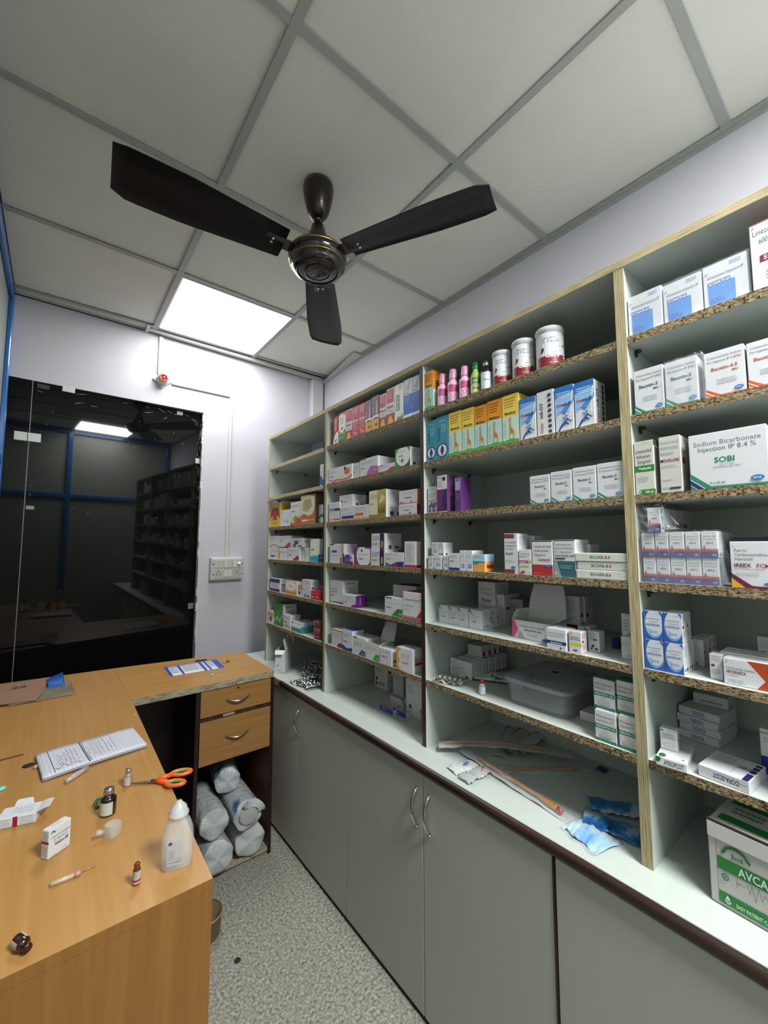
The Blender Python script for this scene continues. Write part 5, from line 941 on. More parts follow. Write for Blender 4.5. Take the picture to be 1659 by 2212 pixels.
b = MB(); loft(b, [(rrect(tl*.9, tw*.9, .03), 0), (rrect(tl*.93, tw*.93, .035), .01), (rrect(tl, tw, .035), TH*.86), (rrect(tl-.006, tw-.006, .033), TH*.86), (rrect(tl*.93-.006, tw*.93-.006, .033), .012)], tub, cap0=True, cap1=True); b.build('tub', t)
b = MB(); loft(b, [(rrect(tl+.012, tw+.012, .038), TH*.80), (rrect(tl+.014, tw+.014, .038), TH*.92), (rrect(tl+.004, tw+.004, .036), TH*.95), (rrect(tl-.02, tw-.02, .03), TH*.95), (rrect(tl-.03, tw-.03, .028), TH), (rrect(tl-.06, tw-.06, .02), TH+.001)], lidm, cap0=False); b.build('lid', t)
b = MB(); b.lathe([(.009, 0), (.009, .002), (.005, .003)], M('15181a', .5), c=(0, 0, TH+.0012), n=16); b.build('vent_plug', t)
K((1.0997, 0.5561, 0.5096, 0.9604, 0.9818), .06, 'low white carton with a navy edge between the plastic container and green-banded stack', F=[('r', .9, 0, 1, 1, '262a6a')], rc='262a6a', R=[('r', 0, 0, 1, 1, '262a6a')])
mer = [('r', 0, .42, 1, .55, '2c7a52'), ('r', 0, 0, 1, .09, '2f7d54'), ('t', 'Meropenem', .1, .78, .085, G1, 'l', 0, .8), ('t', 'Injection I.P.', .1, .65, .085, G1, 'l', 0, .8), ('t', 'MERONYX-125', .06, .45, .075, 'c9ddd2', 'l', 1, .88), ('g', .35, .38, .7, 2, .035, G2), ('e', .5, .2, .3, .07, G2), ('e', .5, .2, .27, .058, WHT), ('e', .5, .2, .2, .04, G2), ('e', .5, .2, .17, .03, WHT), ('t', '125 mg', .5, .185, .03, G3, 'c', 0, .3), ('e', .84, .05, .1, .022, NB)]
m1, m2 = (1.0353, 0.4787, 0.431, 0.9604, 1.0294), (1.0279, 0.4262, 0.3877, 0.9604, 1.0324)
m1 = (1.018,)+tuple(m1[1:]); m2 = (1.018,)+tuple(m2[1:])
for a, l_ in ((m1, 'left'), (m2, 'right')): K(a, .045, 'white carton with green bands reading Meropenem, bottom row, '+l_+' one', F=mer, g='green-banded white cartons stacked two by two'); 
for a, l_ in ((m1, 'left'), (m2, 'right')): K((a[0]+.012, a[1]+.006, a[2]+.006, a[4]+.0006, a[4]+(a[4]-a[3])), .045, 'white carton with green bands reading Meropenem, top row, '+l_+' one', F=mer, g='green-banded white cartons stacked two by two', T=[('r', 0, 0, 1, .9, '3c8560')])
K((m1[0]+.049, m1[1], m1[2]+.002, m1[3], m1[4]), .045, 'white carton behind the bottom left green-banded one, third bay', F=None)
# ================================================================ NEAREST BAY
sc_ = [('r', 0, 0, 0.02, 1, WHT), ('r', .1, 0, .72, .52, '4a86cc'), ('r', .1, .5, .62, .60, '2c57a8'), ('t', 'SCONATE-60', .12, .515, .07, 'dfe6f2', 'l', 1, .48), ('t', 'Artesunate Injection IP', .1, .68, .075, G1, 'l', 0, .82), ('g', .62, .93, .95, 2, .05, '5f6ab0'), ('g', .13, .2, .5, 4, .05, '2f5fa4'), ('r', .06, .79, .1, .83, G2)]
for a, l_ in zip([(1.02, 0.3632, 0.2945, 1.8944, 1.9886), (1.02, 0.2923, 0.223, 1.8944, 1.9816), (1.02, 0.2207, 0.1511, 1.8944, 1.9837)], ['left one of three white cartons with blue squares, top shelf of nearest bay', 'middle one of three white cartons with blue squares, top shelf of nearest bay', 'right one of three white cartons with blue squares, top shelf of nearest bay']):
    K(a, .08, l_, F=sc_, R=None, T=None, g='white cartons with a blue square in the nearest bay')
glare = film('d9dde4', .05, alpha=.14, name='glossy_shrink_film')
ga, gb = (1.02, 0.3632, 0.2945, 1.8944, 1.9886), (1.02, 0.2207, 0.1511, 1.8944, 1.9837)
shrink(ga[0]-.002, ga[0]+.083, gb[2]-.004, ga[1]+.002, ga[3]+.001, min(ga[4], gb[4])+.001, 'glossy clear film stretched around the three blue-square cartons on the top shelf', mat=glare, amp=.0022)
K((1.016, 0.1454, 0.0637, 1.8944, 2.0249), .08, 'large white carton with a maroon word strip cut by the photo edge, top shelf', F=[('r', 0, .985, 1, 1, 'b0606a'), ('t', 'Linezolid Injection', .06, .82, .085, G1, 'l', 0, .9), ('t', '600 mg / 300 ml', .16, .68, .085, G1, 'l', 0, .7), ('p', [(.16, .40), (.85, .40), (.85, .50), (.16, .50)], '7a1850'), ('t', 'SOLIN', .22, .42, .065, 'e6dbe2', 'l', 1, .4), ('g', .25, .25, .8, 3, .05, G2), ('r', .06, .93, .09, .96, G2)], R=None, T=None, tc='b0606a')
for a, n_, c1, c2, l_ in [((1.014, 0.3575, 0.2992, 1.7094, 1.8076), '3', '3a5a56', gr, 'white green-striped carton at the left end of second shelf, nearest bay'), ((1.014, 0.2965, 0.2383, 1.7094, 1.8055), '3', '3a5a56', gr, 'white green-striped carton in crinkled film, second from left on second shelf, nearest bay'), ((1.014, 0.2276, 0.164, 1.7094, 1.8004), '4.5', 'b8503a', og, 'first white carton with orange corner stripes on second shelf, nearest bay'), ((1.014, 0.1618, 0.1017, 1.7094, 1.7967), '4.5', 'b8503a', og, 'second white orange-striped carton, cut by the right photo edge, nearest bay')]:
    K(a, .07, l_, F=bac(c1, c2, n_), R=None, T=None, g='cartons on the second shelf of the nearest bay')
fa = (1.014, 0.2965, 0.2383, 1.7094, 1.8055)
shrink(fa[0]-.002, fa[0]+.072, fa[2]-.010, fa[1]+.001, fa[3]+.0006, fa[4]+.001, 'crinkled clear film around the second green-striped carton, nearest bay', mat=glare, amp=.004)
K((1.014, 0.3644, 0.325, 1.5264, 1.6456), .06, 'white carton with two green bands reading Linezolid Infusion, nearest bay', F=[('r', 0, .42, 1, .54, '2f7a2e'), ('r', .2, 0, 1, .09, '2f7a2e'), ('t', 'Linezolid', .08, .78, .07, G3, 'l', 0, .8), ('t', 'Infusion', .12, .68, .07, G3, 'l', 0, .7), ('t', '2mg/ml', .16, .58, .07, G3, 'l', 0, .66), ('t', 'Medzolid', .22, .46, .05, 'd9e6d3', 'l', 1, .6), ('g', .1, .32, .8, 3, .035, G2), ('t', '100 ml', .5, .02, .045, 'd9e6d3', 'l', 1, .4), ('c', .22, .05, .09, 'd5d5d5'), ('c', .22, .05, .04, '3a3a3a'), ('g', .4, .97, .8, 1, .03, G2)], R=[('r', 0, .9, 1, 1, '2f5a2e'), ('g', .2, .85, .8, 9, .06, G2)], col='c3c2ba')
K((1.014, 0.3157, 0.2752, 1.5264, 1.6461), .06, 'worn white carton reading MOXPLORE in black and red, nearest bay', F=[('t', 'MOXIFLOXACIN', .06, .86, .06, G2, 'l', 0, .84), ('t', 'HYDROCHLORIDE', .06, .76, .06, G2, 'l', 0, .84), ('t', 'INFUSION', .06, .66, .06, G2, 'l', 0, .6), ('t', 'MO', .06, .54, .055, '1f1a1a', 'l', 1, .25), ('t', 'XPLORE', .32, .54, .055, '8c2438', 'l', 1, .6), ('g', .08, .48, .9, 2, .03, G2), ('t', '400mg/100mL', .1, .2, .03, G1, 'l', 0, .5), ('r', .42, .05, .92, .085, '2a3566'), ('t', 'NEON', .1, .05, .04, '5a6a9a', 'l', 0, .28), ('r', .94, .08, .945, .95, G2)], R=side, col='c3c1ba')
K((1.012, 0.2616, 0.1409, 1.5264, 1.6375), .10, 'wide white carton reading Sodium Bicarbonate with green and navy corner stripes', F=[('t', 'Sodium Bicarbonate', .07, .78, .085, G1, 'l', 0, .86), ('t', 'Injection IP 8.4 %', .13, .67, .085, G1, 'l', 0, .74), ('t', 'SOBI', .34, .45, .10, '1f7a58', 'l', 1, .3), ('t', 'For I.V. Use', .41, .40, .03, G1, 'l', 0, .2), ('t', 'FOR SINGLE USE ONLY', .32, .355, .03, G1, 'l', 0, .36), ('p', [(0, .30), (.28, .035), (.28, 0), (0, 0)], '2a7f5c'), ('p', [(0, .18), (.19, 0), (.10, 0), (0, .09)], '232c66'), ('p', [(0, .20), (.21, 0), (.19, 0), (0, .18)], WHT), ('p', [(0, .09), (.1, 0), (.085, 0), (0, .08)], WHT), ('r', .2, 0, 1, .035, '2a7f5c'), ('t', '5 x 25 ml.', .27, .075, .04, G3, 'l', 1, .2), ('e', .86, .12, .08, .045, '2368b0'), ('t', 'NYX', .86, .10, .04, 'cfe0ef', 'c', 1, .1)], R=None, T=None)
nyx = [('g', .55, .96, .95, 1, .05, G2), ('t', 'Ascorbic Acid', .16, .79, .07, G1, 'l', 0, .72), ('t', 'For Injection I.P.', .14, .69, .07, G1, 'l', 0, .76), ('t', 'NYX-C', .3, .53, .08, '4a3a48', 'l', 1, .45), ('r', 0, .25, 1, .34, 'a84248'), ('p', [(.1, .33), (.19, .50), (.28, .33)], 'a03a42'), ('r', 0, .0, 1, .25, '3b2c62'), ('g', .35, .40, .8, 1, .03, 'b86a6a'), ('e', .74, .12, .15, .045, '4a86cc')]
g = 'small white cartons with red and indigo feet stacked in the nearest bay'
cols_b = [(1390, 1418), (1418.7, 1448.5), (1449, 1482.5), (1483, 1516.5), (1517, 1555)]
bot = [(1.018, 0.3586, 0.3339, 1.3344, 1.3876), (1.018, 0.3329, 0.3078, 1.3344, 1.3871), (1.018, 0.307, 0.2801, 1.3344, 1.3867), (1.018, 0.2793, 0.2537, 1.3344, 1.3855), (1.018, 0.2529, 0.2253, 1.3344, 1.3852)]
ordn = ['leftmost', 'second', 'middle', 'fourth', 'rightmost']
zt = max(q[4] for q in bot)
for i, a in enumerate(bot): K((a[0], a[1], a[2], a[3], zt), .04, ordn[i]+' of five red and indigo footed cartons in the lower row, nearest bay', F=nyx, R=side2 if i == 4 else None, g=g)
hz = zt-bot[0][3]
for i, a in enumerate(bot): K((a[0]-.001, a[1]+.001-i*.0005, a[2]+.001-i*.0005, zt+.0008, zt+.0008+hz), .04, ordn[i]+' of five red and indigo footed cartons in the upper row, nearest bay', F=nyx, R=side2 if i == 4 else None, g=g)
for rw_ in range(2):
    for j in range(2): K((bot[4][0]+.044+j*.044, bot[4][1], bot[4][2]+.002, zt*rw_+bot[4][3]*(1-rw_)+.0008*rw_, zt*rw_+bot[4][3]*(1-rw_)+hz), .04, 'one of four footed cartons behind the right end of the five-wide rows, nearest bay', F=None, R=[('g', .2, .9, .8, 4, .08, G2), ('r', .1, .28, .8, .4, '7a1f2c')], g='footed cartons behind the front rows')
tt = (1.022, 0.3446, 0.3191, 1.3344, 1.5015); z2 = zt+.0016+hz
K((1.014, tt[1], tt[2], z2, z2+hz), .04, 'single red and indigo footed carton on top of the two rows, nearest bay', F=nyx, R=side2, turn=.03, g=g)
for i in range(3): K((1.06+i*.046, tt[1]-.002, tt[2], z2, z2+hz*.98), .042, 'one of three footed cartons in line behind the single top one, nearest bay', F=None, R=[('g', .2, .9, .8, 4, .08, G2), ('r', .05, .24, .9, .42, '7a1f2c')], g='footed cartons in the top bag')
shrink(1.010, 1.20, tt[2]-.005, tt[1]+.028, z2+.0006, z2+hz+.0008, 'clear plastic bag around the topmost line of footed cartons, nearest bay', tail=.02, amp=.006)
shrink(bot[4][0]-.0035, bot[4][0]+.135, bot[4][2]-.004, bot[0][1]+.0035, bot[0][3]+.0006, z2-.001, 'clear film around the two rows of five footed cartons, nearest bay', tail=.016, amp=.003, mat=glare)
K((1.012, 0.2065, 0.1361, 1.3344, 1.4209), .03, 'white carton reading IREEX FCM with maroon and yellow corner stripes, nearest bay', F=[('r', .06, .87, .08, .9, G2), ('t', 'Ferric', .1, .78, .065, G1, 'l', 0, .5), ('t', 'Carboxymaltose', .1, .69, .065, G1, 'l', 0, .72), ('t', 'Injection', .1, .60, .065, G1, 'l', 0, .5), ('t', 'IREEX', .08, .45, .08, '6a2436', 'l', 1, .38), ('t', 'FCM', .54, .45, .08, 'b0403a', 'l', 1, .28), ('g', .08, .41, .8, 1, .03, '8a4a4a'), ('g', .1, .32, .6, 2, .04, G2), ('p', [(0, .32), (.42, .055), (1, .03), (1, 0), (.3, .0), (0, .22)], '6a1c34'), ('p', [(0, .20), (.26, .02), (.2, 0), (0, 0)], 'cf9f2a'), ('e', .78, .1, .13, .035, NB)], R=None)
K((1.06, 0.2131, 0.1424, 1.3344, 1.4305), .08, 'grey carton with a black top band behind the maroon-striped one, nearest bay', F=[('r', 0, .9, 1, 1, '26282c')], col='7a7d80', R=None, tc='26282c')
van = [('r', 0, 0, 1, 1, '2a55a5'), ('e', .56, .56, .50, .50, '6aa3d6'), ('e', .58, .60, .47, .46, 'c9cfdb'), ('e', .3, .3, .12, .1, 'a9b4d9'), ('g', .62, .93, .9, 1, .04, G2), ('t', 'Vancomycin Hydrochloride', .12, .72, .055, G1, 'l', 0, .78), ('t', 'for Injection IP', .3, .62, .055, G1, 'l', 0, .5), ('t', 'VANCONYX-500', .14, .50, .065, '1f2f5c', 'l', 1, .74), ('g', .35, .32, .8, 2, .05, '4a5a8a')]
v1, v2 = (1.016, 0.3638, 0.3282, 1.1494, 1.21), (1.016, 0.3271, 0.2927, 1.1494, 1.2106); zv = max(v1[4], v2[4]); hv = zv-v1[3]
g = 'blue-ringed white cartons stacked two by two in the nearest bay'
for rw_, nm in ((0, 'bottom'), (1, 'top')):
    for a, sd in ((v1, 'left'), (v2, 'right')):
        K((a[0]+.001*rw_, a[1], a[2], (v1[3], zv+.0008)[rw_], (zv, zv+.0008+hv*.99)[rw_]), .03, nm+' '+sd+' blue-ringed white carton of the two-by-two block, nearest bay', F=van, R=side2 if rw_ == 0 else side, g=g)
    for j in range(2 if rw_ == 0 else 1):
        K((v2[0]+.033+j*.033, v2[1], v2[2]+.001, (v1[3], zv+.0008)[rw_], (zv, zv+.0008+hv)[rw_]), .03, 'one of three white cartons tucked behind the blue-ringed block, nearest bay', F=None, R=side2 if rw_ == 0 else side, g='cartons behind the blue-ringed block')
for j in range(3): K((v2[0]+.105+j*.035, v2[1]-.012, v2[2]-.008, v1[3], v1[3]+hv*.92), .032, 'one of three dim cartons deeper behind the blue-ringed block, nearest bay', F=None, R=side, g='dim cartons deeper behind the blue-ringed block')
art_ = [('p', [(.44, 1), (1, 1), (1, 0), (.58, 0), (.74, .35)], 'a8401f'), ('r', .05, .84, .08, .9, G2), ('t', 'α-β Arteether Injection', .05, .60, .10, G1, 'l', 0, .52), ('t', 'ARTEENETA', .05, .45, .11, '8a2a30', 'l', 1, .36), ('g', .06, .38, .3, 1, .06, G2), ('g', .07, .2, .4, 2, .08, G2)]
K((1.0364, 0.2552, 0.2345, 1.1494, 1.1986), .035, 'white carton showing a red bar, left of the orange-brown pointed one, nearest bay', F=side, R=None)
K((1.0225, 0.2307, 0.1485, 1.1494, 1.1979), .034, 'long white carton with an orange-brown pointed end panel, front one, nearest bay', F=art_, R=None)
za = (1.0225, 0.2307, 0.1485, 1.1494, 1.1979)
for j in range(3): K((za[0]+.037+j*.02, za[1]+.012, za[2], za[3], za[4]+.004), .018, 'one of three long cartons filed behind the orange-brown pointed one, nearest bay', F=None, g='long cartons filed behind')
K((1.17, 0.204, 0.1676, 1.1494, 1.222), .06, 'dim grey carton deep at the right of fifth shelf, nearest bay', F=side)
# sixth shelf of the nearest bay
def flatbox(name, lab, c4, z, h, els=None, fr=None, g=None, side_el=None, fl=None):
    """flat carton lying on a surface: c4 = front-left, front-right (floor plan points), depth; front faces the given edge"""
    (ax_, ay_), (bx2, by2), d = c4
    w = math.hypot(bx2-ax_, by2-ay_); ang_ = math.atan2(by2-ay_, bx2-ax_)
    b = carton_mb(w, d, h, WHT, F=fr, T=els, R=side_el, lip=False)
    return b.build(name, loc=((ax_+bx2)/2, (ay_+by2)/2, z), rotz=ang_, label=lab, cat='carton', group=g)
z6b = 0.9604
flatbox('medicine_carton', 'flat white carton reading ATROPCOT along its edge, sixth shelf of nearest bay', ((1.0007, 0.3479), (1.0077, 0.2952), .10), z6b, .018,
    els=[('e', .18, .12, .12, .1, '1f5a40'), ('r', .05, .45, .3, .55, 'a83a34'), ('g', .45, .9, .95, 6, .08, G2), ('c', .85, .12, .06, G2)], fr=[('t', 'ATROPCOT', .26, .25, .5, '3a4a46', 'l', 1, .64), ('e', .06, .8, .1, .4, '1f5a40')])
K((1.046, 0.3529, 0.3212, 0.979, 1.0213), .022, 'small upright white carton standing on the flat one with the edge print, nearest bay', F=[('g', .4, .93, .95, 1, .05, G3), ('r', .05, .88, .2, .95, '2a5a44'), ('g', .12, .78, .92, 4, .07, G3), ('e', .5, .25, .3, .09, G2), ('e', .5, .25, .27, .08, WHT), ('t', '5 ml', .5, .23, .04, G3, 'c', 0, .3), ('g', .2, .08, .8, 1, .04, G2)], R=side, turn=.12)
flatbox('medicine_carton', 'flat white carton reading DOPA-SCOT upside down on its edge, nearest bay', ((1.0208, 0.2803), (1.0138, 0.2017), .095), z6b, .022,
    els=[('g', .1, .9, .55, 5, .09, G2), ('r', .60, .08, .605, .92, G3), ('t', 'DOPA-SCOT', .64, .48, .14, G3, 'l', 1, .3), ('r', .86, .0, .98, .35, '1f1f5a'), ('r', .86, .42, .98, .56, '1f1f5a'), ('r', .86, .62, .98, .74, '1f1f5a'), ('r', .86, .8, .98, .9, '1f1f5a')], fr=[('t', 'DOPA-SCOT', .80, .72, .42, '34406a', 'l', 1, .5, 2), ('g', .8, .6, .97, 1, .2, G2)])
stk = ((1.1653, 0.3651), (1.1545, 0.284), .09)
for i in range(4):
    o_ = .003*(i % 2)
    flatbox('medicine_carton', ['bottom', 'second', 'third', 'topmost'][i]+' of four flat white cartons stacked in shade on sixth shelf, nearest bay', ((stk[0][0]+o_+.03, stk[0][1]-o_), (stk[1][0]+o_+.03, stk[1][1]-o_), .09), z6b+i*.0176, .017, els=[('g', .2, .8, .8, 3, .15, G2)] if i == 3 else None, fr=[('t', 'TAZOSTA', .34, .25, .5, '3a3f8a', 'l', 1, .32)], g='flat white cartons stacked in shade')
K((1.25, 0.3453, 0.2776, 0.9604, 1.0535), .07, 'large dim carton in the shaded back of sixth shelf, nearest bay', F=[('g', .2, .85, .9, 3, .12, G3)])
K((1.1298, 0.2037, 0.1739, 0.9604, 1.0469), .05, 'white carton with a navy lower half at the photo edge, nearest bay', F=[('r', 0, 0, 1, .4, '232f78'), ('r', 0, .9, 1, .93, '6a8a7a'), ('g', .2, .8, .9, 2, .06, G2)], R=None)
b = MB(); b.grid(lambda u, v: ((u-.5)*.09, (v-.5)*.05, .004+.004*math.sin(u*7)), 10, 6, film('c4c8cc', .15, alpha=.8, name='strip_film'), thick=.002); b.build('foil_packet', loc=(1.0706, 0.1701, z6b), rotz=1.3, label='dark-edged foil packet beside the upside-down reading flat carton, nearest bay', cat='packet')
# big syringe carton on the worktop
c0, c1 = (1.0191, 0.2712), (1.0107, 0.1658)
bw = math.hypot(c1[0]-c0[0], c1[1]-c0[1]); ba = math.atan2(c1[1]-c0[1], c1[0]-c0[0]); bh = 0.1476
t = thing('cardboard_box', 'large white and green cardboard box reading AVCARE on the worktop of nearest bay', 'box', ((c0[0]+c1[0])/2, (c0[1]+c1[1])/2, CT+.0005), ba)
crd = nodemat('white_card', ['b2b2ae', 'bdbdb9'], nscale=30, rough=.6)
b = MB(); b.box(-bw/2, bw/2, 0, .20, 0, bh, crd, c=.002)
GR = '1f7a34'
art(b, [('r', .12, .05, .124, .82, '2a4a3a'), ('r', .14, .826, .97, .832, '2a4a3a'),
  ('r', .13, .45, 1, .60, GR), ('r', .13, .045, 1, .185, GR), ('t', 'AVCARE', .42, .475, .10, 'd3dbd3', 'l', 1, .56), ('t', '3ml', .33, .635, .06, '2f6a44', 'l', 1, .2),
  ('p', [(.22, .70), (.26, .75), (.34, .785), (.44, .785), (.52, .76), (.58, .70), (.54, .69), (.5, .73), (.43, .75), (.35, .75), (.28, .725), (.25, .68)], '2f6a44'), ('p', [(.19, .69), (.25, .72), (.26, .68), (.2, .65)], '2f6a44'), ('p', [(.54, .73), (.61, .69), (.59, .65), (.54, .69)], '2f6a44'),
  ('e', .235, .38, .055, .04, '3a7a5a'), ('e', .235, .38, .035, .025, 'b2b2ae'), ('e', .235, .38, .02, .015, '3a7a5a'),
  ('c', .26, .105, .045, 'd3dbd3'), ('p', [(.215, .115), (.26, .178), (.305, .115)], 'd3dbd3'), ('t', 'SINGLE', .26, .11, .018, GR, 'c', 1, .08), ('t', 'USE', .26, .088, .018, GR, 'c', 1, .08), ('t', 'EASY PATIENT CARE', .38, .09, .045, 'c9d6c9', 'l', 1, .5)]
  +[('p', [(.42+i*.0, .39), (.46, .392), (.46, .398), (.42, .396)], '3a4a44') for i in range(1)]
  +[('p', [(a_[0], a_[1]), (b2_[0], b2_[1]), (b2_[0]+.006, b2_[1]+.004), (a_[0]+.006, a_[1]+.004)], '3a4a44') for a_, b2_ in zip([(.40, .33), (.40, .39), (.52, .39), (.55, .43), (.58, .34), (.61, .45), (.65, .28), (.70, .46), (.74, .33), (.78, .42), (.82, .38)], [(.40, .45), (.52, .385), (.55, .43), (.58, .34), (.61, .45), (.65, .28), (.70, .46), (.74, .33), (.78, .42), (.82, .38), (.97, .38)])],
  bw, bh, lambda u, v, q: (u-bw/2, -q*2, v))
art(b, [('r', .1, .1, .9, .22, '1f6a30'), ('r', .1, .5, .9, .9, '1f6a30'), ('g', .2, .42, .7, 2, .08, '2f6a44')], bw, .2, lambda u, v, q: (u-bw/2, v, bh+q*2))
b.build('body', t)
b = MB(); b.prism([(-bw/2+.001, -.0036), (bw/2-.001, -.0036), (bw/2-.001, -.0008), (-bw/2+.001, -.0008)], bh-.028, bh-.001, M('c6c6c3', .5))
b.build('tuck_flap', t, label='plain white tuck flap over the front top edge')
b = MB(); b.box(-bw/2, bw/2, -.003, .001, bh-.0005, bh+.0035, M('2b2521', .8)); b.build('open_seam', t)
# ---------------------------------------------------------------- sterile packs on the worktop of the third bay
clearp = film('b9bebf', .12, alpha=.22, name='clear_pack_film'); paperp = nodemat('pack_paper', ['b6b9b8', 'c3c6c5'], nscale=12, rough=.6)
def ribbon(pts, wid, zf, mat, thick=0, name='pack', wob=.003, parent=None, seed=0, zoff=0, sub=40, arch=0):
    """pack following a floor-plan path; cross-section slightly puffed"""
    P_ = [Vector((p[0], p[1])) for p in pts]
    cum = [0]
    for i in range(1, len(P_)): cum.append(cum[-1]+(P_[i]-P_[i-1]).length)
    def at(t):
        s = t*cum[-1]
        for i in range(1, len(P_)):
            if s <= cum[i] or i == len(P_)-1:
                f = (s-cum[i-1])/(cum[i]-cum[i-1]); q = P_[i-1].lerp(P_[i], f); d = (P_[i]-P_[i-1]).normalized(); return q, Vector((-d.y, d.x))
    def fn(u, v):
        q, n = at(u); s = (v-.5)*wid*(1+.08*math.sin(u*13+seed))
        e = q+n*s
        z = zf(u)+arch*(1-(2*v-1)**2)+wob*math.sin(u*33+v*7+seed)*math.sin(v*5+u*11)*(.4+abs(2*v-1))
        return (min(e.x, SB-.003), e.y, max(z, CT+.0006)+zoff)
    b = MB(); b.grid(fn, sub, 10, mat, thick=thick)
    return b, at
def cath(pts, wid, zf, label, t0, t1, r=.0035, col='b8702a', seed=0, tip=None, lift=.004):
    t = thing('catheter_pack', label, 'catheter pack', (0, 0, CT), group=None)
    b, at = ribbon(pts, wid, lambda u: zf(u), paperp, seed=seed, wob=.0015, thick=.0004); o = b.build('paper_backing', t, loc=(0, 0, -CT))
    b, _ = ribbon(pts, wid*.97, lambda u: zf(u)+.0012, clearp, seed=seed, wob=.002, arch=lift+2*r); b.build('clear_film', t, loc=(0, 0, -CT))
    P_ = []; R_ = []
    for i in range(40):
        u = t0+(t1-t0)*i/39; q, n = at(u); q = q+n*.0025*math.sin(u*9+seed); P_.append((q.x, q.y, max(zf(u), CT)+r*1.6+.001)); R_.append(r*(1.0 if i < 32 else 1.0+.9*math.sin((i-32)/7*PI)))
    b = MB(); b.tube(P_, r, nodemat('amber_latex', ['a8641f', 'c07c2c'], nscale=20, rough=.3), radii=R_); b.build('catheter_tube', t, loc=(0, 0, -CT))
    if tip:
        b = MB(); b.tube([P_[-1], (P_[-1][0]-.004, P_[-1][1]-.012, P_[-1][2]+.001)], r*1.4, M('b83a3a', .3)); b.build('valve_tip', t, loc=(0, 0, -CT))
    return t
W2 = lambda *p: p
a_, b_, c_, d_ = (1.0253, 0.9958), (1.0909, 0.9296), (1.2047, 0.798), (1.3105, 0.6859)
cath([a_, b_, c_, d_], .036, lambda u: CT+.020+.014*math.sin(PI*min(1, u*1.1)), 'amber catheter in a clear pack arching across the top of the pile on the worktop', .05, .82, seed=1)
a_, b_, c_ = (1.0825, 0.9422), (1.0467, 0.7108), (1.0252, 0.5288)
cath([a_, b_, c_], .034, lambda u: CT+.009*(1-u)+.001, 'long amber catheter in a clear pack lying diagonally toward the worktop front', .18, .86, r=.0045, seed=2, tip=1)
a_, c_ = (1.087, 0.8046), (1.3009, 0.6136)
cath([a_, c_], .036, lambda u: CT+.0012, 'amber catheter in a clear pack lying behind the diagonal one', .05, .80, seed=3)
b = MB(); b.grid(lambda u, v: ((u-.5)*.03, (v-.5)*.03, .002+.008*math.sin(PI*u)*math.sin(PI*v)), 10, 10, M('1f3f66', .4), thick=.001); b.build('blue_cap_pack', loc=(1.3185+.01, 0.6092, CT+.001), label='small dark blue packet touching the end of the rear catheter pack', cat='packet')
pouchb = nodemat('pouch_contents', ['8a7654', 'a39677', 'b2b0ab', 'b9bbba'], nscale=14, rough=.4, pos=[.34, .42, .52, .7])
for i, (p, q, w_, l_) in enumerate([((1.1484, 0.8455), (1.3701, 0.9477), .05, 'left one of three sterile paper pouches fanned at the back of the worktop, third bay'), ((1.1817, 0.8375), (1.3898, 0.9023), .05, 'middle one of three sterile paper pouches fanned at the back of the worktop, third bay'), ((1.1999, 0.8154), (1.3874, 0.8383), .045, 'right one of three sterile paper pouches fanned at the back of the worktop, third bay')]):
    b, _ = ribbon([p, q], w_, lambda u: CT+.0012+.008*i+.001*math.sin(u*5), pouchb if i < 2 else paperp, seed=i, wob=.001, thick=.0006, arch=.006)
    b.build('sterile_pouch', label=l_, cat='sterile pouch', group='sterile pouches fanned at the back')
for i, (p, q, w_, l_) in enumerate([((0.9642, 0.8858), (1.055, 0.8667), .052, 'crumpled white sterile pouch with a small blue mark, left of the diagonal catheter'), ((0.9501, 0.8288), (1.0517, 0.8222), .046, 'crumpled clear pouch with an amber piece inside, tucked under the diagonal catheter')]):
    b, at = ribbon([p, q], w_, lambda u: CT+.002+.004*i+.004*abs(math.sin(u*6)), paperp if i == 0 else film('b9bebf', .15, alpha=.7, name='pouch_film'), seed=i+5, wob=.002, thick=.0006, arch=.004)
    if i == 1: s_, n_ = at(.8); b.tube([(s_.x-.012, s_.y-.008, CT+.012), (s_.x+.010, s_.y+.006, CT+.013)], .003, M('b5702a', .3))
    else: s_, n_ = at(.6); b.add([(s_.x+x_, s_.y+y_, CT+.0145) for x_, y_ in ((-.010, -.006), (.010, -.006), (.008, .006), (-.008, .006))], [(0, 1, 2, 3)], M('5a6aa0', .5))
    b.build('sterile_pouch', label=l_, cat='sterile pouch')
bluep = nodemat('blue_pack_print', ['0f4f86', '2a79b8', '9fb6c4', 'b9c3c8'], nscale=13, rough=.3, pos=[.38, .5, .56, .7])
bluel = nodemat('pale_blue_pack', ['5f93c0', '9fbccb', 'b5c9cb', 'bccfd0'], nscale=9, rough=.3, pos=[.34, .44, .55, .7])
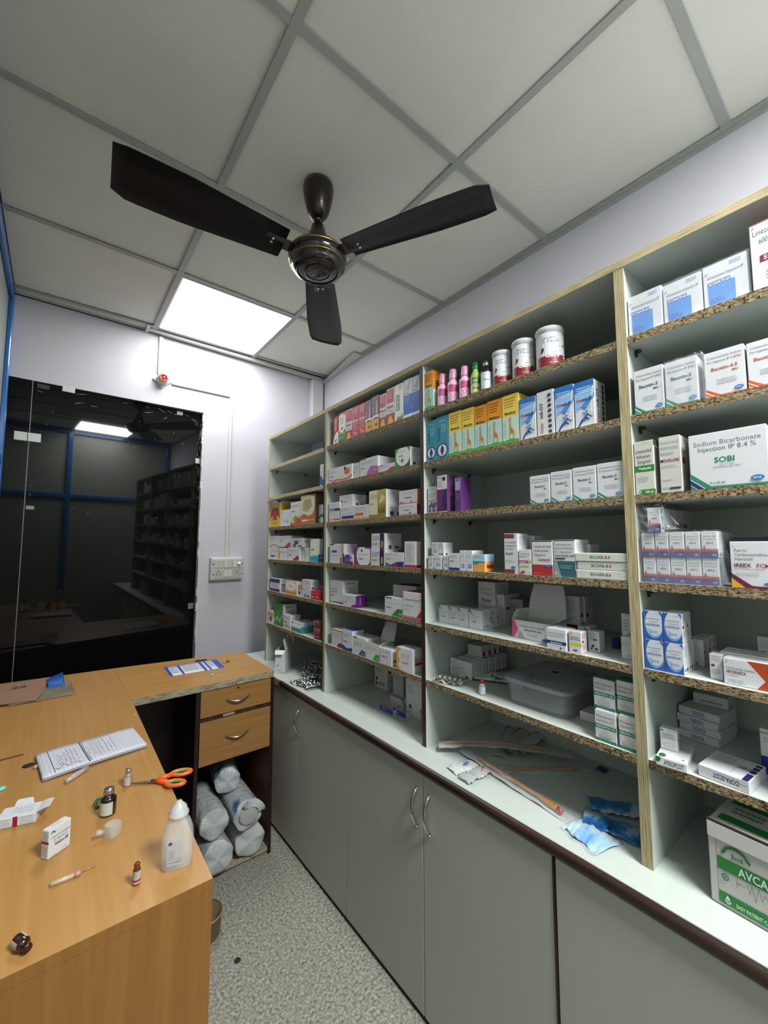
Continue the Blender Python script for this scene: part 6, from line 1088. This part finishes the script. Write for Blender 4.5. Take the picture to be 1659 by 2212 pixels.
for i, (p, q, w_, mt_, l_) in enumerate([((1.0277, 0.5438), (1.0029, 0.4494), .085, bluel, 'pale blue translucent pouch lying nearest the worktop front beside the plywood upright'),
    ((1.0605, 0.5342), (1.1018, 0.4073), .072, bluep, 'deep blue and white pouch with a black square, lying over the pale blue one'),
    ((1.1118, 0.5469), (1.1932, 0.4531), .06, bluep, 'second blue and white pouch behind the black-square one, beside the upright')]):
    b, at = ribbon([p, q], w_, lambda u: CT+.0015+.006*i+.004*math.sin(u*4+i), mt_, seed=i+9, wob=.002, thick=.0008, arch=.007)
    if i == 1: s_, n_ = at(.42); b.box(s_.x-.030, s_.x-.020, s_.y-.012, s_.y-.002, CT+.013, CT+.0145, M('14121f', .5))
    b.build('sterile_pouch', label=l_, cat='sterile pouch')
    if i == 0:
        b, _ = ribbon([p, q], w_*1.18, lambda u: CT+.0008, film('c0c6c8', .2, alpha=.55, name='pouch_border'), seed=3, wob=.0008, sub=20); b.build('clear_wrapper', label='clear wrapper edge spread under the pale blue pouch', cat='wrapper')
# ================================================================ DESK THINGS
Z0 = DZ+.0005
def quadframe(p0, p1, p2, p3):
    """bilinear floor-plan frame: p0 front-left, p1 front-right, p2 back-right, p3 back-left"""
    return lambda u, v: tuple((1-u)*(1-v)*Vector(p0)+u*(1-v)*Vector(p1)+u*v*Vector(p2)+(1-u)*v*Vector(p3))
def DP(*a): return a
# notebook
f = quadframe((0.0063, 1.389), (0.2431, 1.4285), (0.2267, 1.5865), (-0.0121, 1.5548))
t = thing('notebook', 'long ruled notebook with handwriting lying open on the desk', 'notebook', (*f(.5, .5), Z0))
ox, oy = f(.5, .5)
nf = lambda z: (lambda u, v: (f(u, v)[0]-ox, f(u, v)[1]-oy, z+.0025*math.sin(u*PI)+.0012*math.sin(u*9)*v))
pgm = M('c3c4cc', .6)
b = MB(); b.grid(nf(.010), 30, 8, pgm, smooth=True, thick=.0045); b.build('page_block', t)
b = MB(); b.grid(nf(.0052), 30, 4, M('9a9bb0', .6), thick=.0042); b.build('back_pages', t)
b = MB()
def stroke(b, pts, w, m, zf=.0103):
    for i in range(len(pts)-1):
        (u0, v0), (u1, v1) = pts[i], pts[i+1]; du, dv = u1-u0, v1-v0; L = math.hypot(du*1.5, dv) or 1; nx, ny = -dv/L*w, du*1.5/L*w
        q = [nf(zf)(u0-nx, v0-ny), nf(zf)(u1-nx, v1-ny), nf(zf)(u1+nx, v1+ny), nf(zf)(u0+nx, v0+ny)]
        b.add(q, [(0, 1, 2, 3)], m)
ln = M('9aa0b4', .6); ink = M('3f4466', .6); inkl = M('60668a', .6)
for i in range(26): stroke(b, [((i+1)/27, .02), ((i+1)/27, .98)], .0012, ln)
stroke(b, [(.02, .88), (.5, .88), (.98, .88)], .002, M('8a5a6a', .6), .0104)
b.build('ruled_lines', t)
b = MB(); rg = random.Random(11)
def scribble(b, u, v0, v1, m, w=.0022):
    v = v0
    while v < v1:
        n = rg.randint(3, 6); pts = []
        for k_ in range(n): pts.append((u+rg.uniform(-.009, .009), v+k_*.014))
        stroke(b, pts, w, m, .01045); v += n*.014+.02
for u in (.17, .20, .235, .27, .305, .34): scribble(b, u, .2+rg.random()*.1, .55+rg.random()*.25, ink)
for u in (.46, .50, .54, .58, .63, .67, .71): scribble(b, u, .1+rg.random()*.25, .6+rg.random()*.3, inkl if rg.random() < .5 else ink)
stroke(b, [(.405, .98), (.41, .5), (.42, .02)], .006, ink, .01045); stroke(b, [(.425, .98), (.425, .5), (.44, .05)], .003, ink, .01045); stroke(b, [(.10, .97), (.11, .03)], .003, ink, .01045)
stroke(b, [(.12, .2), (.15, .1), (.2, .25), (.24, .12), (.3, .2), (.36, .1)], .003, ink, .01045)
b.build('handwriting', t)
# form strip with blue bands and a gold clip
f2 = quadframe((0.4431, 2.1169), (0.6824, 2.1033), (0.6943, 2.2841), (0.4495, 2.2936))
t = thing('form_slip', 'white form slip with blue bands lying on the desk by the wall', 'paper slip', (*f2(.5, .5), Z0))
ox2, oy2 = f2(.5, .5)
g2 = lambda u, v, q: (f2(u, v)[0]-ox2, f2(u, v)[1]-oy2, .0012+q)
b = MB(); b.grid(lambda u, v: g2(u, v, .0), 12, 4, M('c3c6cc', .5), thick=.0009)
art(b, [('r', 0, 0, .05, 1, '2b4aa0'), ('r', .22, 0, .26, 1, '2b4aa0'), ('r', .62, 0, .67, 1, '2b4aa0'), ('r', .72, 0, .76, 1, '2b4aa0'), ('r', .88, 0, 1, 1, '2f50aa'), ('r', 0, .94, 1, 1, '5570b8'), ('g', .3, .8, .6, 5, .13, '8a92a6'), ('g', .07, .8, .2, 5, .13, '8a92a6'), ('g', .78, .8, .87, 4, .13, '8a92a6')], 1, 1, g2)
b.build('paper', t)
b = MB(); cx_, cy_ = (0.721, 2.1961); b.tube([(cx_-ox2-.02, cy_-oy2-.01, .003), (cx_-ox2, cy_-oy2, .005), (cx_-ox2+.014, cy_-oy2+.006, .004)], .003, M('b08a2f', .3, 1)); b.box(cx_-ox2-.006, cx_-ox2+.012, cy_-oy2-.008, cy_-oy2+.006, .002, .008, M('c09a3a', .25, 1), c=.002); b.build('gold_clip', t)
b = MB(); hx, hy = (0.625, 2.3174); b.box(-.028, .028, -.012, .012, 0, .0022, M('2c2018', .4, .6), c=.0008); b.box(-.02, -.006, -.006, .006, .0022, .004, M('4a3a2c', .4, .7)); b.box(.006, .02, -.006, .006, .0022, .004, M('4a3a2c', .4, .7)); b.build('hinge_plate', loc=(hx, hy-.01, Z0), rotz=-.1, label='small dark metal hinge plate on the desk behind the form slip', cat='hinge')
def capd(px, l_, col, r=.011, z=Z0):
    b = MB(); b.lathe([(r*.9, 0), (r, .0015), (r, .004), (r*.85, .0055), (0, .0055)], M(col, .35), n=20, cap=False); b.build('plastic_disc', loc=(px[0], px[1], z), label=l_, cat='plastic disc')
capd((0.5971, 2.0146), 'mint green flip-off cap in front of the form slip', '5cc09a')
capd((-0.0721, 1.4113), 'pale turquoise flip-off cap at the left photo edge of the desk', '7accc0', .009)
# folder, clear sleeve, blue packet
F4 = [(-0.1224, 2.1226), (-0.0238, 2.1018), (0.0125, 2.4006), (-0.1531, 2.4629)]
b = MB(); fm_ = nodemat('brown_card', ['8a6a52', '957560'], nscale=10, rough=.6)
P4 = [(max(F4[0][0]-.03, XL+.01), F4[0][1]), F4[1], (F4[1][0]+.018, F4[1][1]+.10), (F4[2][0], min(F4[2][1], 2.40)), (max(F4[3][0]-.03, XL+.01), 2.41)]
b.prism([(x-P4[0][0], y-P4[0][1]) for x, y in P4], .006, .010, fm_)
sx_, sy_ = (-0.0804, 2.3235)
for dx in (-.016, .008):
    for k_ in range(10):
        a0, a1 = 2*PI*k_/10, 2*PI*(k_+1)/10
        b.add([(sx_-P4[0][0]+dx+.010*math.cos(a)*r_, sy_-P4[0][1]+.016*math.sin(a)*r_, .0104) for a, r_ in ((a0, 1), (a1, 1), (a1, .6), (a0, .6))], [(0, 1, 2, 3)], M('1a1614', .6))
b.box(sx_-P4[0][0]-.035, sx_-P4[0][0]+.02, sy_-P4[0][1]-.02, sy_-P4[0][1]-.016, .0101, .0104, M('1a1614', .6))
b.build('folder', loc=(P4[0][0], P4[0][1], Z0), label='brown card folder with a small black scribble at the far left of the desk', cat='folder')
b = MB(); b.grid(lambda u, v: (u*.20, v*.20, .0015+.002*math.sin(u*9)*math.sin(v*7)), 16, 12, film('9aa39a', .12, alpha=.35, name='sleeve_film'), thick=.001); b.build('plastic_sleeve', loc=(-0.1052, 2.097, Z0+.003), rotz=.03, label='clear plastic sleeve sticking out under the brown card folder', cat='plastic sleeve')
bq = [(0.0083, 2.2522), (0.0646, 2.2504), (0.0599, 2.4908), (0.0005, 2.4021)]
f3 = quadframe(*bq); b = MB(); b.grid(lambda u, v: (f3(u, v)[0]-bq[0][0], f3(u, v)[1]-bq[0][1], .006+.008*math.sin(PI*v)), 10, 10, nodemat('blue_plastic', ['1d4f9a', '2a68b8'], nscale=14, rough=.25), thick=.004); b.build('blue_packet', loc=(bq[0][0], bq[0][1], Z0), label='shiny blue plastic packet beside the brown card folder', cat='packet')
# needle covers
def cover(p, q, r, l_, z=Z0, m=None):
    p = Vector((*p, z+r)); q = Vector((*q, z+r)); b = MB(); c = (p+q)/2
    b.tube([p-c, (p-c)*.3+(q-c)*.0, q-c], r, m or film('c3bdb6', .2, alpha=.6, name='needle_cover_plastic'), radii=[r*.8, r, r*1.05], n=12); return b.build('needle_cover', loc=c, label=l_, cat='needle cover')
cover((0.0521, 1.3419), (0.0977, 1.3872), .0065, 'translucent white needle cover lying against the notebook')
cover((-0.0129, 1.4817), (-0.0046, 1.4898), .004, 'small white tip poking out at the left end of the notebook')
# small clear vial, brown vial
vial('vial', 'small clear vial with a silver cap beside the scissor tips', (*(0.1727, 1.2401), Z0), .0095, .038, film('b4ad9c', .08, alpha=.5, name='vial_glass'), 'b9b9bb', metal=.9, labc='b9b2a6', twist=-.6)
vial('vial', 'dark brown vial with a silver cap and white label standing on the desk', (*(0.1228, 1.1391), Z0), .0155, .054, M('24100a', .1, coat=.6), 'a9a9ac', metal=.9, labc='bdbdb6', twist=-.5, els=[('g', .38, .9, .62, 6, .12, '5a5c60')])
b = MB(); b.lathe([(.010, 0), (.0115, .002), (.010, .004), (.006, .004), (.005, .001)], M('1f6a3a', .3), n=24, cap=False); b.build('plastic_disc', loc=(*(0.1099, 1.185), Z0+.006), rot=(.9, .3, 0), label='dark green ring cap leaning behind the brown vial', cat='plastic disc')
# scissors
s0, s1, s2 = (0.1752, 1.2357), (0.2228, 1.2103), (0.2775, 1.1875)
sl = math.hypot(s1[0]-s0[0], s1[1]-s0[1]); sa = math.atan2(s1[1]-s0[1], s1[0]-s0[0])
t = thing('scissors', 'orange-handled scissors with green inner rings lying on the desk edge', 'scissors', (s1[0], s1[1], Z0+.003), sa)
for sg in (-1, 1):
    b = MB(); b.prism([(-sl, 0), (-sl*.4, .0035*sg+.001), (.004, .0055*sg+.001), (.012, .003*sg), (.012, -.003), (0, -.004), (-sl*.6, -.001)][::1] if sg > 0 else [(-sl, .0), (-sl*.6, .001), (0, .004), (.012, .003), (.012, -.003), (.004, -.0055), (-sl*.4, -.0035)], .0 if sg > 0 else .0018, .0016 if sg > 0 else .0034, steel); b.build('blade', t)
    b = MB(); org = M('e0561a', .35)
    hx_, hy_ = .062, .017*sg
    n = 26; outer = []; inner = []
    L1, W1 = (.024, .013) if sg > 0 else (.022, .0125)
    b.tube([(.006, .002*sg, .003), (.022, .006*sg, .004), (.042, .013*sg, .005)], .005, org, radii=[.004, .0055, .006], n=10)
    ring = [(hx_+L1*math.cos(2*PI*i/n), hy_+W1*math.sin(2*PI*i/n), .005) for i in range(n+1)]
    b.tube(ring, .0042, org, n=8); o_ = b.build('handle', t, rotz=.12*sg)
    b = MB(); ring = [(hx_+(L1-.0045)*math.cos(2*PI*i/n), hy_+(W1-.0045)*math.sin(2*PI*i/n), .005) for i in range(n+1)]; b.tube(ring, .003, M('5f8f2a', .4), n=8); b.build('inner_ring', o_)
b = MB(); b.lathe([(.0045, .0036), (.0045, .0052), (.003, .006), (0, .006)], M('3a3c40', .3, .9), n=16, cap=False); b.build('pivot_screw', t)
# translucent cap block
b = MB(); trl = film('c9c6c0', .25, alpha=.45, name='frosted_cap'); L_ = [(rrect(.026, .026, .008, 3), 0), (rrect(.030, .030, .009, 3), .012), (rrect(.026, .026, .009, 3), .022)]
loft(b, L_, trl); b.tube([(-.014, .008, .012), (-.026, .014, .016)], .005, trl, n=10); b.build('bottle_cap', loc=(*(0.1236, 1.0537), Z0), rotz=.6, label='frosted translucent plastic cap with a small spout in front of the brown vial', cat='cap')
# saline bottle
t = thing('saline_bottle', 'translucent plastic saline bottle standing at the right corner of the desk', 'bottle', (*(0.2091, 0.8851), Z0), -.25)
pf = film('d3d8da', .2, alpha=.36, name='ldpe_plastic')
b = MB(); loft(b, [(rrect(.048, .030, .013), 0), (rrect(.054, .036, .016), .004), (rrect(.055, .037, .017), .045), (rrect(.052, .034, .016), .062), (rrect(.040, .030, .014), .078), (rrect(.030, .028, .0135), .083), (rrect(.030, .028, .0135), .088)], pf); b.build('bottle_body', t)
b = MB(); b.lathe([(.0165, .086), (.018, .089), (.018, .092), (.015, .095), (.014, .102), (.009, .107), (.006, .110), (.005, .1125), (0, .113)], film('c9ced0', .2, alpha=.7, name='cap_plastic'), n=28, cap=False); b.build('twist_cap', t)
b = MB(); b.add([(-.0165+x, -.0205-.0003, z) for x, z in ((0, .012), (.028, .012), (.028, .055), (0, .055))], [(0, 1, 2, 3)], film('b9bec2', .4, alpha=.6, name='label_film'))
art(b, [('r', .08, .84, .28, .96, '4a4c60'), ('g', .1, .6, .45, 4, .1, '8a8fa0'), ('g', .5, .3, .95, 3, .09, '9aa0aa'), ('g', .1, .15, .9, 1, .06, '7a8090')], .028, .043, lambda u, v, q: (-.0165+u, -.0212-q, .012+v)); b.build('label', t)
# amber ampoule
t = thing('ampoule', 'amber glass ampoule with a red-banded label standing near the desk edge', 'ampoule', (*(0.1428, 0.8799), Z0))
amb = M('5a2f0c', .08, coat=.6)
b = MB(); b.lathe([(.0055, 0), (.0062, .001), (.0062, .0245), (.0045, .0275), (.0042, .029), (.005, .031), (.0045, .034), (.002, .0365), (0, .037)], amb, n=24, cap=False); b.build('glass', t)
b = MB(); b.lathe([(.0064, .003), (.0064, .0235)], M('b5aaa4', .5), n=24, cap=False); b.lathe([(.0065, .0062), (.0065, .0098)], M('9a2430', .5), n=24, cap=False)
art(b, [('g', .1, .9, .9, 4, .2, '7a7474')], .014, .012, lambda u, v, q: (.0066*math.cos(u/.0066-PI/2-1.5), .0066*math.sin(u/.0066-PI/2-1.5), .011+v)); b.build('label', t)
# standing carton
pA_, pB_, pC_ = (0.0062, 1.0598), (0.0199, 1.0469), (0.0543, 1.0725)
w_ = math.hypot(pC_[0]-pB_[0], pC_[1]-pB_[1]); an = math.atan2(pC_[1]-pB_[1], pC_[0]-pB_[0])
b = carton_mb(w_, .018, .052, WHT, F=[('p', [(.06, .86), (.16, .95), (.3, .86), (.26, .82), (.16, .88), (.1, .84)], '2a7060'), ('t', 'Cefoperazone & Sulbactam', .1, .66, .09, G1, 'l', 0, .84), ('t', 'for Injection IP', .22, .53, .09, G1, 'l', 0, .6), ('t', 'Nefox-SB', .28, .36, .12, G3, 'l', 1, .6), ('g', .6, .12, .9, 1, .05, '8a4a4a'), ('g', .08, .06, .4, 1, .03, G2)], T=[('g', .25, .8, .75, 2, .3, G1)], L=[('r', 0, .52, 1, .61, '8a1a2a'), ('g', .15, .92, .85, 7, .05, G2), ('g', .15, .45, .85, 6, .06, 'a08a94')])
b.build('medicine_carton', loc=((pB_[0]+pC_[0])/2, (pB_[1]+pC_[1])/2, Z0), rotz=an, label='small white carton with a red-barred spine standing upright on the desk', cat='carton')
# lying carton with open flap
q0, q1 = (-0.068, 1.2213), (-0.0017, 1.2033)
w_ = math.hypot(q1[0]-q0[0], q1[1]-q0[1]); an = math.atan2(q1[1]-q0[1], q1[0]-q0[0])
t = thing('medicine_carton', 'small white carton lying on its face with flaps open, left photo edge of desk', 'carton', ((q0[0]+q1[0])/2, (q0[1]+q1[1])/2, Z0), an)
b = carton_mb(w_, .045, .020, WHT, F=[('r', .42, 0, .54, 1, '8a1a2a'), ('g', .05, .85, .38, 4, .2, G2), ('g', .6, .85, .95, 4, .2, G2)], T=[('g', .3, .85, .9, 4, .14, G1), ('g', .5, .3, .95, 1, .1, G2)], lip=False); b.build('body', t)
flap(t, .022, 0, 'r', .25, (w_, .020, .045)); flap(t, .012, 0, 'b', 1.0, (w_*.5, .020, .045))
# needle with hub
n0, n1, n2, n3 = [Vector((*p, Z0+.0042)) for p in ((0.0245, 0.9657), (0.0575, 0.9651), (0.0676, 0.9663), (0.0891, 0.9684))]
c_ = (n0+n3)/2
t = thing('hypodermic_needle', 'needle with a pink hub and clear barrel lying on the desk', 'needle', c_)
b = MB(); b.tube([n0-c_, n1-c_], .0038, film('d0c3ae', .2, alpha=.65, name='barrel_plastic'), n=12); b.build('barrel', t)
b = MB(); b.tube([n1-c_, (n1+n2)/2-c_, n2-c_], .004, M('b5808a', .3), radii=[.0035, .0045, .003], n=12); b.build('hub', t)
b = MB(); b.tube([n2-c_, n3-c_], .0007, M('c08a5a', .3, .5), n=6); b.build('needle_shaft', t)
# brown vial lying down near the front edge
t = vial('vial', 'brown vial lying on its side near the front left of the desk', (*(-0.014, 0.8598), Z0+.0095), .0086, .031, M('2a120c', .1, coat=.6), '33160e', rot=(PI/2, 0, .45), labc='b3a3a3', twist=PI/2+.3, els=[('r', .3, .75, .7, .95, '8a3a3a'), ('g', .32, .65, .68, 4, .14, '8a7a80')])
b = MB(); b.lathe([(.003, 0), (.0035, .001), (0, .0025)], M('c9c4b8', .6), n=8, cap=False); b.build('crumb', loc=(*(0.2515, 1.7257), Z0), label='tiny pale crumb near the inner desk edge', cat='crumb')
# ---------------------------------------------------------------- rolls under the drawers
cot = nodemat('white_plastic_wrap', ['a6a9a9', 'b6b9b9', 'bec1c1'], nscale=9, rough=.35, bump=.8, bscale=30)
cotb = nodemat('wrap_blue_print', ['1f4f8a', '3d6ea6', 'b0b5b8', 'bec1c1'], nscale=5, rough=.35, pos=[.34, .39, .43, .7], bump=.8, bscale=30)
def roll(l_, x, z, y, r, L, mat, seed, disc=0, tilt=0):
    b = MB(); ph = seed*1.7
    def fn(u, v):
        a = 2*PI*u
        # v from the front centre over the rim and along the body
        if v < .25: rr_ = r*(v/.25)**.7*.97; yy = -.010*(1-(v/.25)**2)
        elif v < .85: rr_ = r; yy = (v-.25)/.6*L
        else: rr_ = r*(1-(v-.85)/.15*.75); yy = L+(v-.85)/.15*.03
        k_ = 1+.02*math.sin(a*3+ph)+.014*math.sin(a*7+v*14+ph)+.010*math.sin(a*13-v*25)
        
        return (rr_*k_*math.cos(a), yy+.006*math.sin(a*4+ph)*(1 if v < .3 else 0)*min(1, v*4), rr_*k_*math.sin(a))
    b.grid(fn, 72, 44, mat)
    if not disc: return b.build('cotton_roll', loc=(x, y, z), rotz=tilt, label=l_, cat='cotton roll', group='plastic-wrapped cotton rolls under the drawers')
    t = thing('cotton_roll', l_, 'cotton roll', (x, y, z), tilt, 'plastic-wrapped cotton rolls under the drawers'); b.build('wrapper', t)
    b = MB(); b.lathe([(r*.68, 0), (r*.68, .006), (r*.6, .008), (0, .008)], M('a3a4a4', .8), n=32, cap=False); b.build('cotton_end', t, loc=(0, -.008, .006), rot=(PI/2, 0, 0))
    b = MB()
    b.grid(lambda u, v: (r*(.62+.5*v)*math.cos(.1+u*2.0)*1.02, -.018-.012*math.sin(u*8)*v, r*(.62+.5*v)*math.sin(.1+u*2.0)), 18, 5, mat, thick=.001); b.build('wrapper_fold', t)
    return t
roll('plastic-wrapped cotton roll at the bottom left of the pile under the drawers', .604, .1005, 1.885, .066, .24, cot, 1)
roll('plastic-wrapped cotton roll at the bottom right of the pile under the drawers', .752, .0995, 1.905, .066, .24, cot, 2)
roll('plastic-wrapped cotton roll at the upper left of the pile, against the dark panel', .592, .2325, 1.90, .060, .27, cot, 3)
roll('cotton roll with its grey end showing through the wrapper, upper right of the pile', .727, .2325, 1.875, .062, .25, cotb, 4, disc=1)
roll('cotton roll with blue print lying on top at the back of the pile', .672, .3445, 1.99, .055, .20, cotb, 5, tilt=-.15)
